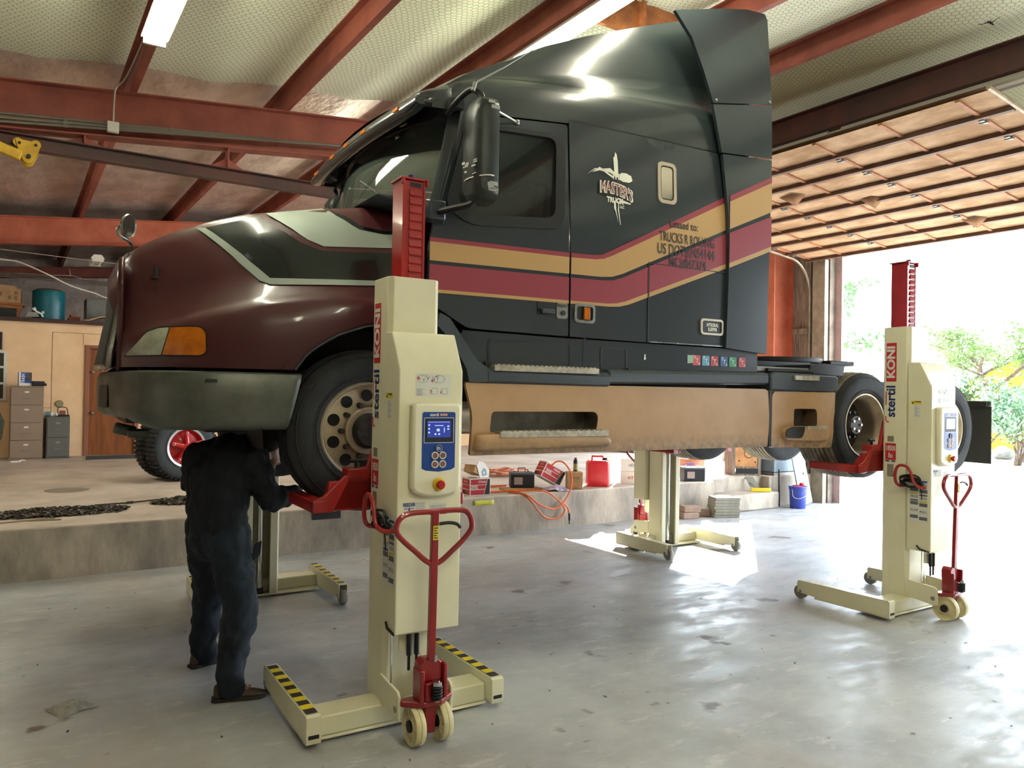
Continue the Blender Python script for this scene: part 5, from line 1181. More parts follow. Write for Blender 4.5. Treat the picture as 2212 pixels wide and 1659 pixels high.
mb = MB(); mb.cyl((-.06, .31, 1.40), (-.06, .31, 1.435), .012, seg=10); mb.cyl((-.10, .31, 1.44), (-.02, .31, 1.44), .012, seg=10); mb.build('locking_pin', M_black, cg)

def place(o, x, y, rz, label): o.location = (x, y, 0); o.rotation_euler = (0, 0, math.radians(rz)); o['label'] = label
def drop(o, name):
    for ch in list(o.children):
        if ch.name.split('.')[0] == name:
            for g in list(ch.children): bpy.data.objects.remove(g)
            bpy.data.objects.remove(ch)
        else: drop(ch, name)
l3 = copy_tree(lift); drop(l3, 'hazard_tape'); drop(l3, 'cable_hook')
l4 = copy_tree(lift); drop(l4, 'hazard_tape')
l2 = copy_tree(lift)
for q in (l3, l4):
    for ch in q.children:
        if ch.name.split('.')[0] == 'carriage': ch.location.z = .04
place(lift, 1.748, 3.958, -1.66, 'large cream column lift in the foreground with yellow and black taped legs')
place(l4, 6.562, 3.740, -.3, 'cream column lift standing in the sunlit doorway at right')
place(l2, 2.04, 7.16, 178.5, 'cream column lift behind the bending person, with taped foot')
place(l3, 6.93, 7.06, 178.8, 'cream column lift standing in the sun patch behind the truck')
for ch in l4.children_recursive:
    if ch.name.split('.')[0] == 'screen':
        ch.material_slots[0].link = 'OBJECT'; ch.material_slots[0].material = mat('painted_glare_screen', 'aab0a0', .15)  # pale base colour paints glare over this lift's screen

# ================================================================== the person
M_skin = mat('skin', '9a6f58', .5, c2='8a604b', nscale=20)
M_cloth = mat('navy_work_cloth', '0a0f15', .85, c2='0e151d', nscale=9, bump=.5, bscale=14, stretch=(1, 1, .4))
M_jean = mat('dark_work_trousers', '0c131b', .85, c2='15202b', nscale=6, bump=.6, bscale=11, stretch=(1, 1, .35))
M_shoe = mat('brown_shoe_leather', '3b2f25', .7, c2='4c3d2f', nscale=18)
M_sole = mat('shoe_sole', '2a241e', .8)
M_hair = mat('short_dark_hair', '191614', .8, c2='2b2724', nscale=30, bump=.6, bscale=90)
def blob(name, chains, m, parent, voxel=.014, smooth=8, folds=0.0, fscale=.09):
    # overlapping tapered limbs fused into one continuous surface
    mb = MB()
    for ch in chains:
        for (p, r) in ch: mb.sphere(p, r, 14, 9)
        for (p, r), (q, t) in zip(ch, ch[1:]):
            if (Vector(q) - Vector(p)).length > 1e-4: mb.cyl(p, q, r, t, 14)
    o = mb.build(name, m, parent)
    a = o.modifiers.new('fuse', 'REMESH'); a.mode = 'VOXEL'; a.voxel_size = voxel; a.use_smooth_shade = True
    b = o.modifiers.new('smooth', 'SMOOTH'); b.factor = .5; b.iterations = smooth
    if folds:
        tx = bpy.data.textures.new('folds', 'CLOUDS'); tx.noise_scale = fscale; tx.noise_depth = 2
        d = o.modifiers.new('folds', 'DISPLACE'); d.texture = tx; d.strength = folds; d.mid_level = .5
        c = o.modifiers.new('smooth2', 'SMOOTH'); c.factor = .5; c.iterations = 2
    return o
person = empty('person', (1.12, 5.05, 0), 0, 'person in dark navy work clothes bending under the truck bumper beside the front wheel', 'person')
PO = Vector((1.12, 5.05, 0))
def W(x, y, z): return Vector((x, y, z)) - PO
# joints in the shop frame
def J(*p): return W(*p)
def L(a, b, t): return tuple(Vector(a).lerp(Vector(b), t))
hipR = (1.13, 4.93, .95); kneeR = (1.19, 4.81, .53); ankR = (1.115, 4.755, .10)
hipL = (1.06, 5.16, .95); kneeL = (1.12, 5.33, .52); ankL = (1.105, 5.43, .10)
shR = (1.25, 4.84, 1.40); elR = (1.35, 4.79, 1.17); wrR = (1.545, 4.90, 1.19)
shL = (1.00, 5.17, 1.40); elL = (1.00, 5.34, 1.24); wrL = (1.24, 5.38, 1.36)
spine = [(1.09, 5.04, .97), (1.08, 5.02, 1.13), (1.09, 5.0, 1.29), (1.15, 5.0, 1.43)]
neck = [(1.22, 5.0, 1.49), (1.30, 5.0, 1.485)]
head = [(1.335, 5.0, 1.472), (1.37, 5.0, 1.45), (1.395, 5.0, 1.41)]
ch = []
for dy, r in ((-.09, (.10, .10, .115, .10)), (.09, (.10, .10, .115, .10)), (0, (.12, .115, .13, .11))): ch.append([(J(a[0] - dy * .35, a[1] + dy, a[2]), q) for a, q in zip(spine, r)])
ch.append([(J(*spine[3]), .09), (J(*neck[0]), .062), (J(*neck[1]), .06)])
ch.append([(J(*neck[1]), .06), (J(*head[0]), .086), (J(*head[1]), .086), (J(*head[2]), .066)])
ch.append([(J(*head[2]), .05), (J(1.40, 5.0, 1.345), .036)])
ch.append([(J(1.44, 5.0, 1.40), .018), (J(1.456, 5.0, 1.372), .014)])
for s_ in (-1, 1): ch.append([(J(1.365, 5.0 + s_ * .083, 1.455), .012), (J(1.36, 5.0 + s_ * .09, 1.43), .013), (J(1.375, 5.0 + s_ * .086, 1.405), .009)])
for hip, kn, an, d in ((hipR, kneeR, ankR, (.15, -.035)), (hipL, kneeL, ankL, (.14, .04))):
    ch.append([(J(*hip), .10), (J(*L(hip, kn, .5)), .082), (J(*kn), .062), (J(*L(kn, an, .35)), .06), (J(*an), .043), (J(an[0] + d[0] * .7, an[1] + d[1] * .7, .045), .022)])
def arm(sh, el, wr, fd, up_):
    ch.append([(J(*sh), .065), (J(*L(sh, el, .5)), .054), (J(*el), .044), (J(*L(el, wr, .3)), .044), (J(*wr), .029)])
    d = Vector(fd).normalized(); u = Vector(up_); u = (u - d * u.dot(d)).normalized(); s_ = d.cross(u); w = Vector(wr)
    for o in (-.026, -.009, .009, .026): ch.append([(J(*(w + d * .01 + s_ * o * .7)), .016), (J(*(w + d * .09 + s_ * o)), .0125)])
    for o, n in ((-.029, .072), (-.0095, .082), (.0100, .076), (.029, .06)):
        q0 = w + d * .09 + s_ * o; q1 = q0 + d * n * .45 - u * .012 + s_ * o * .1; q2 = q1 + d * n * .3 - u * .022; q3 = q2 + d * n * .12 - u * .022
        ch.append([(J(*q0), .0100), (J(*q1), .0092), (J(*q2), .0086), (J(*q3), .0075)])
    t0 = w + d * .03 - s_ * .026; t1 = t0 + d * .032 - s_ * .022 - u * .01; t2 = t1 + d * .03 - s_ * .004 - u * .012
    ch.append([(J(*t0), .014), (J(*t1), .0105), (J(*t2), .0085)])
arm(shR, elR, wrR, (.6, .35, .5), (-.3, .2, .9)); arm(shL, elL, wrL, (.4, -.1, .9), (-.8, 0, .5))
blob('body', ch, M_skin, person, .0075, 3)
# jacket
ch = []
for dy, r in ((-.10, (.125, .13, .14, .12)), (.10, (.125, .13, .14, .12)), (0, (.16, .16, .165, .14))): ch.append([(J(a[0] - dy * .35, a[1] + dy, a[2] + (.03 if i == 0 else 0)), q) for i, (a, q) in enumerate(zip(spine, r))])
ch.append([(J(*spine[3]), .13), (J(1.215, 5.0, 1.475), .09)])
for sh, el, wr in ((shR, elR, wrR), (shL, elL, wrL)):
    ch.append([(J(*L(sh, spine[3], .6)), .115), (J(*sh), .105), (J(*L(sh, el, .5)), .088), (J(*el), .078), (J(*L(el, wr, .5)), .068), (J(*L(el, wr, .9)), .052)])
blob('work_jacket', ch, M_cloth, person, .014, 6, .05, .07)
ch = []
for dy in (-.09, .09, 0): ch.append([(J(1.09 - dy * .35, 5.04 + dy, .99), .13 if dy else .155), (J(1.09 - dy * .3, 5.04 + dy, .90), .13 if dy else .14)])
for hip, kn, an in ((hipR, kneeR, ankR), (hipL, kneeL, ankL)):
    ch.append([(J(*hip), .135), (J(*L(hip, kn, .5)), .125), (J(*kn), .105), (J(*L(kn, an, .5)), .092), (J(an[0], an[1], .16), .086), (J(an[0] + .012, an[1], .10), .09), (J(an[0] + .015, an[1], .075), .085)])
blob('trousers', ch, M_jean, person, .014, 6, .045, .08)
# thigh pocket flap
mb = MB(); mb.prism(rpoly([(.0, -.0), (.05, .03), (.06, .12), (.02, .10)], .01), 'y', 0, .012); mb.build('pocket_flap', M_cloth, person, loc=W(1.245, 4.80, .80))
for nm, an, d in (('shoe', ankR, Vector((.97, -.23, 0))), ('shoe', ankL, Vector((.95, .3, 0)))):
    sh_ = empty(nm, W(an[0], an[1], 0)); sh_.parent = person; sh_.rotation_euler = (0, 0, math.atan2(d.y, d.x))
    mb = MB(); secs = []
    for x, w, h in ((-.085, .028, .085), (-.075, .040, .10), (-.03, .044, .11), (.03, .044, .095), (.08, .047, .072), (.13, .05, .056), (.18, .044, .046), (.205, .03, .036), (.215, .014, .028)):
        secs.append([(x, w * math.cos(t) * (1 if math.sin(t) < .2 else .82), .018 + max(0, math.sin(t)) * (h - .018)) for t in [PI * k / 10 for k in range(11)]])
    mb.loft(secs, closed=True, cap=True); mb.build('upper', M_shoe, sh_, sub=1, ang=70)
    mb = MB(); mb.prism([(x, w) for x, w in ((-.095, .03), (-.07, .045), (.03, .045), (.12, .055), (.18, .05), (.215, .025))] + [(x, -w) for x, w in ((.215, .025), (.18, .05), (.12, .055), (.03, .045), (-.07, .045), (-.095, .03))], 'z', 0.001, .022); mb.build('sole', M_sole, sh_, bevel=.005)
    mb = MB()
    for k in range(4): x = .05 + .022 * k; mb.tube([(x, -.03, .088 - .008 * k), (x + .006, 0, .1 - .009 * k), (x, .03, .088 - .008 * k)], .0035, 5)
    mb.build('laces', mat('lace', '6d5f4b', .8), sh_)
# hair cap around the skull
mb = MB(); c = Vector((1.36, 5.0, 1.47)) - PO
ax = Vector((-.35, 0, .94)).normalized(); fw = Vector((.94, 0, .35))
secs = []
for i in range(9):
    t = i / 8 * 1.75; r = .108 * math.sin(t) + .001; h = .112 * math.cos(t); 
    secs.append([c + ax * h + (fw * (math.cos(a) * (1.12 if math.cos(a) < 0 else .98)) + Vector((0, 1, 0)) * math.sin(a) * .95) * r for a in [2 * PI * k / 24 for k in range(24)]])
mb.loft(secs, closed=True, cap=True); mb.build('hair', M_hair, person, ang=80)

# ================================================================== loose things
def sbox(name, x, y, z, sx, sy, sz, rz, m, label, cat, group=None, bevel=.004):
    t = empty(name, (x, y, z), math.radians(rz), label, cat, group)
    return t
def simple(mb, name, m, label, cat, loc=(0, 0, 0), rz=0, group=None, kind=None, **kw):
    o = mb.build(name, m, None, **kw); o.location = loc; o.rotation_euler = (0, 0, math.radians(rz)); return tag(o, label, cat, group, kind)
M_card = mat('cardboard', 'b08b63', .85, c2='a07c55', nscale=8)
M_partred = mat('carton_red', 'b3202c', .5); M_partblk = mat('carton_black', '221c1c', .5); M_cartonw = mat('carton_white', 'd5d0c6', .7)
M_orange = mat('orange_hose_rubber', 'd8622a', .45); M_bat = mat('battery_case', '1b1c20', .5); M_batg = mat('battery_grey', '50555a', .55)
# filing cabinets
def cabinet(x0, x1, y0, depth, z0, h, n, m, md, label, tags):
    t = empty('filing_cabinet', ((x0 + x1) / 2, y0 + depth / 2, z0), 0, label, 'cabinet'); w = (x1 - x0) / 2; d = depth / 2
    mb = MB(); mb.box(-w, w, -d + .01, d, 0, h); mb.build('body', m, t, bevel=.004)
    hh = (h - .06) / n
    for k in range(n):
        za = .03 + k * hh
        mb = MB(); mb.box(-w + .02, w - .02, -d - .006, -d + .02, za + .005, za + hh - .005); dr = mb.build('drawer', md, t, bevel=.004)
        mb = MB(); mb.tube([(-.055, -d - .006, za + hh * .42), (-.055, -d - .03, za + hh * .42), (.055, -d - .03, za + hh * .42), (.055, -d - .006, za + hh * .42)], .006, 6); mb.build('handle', M_grey, dr)
        mb = MB(); mb.box(-.035, .035, -d - .010, -d - .004, za + hh * .70, za + hh * .80); mb.build('label_holder', M_sheet if tags else M_grey, dr)
        if k == n - 1 or not tags:
            pass
    return t
cabinet(-.035, .485, 16.42, .52, DZ, 1.33, 4, mat('tan_enamel', '85705f', .5, c2='7c6857'), mat('tan_enamel2', '8c7765', .5), 'tall tan four drawer filing cabinet against the plywood wall', True)
cabinet(.535, .915, 16.50, .45, DZ, .77, 2, mat('grey_enamel', '595852', .5), mat('grey_enamel2', '605f58', .5), 'short grey two drawer filing cabinet next to the tan one', False)
t = empty('trash_bag_box', (.19, 16.62, 1.832), math.radians(6), 'blue and white trash bag carton standing on the tan filing cabinet', 'box')
mb = MB(); mb.box(-.10, .10, -.06, .06, 0, .245); mb.build('carton', mat('box_blue', '2443a0', .5), t)
mb = MB(); mb.box(.005, .101, -.0615, .0615, .09, .24); mb.build('photo_panel', mat('dark_picture', '2b2a28', .6, c2='5c5648', nscale=30), t)
mb = MB(); mb.box(-.1, -.07, -.0612, -.06, .0, .245); mb.box(-.07, .1, -.0612, -.06, .0, .05); mb.build('white_band', M_sheet, t)
mb = MB(); add_text(mb, 'TRASH', .07, lambda a, b: (-.032 - b, -.0625, .13 + a), bold=.002, squeeze=.85); mb.build('lettering', M_sheet, t, recalc=False)
mb = MB(); mb.obox((0, 0, .045), (.2, .09, .09)); mb.obox((.1, -.01, .03), (.06, .1, .05)); simple(mb, 'black_case', M_black, 'small black case lying on the tan cabinet right of the blue carton', 'case', (.40, 16.58, 1.83), 4, bevel=.01)
t = empty('spray_bottle', (.60, 16.58, 1.315), math.radians(-28), 'white and blue bottle lying on the grey filing cabinet', 'bottle')
mb = MB(); mb.lathe([(.0, -.10), (.04, -.10), (.045, -.09), (.045, .04), (.03, .07)], (0, 0, 0), (1, 0, 0), 20); mb.build('bottle_body', M_white, t)
mb = MB(); mb.lathe([(.0462, -.06), (.0462, .03)], (0, 0, 0), (1, 0, 0), 20); mb.build('label_wrap', mat('blue_wrap', '6f97a8', .5), t)
mb = MB(); mb.cyl((.065, 0, 0), (.12, 0, 0), .028); mb.build('cap', M_sheet, t)
t = empty('metal_toolcase', (.81, 16.70, 1.27), 0, 'small black framed tool tray on the grey filing cabinet', 'tray')
mb = MB(); mb.box(-.1, .1, -.1, .1, 0, .03); mb.tube([(-.08, -.02, .02), (-.08, -.02, .16), (.05, -.02, .16), (.08, -.02, .02)], .008, 6, smooth=3); mb.build('frame', M_black, t)
mb = MB(); mb.box(-.06, .04, -.04, .02, .03, .11); mb.build('insert', mat('dull_red', '8a4a40', .6), t, bevel=.01)
mb = MB(); mb.lathe([(.0, 0), (.065, 0), (.07, .01), (.06, .02), (.0, .02)], (0, 0, 0), (0, -1, 0), 24); simple(mb, 'wall_plate', mat('olive_plate', '8f8459', .6), 'round olive plate hanging on the plywood wall above the grey cabinet', 'plate', (.76, 16.995, 1.50))
mb = MB(); mb.prism(rpoly([(-.6, -.35), (.55, -.35), (.6, .35), (-.55, .35)], .03), 'z', 0, .012); simple(mb, 'doormat', mat('grey_mat', '45484c', .95, c2='393c40', nscale=40), 'dark grey mat on the dock in front of the brown door', 'mat', (1.75, 16.35, DZ + .001))
mb = MB(); mb.box(-.08, .08, -.02, .02, 0, .006); mb.tube([(.06, 0, .01), (.12, .02, .03), (.16, .0, .02)], .012, 6); mb.obox((.02, .03, .012), (.14, .03, .012)); simple(mb, 'white_scrap', M_white, 'crumpled white scrap on the dock at the foot of the tan cabinet', 'scrap', (.06, 15.95, DZ), 10)
# mezzanine
MZ = 3.10
t = empty('plastic_tank', (.56, 17.35, MZ), 0, 'teal cylindrical tank standing on the storage loft', 'tank')
mb = MB(); mb.lathe([(.0, 0), (.26, 0), (.275, .02), (.278, .30), (.278, .54), (.265, .565), (.24, .57)], (0, 0, 0), (0, 0, 1), 40); mb.build('tank_shell', mat('teal_plastic', '116470', .35, c2='0f5862', nscale=3), t)
mb = MB(); mb.lathe([(.25, .565), (.2, .60), (.1, .61), (.0, .61)], (0, 0, 0), (0, 0, 1), 32); mb.build('tank_lid', mat('brown_lid', '6a5334', .6), t)
t = empty('cardboard_box', (-.13, 17.4, 3.385), math.radians(-4), 'brown cardboard box on the wooden chest at the left edge', 'box')
mb = MB(); mb.box(-.30, .24, -.2, .2, 0, .27); mb.build('carton', M_card, t, bevel=.004)
mb = MB(); mb.prism([(-.3, .27), (.17, .27), (.15, .32), (-.3, .33)], 'y', -.2, .2); mb.build('flap', M_card, t)
for a, b in ((.04, .06), (.14, .06), (.14, .15), (-.1, .12)):
    mb = MB(); mb.box(a, a + .05, -.2012, -.2, b, b + .07); mb.build('carton_print', mat('carton_ink', '7d6247', .8), t)
t = empty('wooden_chest', (-.16, 17.35, MZ), 0, 'open fronted wooden chest on the loft under the cardboard box', 'chest')
mb = MB(); mb.box(-.4, .32, -.25, .25, .24, .28); mb.prism([(-.4, .0), (.22, .0), (.3, .24), (-.4, .24)], 'y', -.2, .25); mb.build('chest_body', mat('orange_wood', 'a0622c', .6, c2='7e4a20', nscale=4, stretch=(1, 6, 6)), t)
mb = MB(); mb.box(-.38, .2, -.205, -.2, .01, .18); mb.build('dark_opening', M_frame, t)
t = empty('sheet_metal_box', (1.38, 17.4, MZ), math.radians(3), 'grey sheet metal box on the loft beside the truck grille', 'box')
mb = MB(); mb.box(-.2, .3, -.2, .2, 0, .46); mb.build('metal_body', mat('grey_sheet', '6a6a64', .5, .3, c2='5a5953', nscale=4), t, bevel=.006)
mb = MB(); mb.tube([(.24, -.21, .46), (.24, -.21, .8), (.3, -.2, .82)], .012, 6); mb.build('pipe', M_conduit, t)
mb = MB(); mb.box(-.1, .1, -.05, .05, 0, .07); mb.obox((.02, 0, .09), (.18, .1, .04), Matrix.Rotation(.2, 4, 'Y')); simple(mb, 'brick_pile', mat('terracotta', '8a5136', .85, c2='6f3f2a'), 'small heap of reddish blocks on the loft right of the teal tank', 'bricks', (.98, 17.25, MZ), 12, bevel=.004)
t = empty('valve_fitting', (.34, 17.08, MZ), 0, 'grey hand pump with white pipe fittings on the loft in front of the teal tank', 'fitting')
mb = MB(); mb.prism([(-.16, 0), (-.12, .13), (.02, .12), (.06, .04), (-.02, .03), (-.1, .03)], 'y', -.04, .04); mb.build('pump_casting', mat('grey_cast', '8d8c80', .6), t, bevel=.006)
mb = MB(); mb.tube([(-.03, -.03, .18), (.02, -.03, .13), (.09, -.03, .10), (.12, -.03, .04)], .018, 8); mb.cyl((-.05, -.03, .17), (.0, -.03, .2), .026); mb.cyl((.10, -.03, .12), (.14, -.03, .13), .026); mb.build('white_fittings', M_white, t)
mb = MB(); mb.loft([[(x, y, .05 + .05 * math.sin(x * 9) + .03 * math.cos(y * 14)) for y in (-.07, -.02, .04, .1)] for x in (-.2, -.1, 0, .1, .2, .35)]); simple(mb, 'folded_tarp', mat('beige_tarp', 'b29a78', .85), 'crumpled beige sheet on the loft in front of the sheet metal box', 'sheet', (1.32, 16.98, MZ), solid=.02)
mb = MB(); mb.tube([(-1.5, 14.6, 4.2), (-.9, 14.8, 3.93), (-.21, 15, 3.885), (.04, 15, 3.866), (.44, 15, 3.71), (.78, 15.2, 3.575), (1.16, 15.6, 3.52), (1.6, 16.2, 3.55), (2.2, 16.5, 4.3)], .012, 8, smooth=6); simple(mb, 'sagging_cable', M_cable, 'thick pale cable sagging across the loft at left', 'cable')
mb = MB(); mb.tube([(-2, 15, 4.12), (.2, 15, 4.03), (1.54, 15, 3.985), (2.6, 15, 3.95)], .004, 6, smooth=4); simple(mb, 'thin_wire', M_cable, 'thin straight wire strung under the far orange beam', 'wire')
mb = MB(); mb.tube([(-.2, 17.6, 3.95), (.1, 17.6, 4.0), (.5, 17.5, 3.99), (.95, 17.5, 4.02), (1.3, 17.5, 3.93)], .006, 6, smooth=4); mb.tube([(.9, 17.5, 4.15), (.92, 17.5, 4.02)], .006, 6); simple(mb, 'looped_wire', M_cable, 'thin looped wire above the teal tank', 'wire')
for i, z in enumerate((3.93, 3.97, 4.01)):
    mb = MB(); mb.cyl((-3, 17.3 + .05 * i, z), (4, 17.3 + .05 * i, z - .12), .012, seg=8)
    simple(mb, 'conduit', M_conduit, 'one of three parallel pipes running over the storage loft', 'pipe', group='pipes over the storage loft')
fluorescent(1.2, 15.1, 15.7, 4.06, 'small pale fixture hanging under the far orange beam', lit=False)
# window and black box on the partition at the left edge
w1 = struct(empty('window_1', (-.55, 16.99, 1.55)))
mb = MB()
for a in (-.42, .0, .41): mb.box(a, a + .045, -.03, 0, 0, .92)
for z in (0, .3, .6, .88): mb.box(-.42, .45, -.028, 0, z, z + .04)
mb.build('window_frame', M_sheet, w1)
mb = MB(); mb.box(-.42, .45, -.012, -.006, 0, .92); mb.build('window_pane', mat('dark_pane', '3b3a30', .1, spec=.8), w1)
mb = MB(); mb.box(-.3, .1, -.12, 0, 0, .32); simple(mb, 'wall_box', M_black, 'black box fixed high on the plywood wall at the left edge', 'box', (-.27, 16.995, 2.49), bevel=.01)
# conduits and junction box on the near rafter
for i, (dz_, r) in enumerate(((0, .016), (-.045, .02), (-.085, .014))):
    mb = MB(); pts = [(x, 9.07 - .012 * i, zb(x) - .37 + dz_ + (.012 * x * i)) for x in (-6, -3, 0, 1, 2, 3.2, 5, 8)]
    mb.tube(pts, r, 8)
    for x in (-2, -.4, .4, 1.4, 2.4): c = (x, 9.07 - .012 * i, zb(x) - .37 + dz_ + .012 * x * i); mb.cyl((c[0] - .02, c[1], c[2]), (c[0] + .02, c[1], c[2]), r * 1.35, seg=8)
    simple(mb, 'conduit', M_conduit, ['upper of three conduits clipped along the near red beam', 'middle and thickest of three conduits along the near red beam', 'lowest of three conduits along the near red beam'][i], 'pipe', group=None)
t = empty('junction_box', (.83, 9.04, 4.51), 0, 'square junction box on the near red beam with a cable rising to the light', 'junction box')
mb = MB(); mb.box(-.055, .055, -.03, .03, 0, .11); mb.build('box', M_fixture, t, bevel=.004)
mb = MB(); mb.tube([(.0, -.01, .11), (.005, -.01, .35), (.02, -.02, .47), (.09, -.04, .56), (.13, -.3, .62), (.15, -1.2, .63)], .009, 8, smooth=5); mb.build('feed_cable', M_cable, t)
# yellow trolley on the crane rail
t = empty('beam_trolley', (.06, 9.2, 4.16), 0, 'yellow beam trolley on the dark rail at upper left', 'trolley')
for s_ in (-1, 1):
    mb = MB(); mb.prism(rpoly([(-.09, .15), (.13, .13), (.12, .05), (.06, -.08), (.0, -.09), (-.05, .0)], .03), 'y', s_ * .085 - .006, s_ * .085 + .006); sp_ = mb.build('side_plate', M_yel, t, bevel=.004)
    mb = MB()
    for a in (-.05, .09): mb.cyl((a, s_ * .06, .105), (a, s_ * .1, .105), .014, seg=10)
    mb.build('axle_pin', M_frame, sp_)
    for a in (-.06, .09):
        mb = MB(); mb.cyl((a, s_ * .04, .115), (a, s_ * .075, .115), .045, seg=20); mb.build('trolley_wheel', M_yel, t)
mb = MB(); mb.cyl((.03, -.12, -.02), (.03, .12, -.02), .02, seg=12); mb.build('load_pin', M_frame, t)
mb = MB(); mb.beam((-.03, -.10, -.03), (-.65, -.12, .17), .06, .10); mb.build('pull_arm', M_yel, t, bevel=.012)
# tractor wheels beyond the truck nose
t = empty('tractor_wheel', (2.12, 11.85, DZ), math.radians(16), 'dual tractor wheel with red hub and white rim on the dock behind the person', 'wheel')
for k, y in enumerate((0.0, .36)):
    mb = MB(); R0 = .49; mb.lathe([(.27, .03), (.29, .0), (.36, -.012), (.42, -.004), (.455, .02), (.47, .04), (.47, .22), (.455, .24), (.42, .265), (.36, .27), (.29, .26), (.27, .23)], (0, y, R0), (0, 1, 0), 60); ty = mb.build('tyre', mat('grey_tyre', '3d4144', .75, c2='33373a', nscale=6) if k == 0 else M_tire, t, ang=40)
    mb = MB(); n = 46
    for i in range(n):
        a = 2 * PI * i / n; b = a + 2 * PI / n * .62
        for y0, y1 in ((.0, .125), (.135, .26)):
            mb.loft([[(math.cos(q) * r, y + yy_, R0 + math.sin(q) * r) for r, yy_ in ((.45, y0), (.489, y0 + .02 if y0 == 0 else y0), (.489, y1 if y0 == 0 else y1 - .02), (.45, y1))] for q in (a, b)], closed=True, cap=True)
    mb.build('tread_lugs', M_tire, ty)
mb = MB(); mb.lathe([(.25, .03), (.255, -.015), (.285, -.02), (.29, .0), (.275, .02)], (0, 0, .49), (0, 1, 0), 48); mb.build('rim_ring', mat('white_rim', 'b9bcbe', .3, .4), t)
mb = MB(); mb.lathe([(.255, .03), (.25, .0), (.235, .02), (.21, .06), (.12, .04), (.07, -.0), (.065, -.06), (.04, -.075), (.0, -.075)], (0, 0, .49), (0, 1, 0), 40)
for k in range(5):
    a = 2 * PI * k / 5 + .35; d = Vector((math.cos(a), 0, math.sin(a))); mb.cyl(Vector((0, -.02, .49)) + d * .03, Vector((0, -.015, .49)) + d * .20, .045, .028, 12); mb.cyl(Vector((0, -.02, .49)) + d * .205, Vector((0, -.05, .49)) + d * .205, .028, seg=12)
hb = mb.build('hub', mat('red_hub', 'b5161b', .3, coat=.4), t)
mb = MB()
for k in range(5):
    a = 2 * PI * k / 5 + .35; mb.sphere((math.cos(a) * .205, -.055, .49 + math.sin(a) * .205), .014, 10, 6)
mb.build('hub_nuts', M_rod, hb)
t = empty('tire', (-.40, 13.1, DZ), math.radians(60), 'dark upright tyre cut by the left edge of the picture', 'tyre')
mb = MB(); mb.lathe([(.30, .03), (.31, .0), (.38, -.01), (.45, .0), (.475, .03), (.475, .22), (.45, .25), (.38, .26), (.31, .25), (.30, .22)], (0, 0, .476), (0, 1, 0), 48); mb.build('tyre_casing', M_tire, t)
mb = MB(); mb.lathe([(.30, .04), (.27, .1), (.1, .12), (.0, .12)], (0, 0, .476), (0, 1, 0), 32); mb.build('wheel_disc', M_frame, t)
mb = MB(); mb.loft([[(x, y, z) for x, z in ((-.2, 0), (.1, 0), (.13, .3), (.02, .56), (-.15, .6))] for y in (-.15, .15)], closed=True, cap=True); simple(mb, 'olive_seat', mat('olive_cover', '2f3022', .85, c2='3a3b2b'), 'olive covered seat or sack behind the tyre at the left edge', 'seat', (-.22, 14.2, DZ + .48), bevel=.05)
# chains, bars, drain plates on the dock
M_chain = mat('rusty_chain', '4b443c', .5, .7, c2='332d28', nscale=15); M_chain2 = mat('bright_chain', '77726a', .45, .8)
def chain_heap(cx, cy, rx, ry, hmax, n, seed, label):
    rn = random.Random(seed); mb = MB()
    for k in range(n):
        a = rn.uniform(0, 2 * PI); q = math.sqrt(rn.random()); x = rx * q * math.cos(a); y = ry * q * math.sin(a); z = .012 + hmax * (1 - q) * rn.random() + rn.uniform(0, .02)
        o = Matrix.Translation((x, y, z)) @ Matrix.Rotation(rn.uniform(0, 6.3), 4, 'Z') @ Matrix.Rotation(rn.uniform(-.9, .9), 4, 'X') @ Matrix.Rotation(rn.uniform(-.4, .4), 4, 'Y')
        mb.mi = 1 if rn.random() < .25 else 0
        pts = [o @ Vector((.026 * math.cos(t) + (.012 if math.cos(t) > 0 else -.012), .017 * math.sin(t), 0)) for t in [2 * PI * i / 8 for i in range(8)]]
        mb.tube(pts, .0055, 5, closed=True)
        for f in mb.bm.faces[-40:] if False else []: pass
    o = mb.build('tire_chain', [M_chain, M_chain2]); o.location = (cx, cy, DZ); tag(o, label, 'chain', None, 'stuff'); return o
chain_heap(.42, 9.37, .68, .22, .055, 620, 1, 'long heap of tangled tyre chains near the dock edge at left')
chain_heap(1.80, 9.68, .42, .2, .06, 320, 2, 'small heap of tyre chains next to the person')
mb = MB(); mb.tube([(0, 0, .012), (.35, .02, .014), (.7, .03, .03)], .009, 8); mb.cyl((.33, .018, .016), (.40, .022, .018), .015, seg=8); simple(mb, 'tie_rod', M_chain, 'thin rusty rod lying between the two chain heaps', 'rod', (.80, 9.80, DZ), 2)
for i, (x, y, l, a) in enumerate(((.12, 9.0, .55, 14), (.3, 8.96, .28, -10))):
    mb = MB(); mb.box(-l / 2, l / 2, -.012, .012, 0, .012); simple(mb, 'flat_bar', mat('dusty_bar', '84725e', .7), ['long flat bar lying in front of the chains', 'short flat bar with a bent end in front of the chains'][i], 'bar', (x, y, DZ), a)
for i, (x, y, r) in enumerate(((.62, 11.45, .26), (2.25, 11.1, .2))):
    mb = MB(); mb.lathe([(.0, .006), (r * .9, .006), (r, .002)], (0, 0, 0), (0, 0, 1), 32); simple(mb, 'drain_plate', mat('dusty_plate', '84786b', .8, c2='75695d', nscale=10), ['round dusty drain plate on the dock behind the long chain heap', 'round dusty drain plate on the dock by the tractor wheel'][i], 'drain cover', (x, y, DZ + .001))
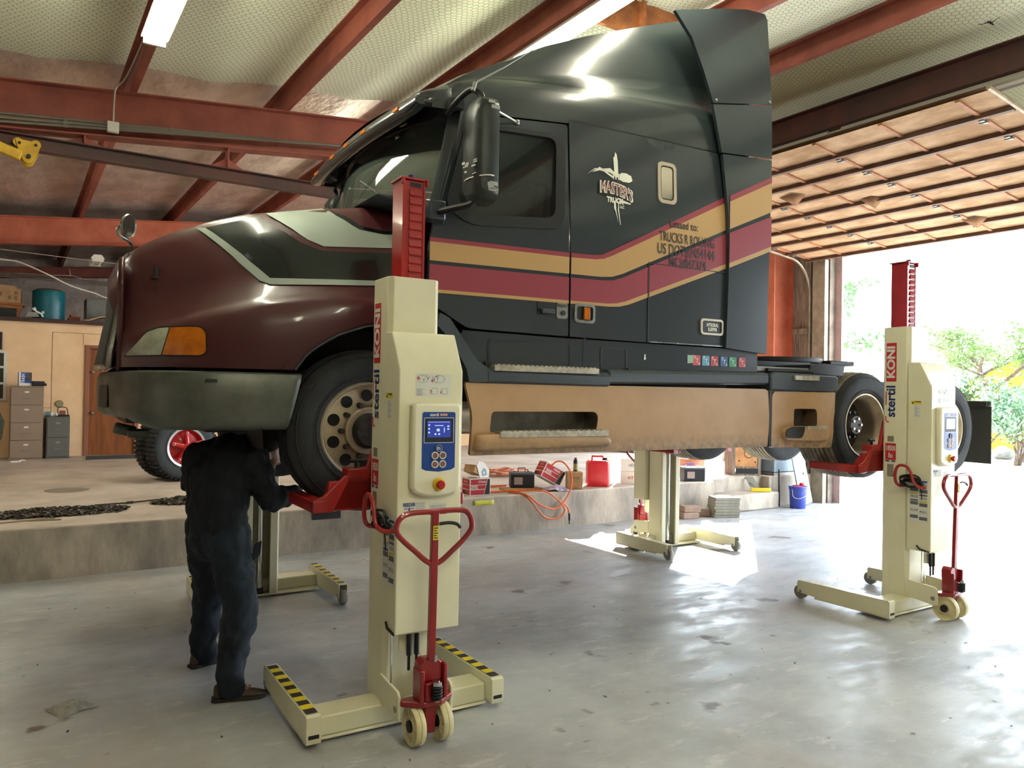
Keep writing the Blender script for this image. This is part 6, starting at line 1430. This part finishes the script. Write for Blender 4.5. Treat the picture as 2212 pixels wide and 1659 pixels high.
# goods along the dock edge
def logo_oval(mb, fn, s_): add_text(mb, "O'Reilly", s_, fn, bold=.0008, squeeze=.9)
def parts_box(loc, rot, label, sx=.30, sy=.24, sz=.225):
    t = empty('parts_box', loc, 0, label, 'box'); t.rotation_euler = rot
    mb = MB(); mb.box(-sx / 2, sx / 2, -sy / 2, sy / 2, 0, sz); mb.build('carton', M_cartonw, t)
    f = -sy / 2 - .001
    mb = MB()
    for a, b in ((.012, .075), (.085, .135), (.142, .212)): mb.panel([(-sx / 2 + .012, a), (sx / 2 - .1 + a * .25, a), (sx / 2 - .1 + b * .25, b), (-sx / 2 + .012, b)], lambda u, z: (u, f, z))
    g = -sx / 2 - .001
    for a, b in ((.012, .075), (.085, .135), (.142, .212)): mb.panel([(-sy / 2 + .01, a), (sy / 2 - .01, a), (sy / 2 - .01, b), (-sy / 2 + .01, b)], lambda v, z: (g, v, z))
    mb.build('red_print', M_partred, t)
    mb = MB(); mb.panel([(sx / 2 - .09, .012), (sx / 2 - .01, .012), (sx / 2 - .01, .212), (sx / 2 - .04, .212)], lambda u, z: (u, f - .0003, z)); mb.build('black_print', M_partblk, t); mb = MB(); mb.panel([(-.02, .012), (sy / 2 - .01, .012), (sy / 2 - .01, .06), (.03, .06)], lambda v, z: (g - .0003, v, z)); mb.build('black_print', M_partblk, t)
    mb = MB(); logo_oval(mb, lambda a, b: (.03 + a, f - .0012, .178 + b), .042); add_text(mb, 'BRAKE', .03, lambda a, b: (-.085 + a, f - .0012, .122 + b), bold=.001); add_text(mb, 'ROTOR', .03, lambda a, b: (-.085 + a, f - .0012, .096 + b), bold=.001); add_text(mb, "O'Reilly", .04, lambda a, b: (g - .0012, -b * 0 - a, .178 + b), squeeze=.8); mb.build('lettering', M_sheet, t, recalc=False)
    return t
parts_box((5.17, 8.79, DZ + .001), (0, 0, math.radians(-4)), 'red and black auto parts carton at the left end of the dock edge clutter')
parts_box((6.42, 8.95, DZ + .11), (math.radians(0), math.radians(28), math.radians(-8)), 'red and black auto parts carton tilted up beside the black battery', .34, .24, .23)
t = empty('open_carton', (5.16, 8.80, DZ + .228), math.radians(20), 'torn open white and brown carton lying on the red parts carton', 'box')
mb = MB(); mb.M = Matrix.Rotation(.35, 4, 'Y'); mb.box(-.16, .03, -.09, .09, .03, .13); mb.build('brown_tube', M_card, t); mb = MB(); mb.prism([(-.02, .0), (.16, .0), (.17, .09), (.06, .2), (-.06, .22), (-.09, .16)], 'y', -.1, -.09); mb.build('white_flap', M_cartonw, t)
mb = MB(); mb.panel([(.02, .02), (.12, .03), (.1, .1), (.05, .13), (.0, .08)], lambda a, b: (a, -.1015, b), holes=[[(.04, .05), (.08, .05), (.07, .08), (.045, .08)]], step=.04); mb.build('flap_print', mat('blue_grey_ink', '7a8a9a', .6), t)
def battery(x, y, rz, label, w=.33, d=.2, h=.21, handle=True):
    t = empty('battery', (x, y, DZ), math.radians(rz), label, 'battery')
    mb = MB(); mb.box(-w / 2, w / 2, -d / 2, d / 2, 0, h * .86); cs_ = mb.build('case', M_bat, t, bevel=.006)
    mb = MB(); mb.box(-w / 2 - .004, w / 2 + .004, -d / 2 - .004, d / 2 + .004, h * .86, h); mb.build('lid', M_batg, t, bevel=.006)
    mb = MB()
    for k in range(7): a = d / 2 * (-.85 + 1.7 * k / 7); mb.box(w / 2, w / 2 + .006, a, a + .018, .02, h * .84)
    mb.build('ribs', M_batg, cs_)
    mb = MB(); mb.box(-w * .36, 0, -d / 2 - .001, -d / 2, h * .22, h * .7); mb.build('label', mat('battery_label', 'a58f88', .6), cs_)
    for a in (-w * .3, w * .3):
        mb = MB(); mb.cyl((a, d * .2, h), (a, d * .2, h + .018), .014, seg=12); mb.build('terminal', M_grey, t)
    if handle:
        mb = MB(); mb.tube([(-.05, 0, h), (-.05, 0, h + .06), (.05, 0, h + .06), (.05, 0, h)], .006, 6); mb.build('strap', M_black, t)
    return t
bt = battery(6.03, 9.0, -24, 'black battery on a wood scrap at the dock edge under the orange hose'); bt.location.z = DZ + .03
battery(9.12, 8.72, -26, 'black battery on the dock to the right of the lift column in the sun patch', .34, .22, .22, False)
mb = MB(); mb.box(-.28, .28, -.13, .13, 0, .028); simple(mb, 'wood_scrap', mat('raw_plank', 'a97f4e', .8, c2='8c6539', nscale=5), 'flat wood scrap under the black battery at the dock edge', 'board', (5.98, 8.93, DZ + .001), -12, bevel=.003)
t = empty('cardboard_box', (6.76, 8.74, DZ + .001), math.radians(-30), 'brown cardboard box with printed oval at the dock edge, a can on top', 'box')
mb = MB(); mb.box(-.11, .11, -.11, .11, 0, .24); mb.build('carton', M_card, t, bevel=.003)
mb = MB(); logo_oval(mb, lambda a, b: (a, -.1112, .16 + b), .05); add_text(mb, 'BRAKE PARTS', .022, lambda a, b: (a, -.1112, .115 + b)); mb.build('lettering', mat('carton_ink', '7d6247', .8), t, recalc=False)
t = empty('spray_can', (6.80, 8.76, DZ + .243), 0, 'dark spray can standing on the brown cardboard box', 'spray can')
mb = MB(); mb.lathe([(.0, 0), (.032, 0), (.033, .004), (.033, .15), (.028, .165), (.015, .17), (.0, .17)], (0, 0, 0), (0, 0, 1), 20); mb.build('can', mat('dark_can', '3a3c34', .35, .5), t)
mb = MB(); mb.lathe([(.0335, .02), (.0335, .11)], (0, 0, 0), (0, 0, 1), 20); mb.build('label_band', mat('olive_label', '8a8658', .5), t)
mb = MB(); mb.cyl((0, 0, .17), (0, 0, .195), .016, seg=12); mb.build('nozzle', M_black, t)
t = empty('fuel_jug', (7.26, 8.83, DZ + .001), math.radians(-28), 'translucent red fuel jug on the dock edge', 'jug')
mb = MB(); mb.loft([[(a * e, b * e, z) for a, b in rrect(-.155, .155, -.12, .12, .04)] for z, e in ((0, .93), (.012, 1), (.33, 1), (.36, .95), (.38, .8))], closed=True, cap=True); mb.build('jug_body', mat('red_translucent', 'd0202e', .35, c2='d9303a', trans=.12), t, ang=50)
mb = MB(); mb.tube([(-.08, 0, .38), (-.08, 0, .44), (.08, 0, .44), (.08, 0, .38)], .016, 8); mb.build('jug_handle', M_partred, t); mb = MB(); mb.cyl((.12, 0, .36), (.12, 0, .42), .03); mb.build('jug_cap', M_black, t)
t = empty('bucket', (7.60, 9.05, DZ + .001), 0, 'white plastic bucket behind the red fuel jug', 'bucket')
mb = MB(); mb.lathe([(.0, 0), (.135, 0), (.15, .36), (.156, .36), (.156, .34)], (0, 0, 0), (0, 0, 1), 32); mb.build('pail', M_white, t); mb = MB(); mb.lathe([(.158, .35), (.16, .37), (.0, .375)], (0, 0, 0), (0, 0, 1), 32); mb.build('lid', M_sheet, t)
for k in range(2):
    t = empty('parts_carton', (7.93, 8.92, DZ + .001 + k * .19), math.radians(-32 + 4 * k), ['white carton with red print at the bottom beside the lift column', 'white carton stacked on another beside the white bucket'][k], 'box', 'white cartons beside the bucket')
    mb = MB(); mb.box(-.12, .12, -.12, .12, 0, .188); mb.build('carton', M_cartonw, t, bevel=.003)
    mb = MB(); add_text(mb, 'KIT' if not k else 'HD', .06, lambda a, b: (.03 + a, -.1212, .09 + b), bold=.001); mb.build('lettering', M_redlab if not k else M_pict, t, recalc=False)
# orange air hose draped over the edge
mb = MB(); mb.tube([(5.1, 8.95, .53), (5.5, 8.8, .52), (5.85, 8.66, .53), (6.1, 8.53, .52), (6.3, 8.50, .40), (6.42, 8.50, .26), (6.33, 8.5, .15), (6.12, 8.5, .16), (5.98, 8.5, .27), (5.85, 8.52, .42), (5.70, 8.62, .53), (5.4, 8.78, .52), (5.2, 8.9, .52)], .0115, 8, smooth=8)
mb.tube([(5.6, 8.68, .52), (5.8, 8.54, .49), (6.0, 8.49, .35), (6.25, 8.49, .28), (6.42, 8.5, .38), (6.54, 8.52, .55), (6.58, 8.58, .74), (6.52, 8.66, .88), (6.42, 8.70, .90), (6.34, 8.72, .84)], .0115, 8, smooth=8)
mb.tube([(6.38, 8.5, .36), (6.47, 8.5, .28), (6.5, 8.5, .2)], .0115, 8, smooth=6)
oh = simple(mb, 'air_hose', M_orange, 'orange hose looping over the dock edge among the cartons', 'hose')
mb = MB(); mb.cyl((6.5, 8.5, .2), (6.505, 8.5, .10), .015, seg=10); mb.cyl((6.505, 8.5, .10), (6.505, 8.5, .05), .009, seg=10); mb.build('hose_fitting', M_black, oh)
mb = MB(); rn = random.Random(11)
for k in range(13):
    c = Vector((rn.uniform(-.2, .2), rn.uniform(-.15, .15), .02 + rn.uniform(0, .06))); a, b = rn.uniform(.16, .34), rn.uniform(.1, .22)
    mb.tube([c + Vector((a * math.cos(t) * rn.uniform(.85, 1.1), b * math.sin(t), rn.uniform(-.01, .03))) for t in [2 * PI * i / 10 for i in range(10)]], .011, 6, closed=True, smooth=4)
simple(mb, 'cord_pile', mat('faded_orange_cord', 'c07a5c', .5), 'loose pile of faded orange extension cord farther back on the dock', 'cord', (6.75, 10.6, DZ + .002))
mb = MB(); rn = random.Random(12)
for k in range(4): mb.tube([(rn.uniform(-.6, -.3), rn.uniform(-.1, .1), .015), (0, rn.uniform(-.1, .1), .015), (rn.uniform(.2, .5), rn.uniform(-.1, .1), .015)], .009, 6, smooth=6)
simple(mb, 'orange_cord', M_orange, 'orange cord strands on the dock between the red carton and the battery', 'cord', (5.62, 9.35, DZ + .002))
mb = MB(); rn = random.Random(13)
mb.loft([[(x + rn.uniform(-.02, .02), y + rn.uniform(-.02, .02), max(.003, .07 * math.sin(PI * (x + .2) / .4) * math.sin(PI * (y + .12) / .24) + rn.uniform(-.02, .03))) for y in (-.12, -.07, -.02, .03, .08, .12)] for x in (-.2, -.13, -.06, 0, .07, .14, .2)])
simple(mb, 'plastic_bag', mat('bag_film', 'cfc6cc', .35, c2='8d7ba6', nscale=14), 'crumpled white and purple plastic bag below the tilted carton', 'bag', (6.38, 8.67, DZ + .004), -10, ang=20)
mb = MB(); mb.panel([(5.0, .40), (5.06, .385), (5.12, .395), (5.25, .388), (5.30, .40), (5.30, .452), (5.2, .45), (5.12, .46), (5.0, .455)], lambda a, b: (a, YE - .004, b), step=.03); struct(mb.build('trim_5', mat('yellow_mark', 'd3cd3a', .7, c2='b9b24a', nscale=25), solid=.003))
mb = MB(); mb.box(2.88, 3.22, YE - .006, YE + .01, .37, .46); struct(mb.build('trim_6', M_frame))
mb = MB(); mb.box(2.86, 3.16, YE - .02, YE - .004, .455, .52); struct(mb.build('trim_7', mat('angle_iron', '9b8d7e', .6, .2)))
# right end of the dock
t = empty('wooden_crate', (10.70, 9.06, DZ + .001), math.radians(-30), 'raw wood crate with round knock-outs at the end of the dock', 'crate')
M_ply2 = mat('raw_plywood', 'c08a58', .75, c2='a87446', nscale=5)
mb = MB(); mb.box(-.24, .24, -.2, .2, .13, .55); mb.build('crate_box', M_ply2, t)
mb = MB(); mb.box(-.25, -.2, -.21, .2, 0, .6); mb.box(.2, .25, -.21, .2, 0, .6); mb.box(-.2, .2, -.21, .2, 0, .03); mb.box(-.2, .2, -.212, .2, .12, .15); mb.build('crate_frame', M_wood, t)
mb = MB()
for a, z, r in ((.04, .38, .085), (-.13, .25, .014), (.15, .23, .014)): mb.lathe([(r, 0), (r * .93, .002), (r * .86, 0)] if r > .05 else [(0, .001), (r, .001)], (a, -.2015, z), (0, -1, 0), 20)
mb.build('knock_outs', M_frame, t)
mb = MB(); mb.box(-.19, .19, -.205, -.2, .03, .12); mb.build('dark_slot', M_black, t)
t = empty('metal_locker', (11.45, 8.83, DZ + .001), math.radians(-1), 'pale blue metal locker lying at the end of the dock', 'locker')
mb = MB(); mb.box(-.42, .42, -.19, .19, .06, .5); mb.build('locker_body', mat('pale_blue_steel', '8a9aa5', .5, .2, c2='7d8c96', nscale=5, stretch=(8, 8, 1)), t, bevel=.006)
mb = MB(); mb.box(-.42, .42, -.19, .19, 0, .05); mb.build('locker_plinth', M_grey, t)
t = empty('metal_door_panel', (11.47, 8.30, .002), math.radians(4), 'light blue metal door leaning behind the blue bucket', 'panel')
rot = Matrix.Rotation(math.radians(-9), 4, 'Y') @ Matrix.Rotation(math.radians(-7), 4, 'X')
mb = MB(); mb.M = rot; mb.box(-.17, .17, 0, .025, 0.03, .95); mb.build('leaf', mat('light_blue_steel', '9db4c6', .45, .2, c2='8ea5b7', nscale=6), t, bevel=.004)
mb = MB(); mb.M = rot
for a, b, c, d in ((-.10, -.095, .15, .93), (.10, .105, .2, .8), (-.1, .105, .15, .155)): mb.box(a, b, -.003, 0, c, d)
mb.cyl((.06, 0, .55), (.06, -.02, .55), .02, seg=12); mb.build('pressed_lines', M_conduit, t)
t = empty('bucket', (11.10, 8.22, .001), 0, 'blue plastic bucket with a red rag on the shop floor', 'bucket')
mb = MB(); mb.lathe([(.0, .004), (.12, .0), (.126, .01), (.138, .30), (.146, .305), (.146, .33), (.15, .335), (.15, .365), (.143, .37), (.138, .36), (.12, .02)], (0, 0, 0), (0, 0, 1), 40); bb = mb.build('pail', mat('blue_plastic', '3b4ba8', .4, c2='3343a0', nscale=4), t)
mb = MB(); mb.tube([(-.15, 0, .32), (-.155, -.03, .2), (-.1, -.115, .175), (.03, -.155, .24), (.14, -.06, .3), (.15, 0, .32)], .004, 6, smooth=5); mb.build('bail', M_sheet, t)
mb = MB(); rn = random.Random(6); mb.loft([[(.13 * q * math.cos(a), .13 * q * math.sin(a), .345 + .03 * (1 - q) + rn.uniform(-.012, .022)) for a in [2 * PI * i / 14 for i in range(14)]] for q in (1, .7, .4, .1)], closed=True, cap=True); mb.sphere((.07, -.02, .39), (.05, .04, .035), 10, 6)
simple(mb, 'rag', mat('red_rag', '9c2a3a', .9), 'red rag stuffed in the top of the blue bucket', 'rag', (11.10, 8.22, .001), ang=25)
t = empty('squeegee', (10.50, 8.50, .272), math.radians(-33), 'yellow headed push tool lying on the concrete step with grey handle', 'squeegee')
mb = MB(); mb.box(-.17, .17, -.02, .02, 0.0, .062); mb.build('head', mat('bright_yellow', 'e0c21a', .4), t, bevel=.01)
mb = MB(); mb.cyl((-.08, .0, .062), (-.20, .20, .21), .012, seg=10); mb.build('handle', M_grey, t); mb = MB(); mb.prism([(-.14, .06), (.02, .06), (-.1, .24), (-.24, .24)], 'y', .1, .115); mb.build('back_plate', mat('dull_zinc', '8f8d80', .5, .4), t)
mb = MB(); mb.cyl((0, 0, 0), (.01, .02, .62), .014, seg=8); simple(mb, 'iron_rod', M_frame, 'dark iron rod standing behind the blue bucket', 'rod', (10.98, 8.50, .001))
pv = None
for k in range(7):
    mb = MB(); mb.box(-.2, .2, -.14, .14, 0, .042)
    if pv is None: pv = mb.build('paver', mat('grey_paver', '99968a', .85, c2='8b877b', nscale=9), bevel=.004); o = pv
    else: mb.bm.free(); o = pv.copy(); col.objects.link(o)
    rn = random.Random(k + 40); o.location = (9.25 + rn.uniform(-.012, .012), 8.18 + rn.uniform(-.01, .01), .001 + k * .0435); o.rotation_euler = (0, 0, math.radians(-24 + rn.uniform(-1.5, 1.5)))
    tag(o, ['grey concrete paver at the bottom of the stack by the step', 'grey paver second from the bottom of the stack by the step', 'grey paver third from the bottom of the stack by the step', 'grey paver in the middle of the stack by the step', 'grey paver third from the top of the stack by the step', 'grey paver second from the top of the stack by the step', 'grey paver topmost on the stack by the step'][k], 'paver', 'stacked pavers by the step')
for k, (x, y, z, rz) in enumerate(((8.62, 8.32, .001, -10), (8.95, 8.40, .001, -25), (8.68, 8.34, .092, -16))):
    mb = MB(); mb.box(-.14, .14, -.09, .09, 0, .09); simple(mb, 'brick', mat('pinkish_brick', 'a58d7e', .9, c2='937a6b', nscale=8), ['pinkish block on the floor nearest the lift column', 'pinkish block on the floor nearest the paver stack', 'pinkish block lying on top of the two lower blocks'][k], 'brick', (x, y, z), rz, group='loose blocks by the paver stack', bevel=.01)
t = empty('plastic_tub', (9.85, 9.45, DZ + .001), 0, 'orange plastic tub on the dock behind the right battery', 'tub')
mb = MB(); mb.lathe([(.0, 0), (.2, 0), (.23, .26), (.25, .265), (.25, .28), (.22, .28), (.19, .03)], (0, 0, 0), (0, 0, 1), 32); mb.build('tub', mat('pale_orange_plastic', 'c98062', .5), t)
mb = MB(); mb.tube([(-.2, 0, .28), (-.1, -.1, .31), (.05, -.05, .33), (.2, .05, .3)], .012, 6, smooth=4); mb.build('tub_hose', M_orange, t)
mb = MB()
for k in range(5): mb.tube([(-.1 + .05 * k, -.02, 0), (-.12 + .05 * k, .0, .06), (-.08 + .06 * k, .03, .03)], .006, 6, smooth=4)
simple(mb, 'blue_leads', mat('blue_lead', '3a5fb0', .5), 'bundle of blue leads on the right battery', 'cable', (9.08, 8.76, DZ + .222))
# small things on the shop floor
mb = MB(); rn = random.Random(9)
V = [[(x, y) for y in (-.09, -.05, 0, .05, .09)] for x in (-.11, -.07, -.02, .03, .07, .11)]
mb.loft([[(x + rn.uniform(-.015, .015), y + rn.uniform(-.01, .01), max(.0, .045 * (1 - (x / .11) ** 2) * (1 - (y / .09) ** 2) + rn.uniform(-.004, .008))) for x, y in r] for r in V]); simple(mb, 'mortar_lump', mat('mortar', 'a09c94', .9, c2='8a8680', nscale=20, bump=.5), 'flat grey lump of mortar on the floor at lower left', 'mortar', (.32, 5.08, .001), 20)
mb = MB(); rn = random.Random(21)
for k in range(150):
    x = rn.uniform(-1, 9.5); y = rn.uniform(1.6, 8.2); s_ = rn.uniform(.006, .02); a = rn.uniform(0, 6.3); o = Matrix.Translation((x, y, .002)) @ Matrix.Rotation(a, 4, 'Z')
    p = [mb.v(o @ Vector(q)) for q in ((-s_, 0, 0), (0, -s_ * .4, .002), (s_, 0, .003), (0, s_ * .45, .004))]; mb.f(p)
simple(mb, 'leaf_litter', mat('dark_debris', '3a332c', .9), 'tiny dark leaf bits scattered over the shop floor', 'debris', kind='stuff', recalc=False)
# swallow under the ceiling
t = empty('bird', (7.5, 3.55, 5.35), math.radians(-33), 'small dark swallow flying under the wire ceiling at upper right', 'bird')
mb = MB()
secs = []
for x, r in ((-.05, .004), (-.035, .016), (-.01, .021), (.02, .02), (.04, .015), (.05, .012), (.06, .013), (.07, .008), (.078, .002)):
    secs.append([(x * .5 + r * math.cos(a) * .9, x * .35 * -1 + r * math.sin(a), -.03 + x * .6 * -1 + .02) for a in [2 * PI * i / 10 for i in range(10)]])
mb.loft(secs, closed=True, cap=True)
mb.loft([[(.0, .0, -.0), (.05, .01, .012), (.10, .0, .05), (.15, -.02, .075)], [(.02, .02, -.005), (.06, .035, .008), (.11, .015, .05), (.15, -.018, .076)]]); mb.loft([[(.0, .0, -.0), (-.06, .01, -.005), (-.10, .0, -.03), (-.17, -.01, -.04)], [(.0, .03, -.005), (-.06, .035, -.01), (-.10, .015, -.034), (-.17, -.005, -.042)]])
mb.loft([[(.0, .0, 0), (.02, .03, .03), (.045, .05, .06)], [(.012, .0, 0), (.03, .03, .03), (.05, .05, .06)]])
mb.build('bird_body', mat('dark_feathers', '17151a', .7), t, solid=.002)

t = bpy.data.objects['bird']; t.scale = (.68, .68, .68)

# ================================================================== outside the door
M_bark = mat('tree_bark', '6b5a4a', .9, c2='4e4136', nscale=10, bump=.5)
M_leaf1 = mat('pale_leaf', '5d7a40', .6, c2='718c50', nscale=2); M_leaf2 = mat('green_leaf', '466a3a', .6, c2='577d48', nscale=2); M_leaf3 = mat('sage_leaf', '628264', .6, c2='769672', nscale=2)
def tree(x, y, h, spread, n_leaf, leaf, seed, label, trunk=.16, bush=False, lean=(0, 0), lsize=.09):
    rn = random.Random(seed); t = empty('tree' if not bush else 'shrub', (x, y, -.02), rn.uniform(0, 6), label, 'tree' if not bush else 'shrub')
    mb = MB(); tips = []
    def br(p, d, L, r, lv):
        n = 4; pts = [p]
        for i in range(n): d = (d + Vector((rn.uniform(-.22, .22), rn.uniform(-.22, .22), rn.uniform(-.1, .16)))).normalized(); pts.append(pts[-1] + d * L / n)
        mb.tube(pts, [r, r * .6], 7 if lv < 2 else 5)
        if lv >= 3 or r < .012: tips.extend(pts[1:]); return
        if lv >= 2: tips.extend(pts[2:])
        for k in range(rn.choice((3, 3, 4))):
            q = pts[rn.choice((2, 3, 4, 4))]; a = rn.uniform(0, 2 * PI); nd = (d * .55 + Vector((math.cos(a) * spread, math.sin(a) * spread, rn.uniform(-.05, .6)))).normalized()
            br(q, nd, L * rn.uniform(.6, .82), r * .58, lv + 1)
    if bush:
        for k in range(7):
            a = rn.uniform(0, 2 * PI); br(Vector((rn.uniform(-.2, .2), rn.uniform(-.2, .2), 0)), Vector((math.cos(a) * .5, math.sin(a) * .5, 1)).normalized(), h * .4, .04, 1)
    else: br(Vector((0, 0, 0)), Vector((lean[0], lean[1], 1)).normalized(), h * .42, trunk, 0)
    mb.build('trunk', M_bark, t)
    mb = MB()
    for k in range(n_leaf):
        c = rn.choice(tips) + Vector((rn.gauss(0, .16), rn.gauss(0, .16), rn.gauss(0, .13))); s_ = lsize * rn.uniform(.5, 1.2)
        a = Vector((rn.uniform(-1, 1), rn.uniform(-1, 1), rn.uniform(-1, 1))).normalized(); b = a.orthogonal().normalized(); mb.f([mb.v(c - a * s_), mb.v(c - b * s_ * .45), mb.v(c + a * s_), mb.v(c + b * s_ * .45)])
    mb.build('foliage', leaf, t, recalc=False, ang=180); return t
tree(25.5, 12.8, 5.6, 1.05, 5200, M_leaf1, 5, 'open branching tree seen through the doorway at right', trunk=.13, lsize=.07)
tree(24.5, 10.6, 3.1, .8, 6500, M_leaf3, 8, 'dense grey green bush in front of the yellow shed', bush=True, lsize=.07)
tree(27.5, 13.4, 3.4, .8, 3200, M_leaf2, 9, 'lower green bush behind the branching tree', bush=True, lsize=.08)
tree(33, 21.5, 3.5, .8, 500, M_leaf1, 12, 'thin distant sapling left of the lift in the doorway', trunk=.05, lsize=.08)
tree(17.3, 15.2, 7.2, .95, 2600, M_leaf2, 3, 'leafy tree outside whose shade breaks up the sun patch', trunk=.14, lsize=.12)
t = empty('shed', (33.5, 14.3, -.02), math.radians(20), 'yellow shed with a blue roof edge behind the trees', 'shed')
mb = MB(); mb.prism([(-1.9, 0), (1.9, 0), (1.9, 2.6), (.2, 3.5), (-1.9, 2.5)], 'x', -1.6, 1.6); mb.build('shed_walls', mat('weathered_yellow', 'c49a1a', .8, c2='a88415', nscale=3, stretch=(1, 6, .5)), t)
mb = MB(); mb.loft([[(x, y, z) for y, z in ((-2.1, 2.5), (.2, 3.62), (2.1, 2.62))] for x in (-1.8, 1.8)]); mb.build('shed_roof', mat('blue_roofing', '4f7fae', .6), t, solid=.08)
mb = MB(); mb.lathe([(.0, 0), (.26, 0), (.28, .3), (.3, .6), (.27, .62)], (0, 0, 0), (0, 0, 1), 24); simple(mb, 'barrel', mat('blue_barrel', '4a7fa8', .5), 'blue barrel beside the yellow shed', 'barrel', (27.5, 11.3, -.02))
for k, (x, y, s_) in enumerate(((26.5, 11.2, .5), (27.2, 10.6, .42), (26.9, 12.2, .38))):
    mb = MB(); rn = random.Random(k); mb.sphere((0, 0, s_ * .45), (s_, s_ * .8, s_ * .6), 12, 8)
    for v in mb.bm.verts: v.co *= rn.uniform(.9, 1.1)
    simple(mb, 'rock', mat('pale_rock', '8d8b86', .9, c2='76746f'), ['large grey rock under the bush outside', 'grey rock at the right end outside', 'small grey rock left of the others outside'][k], 'rock', (x, y, -.02))

# ------------------------------------------------------------------ no chain deeper than thing > part > sub-part
def depth_of(o):
    d = 0
    while o.parent: d += 1; o = o.parent
    return d
def local(o): return Matrix.LocRotScale(o.location, o.rotation_euler, o.scale)
for o in sorted([o for o in col.objects if depth_of(o) > 2], key=depth_of):
    while depth_of(o) > 2:
        p = o.parent; m = local(p) @ local(o); o.parent = p.parent
        o.location, q, o.scale = m.decompose(); o.rotation_euler = q.to_euler()
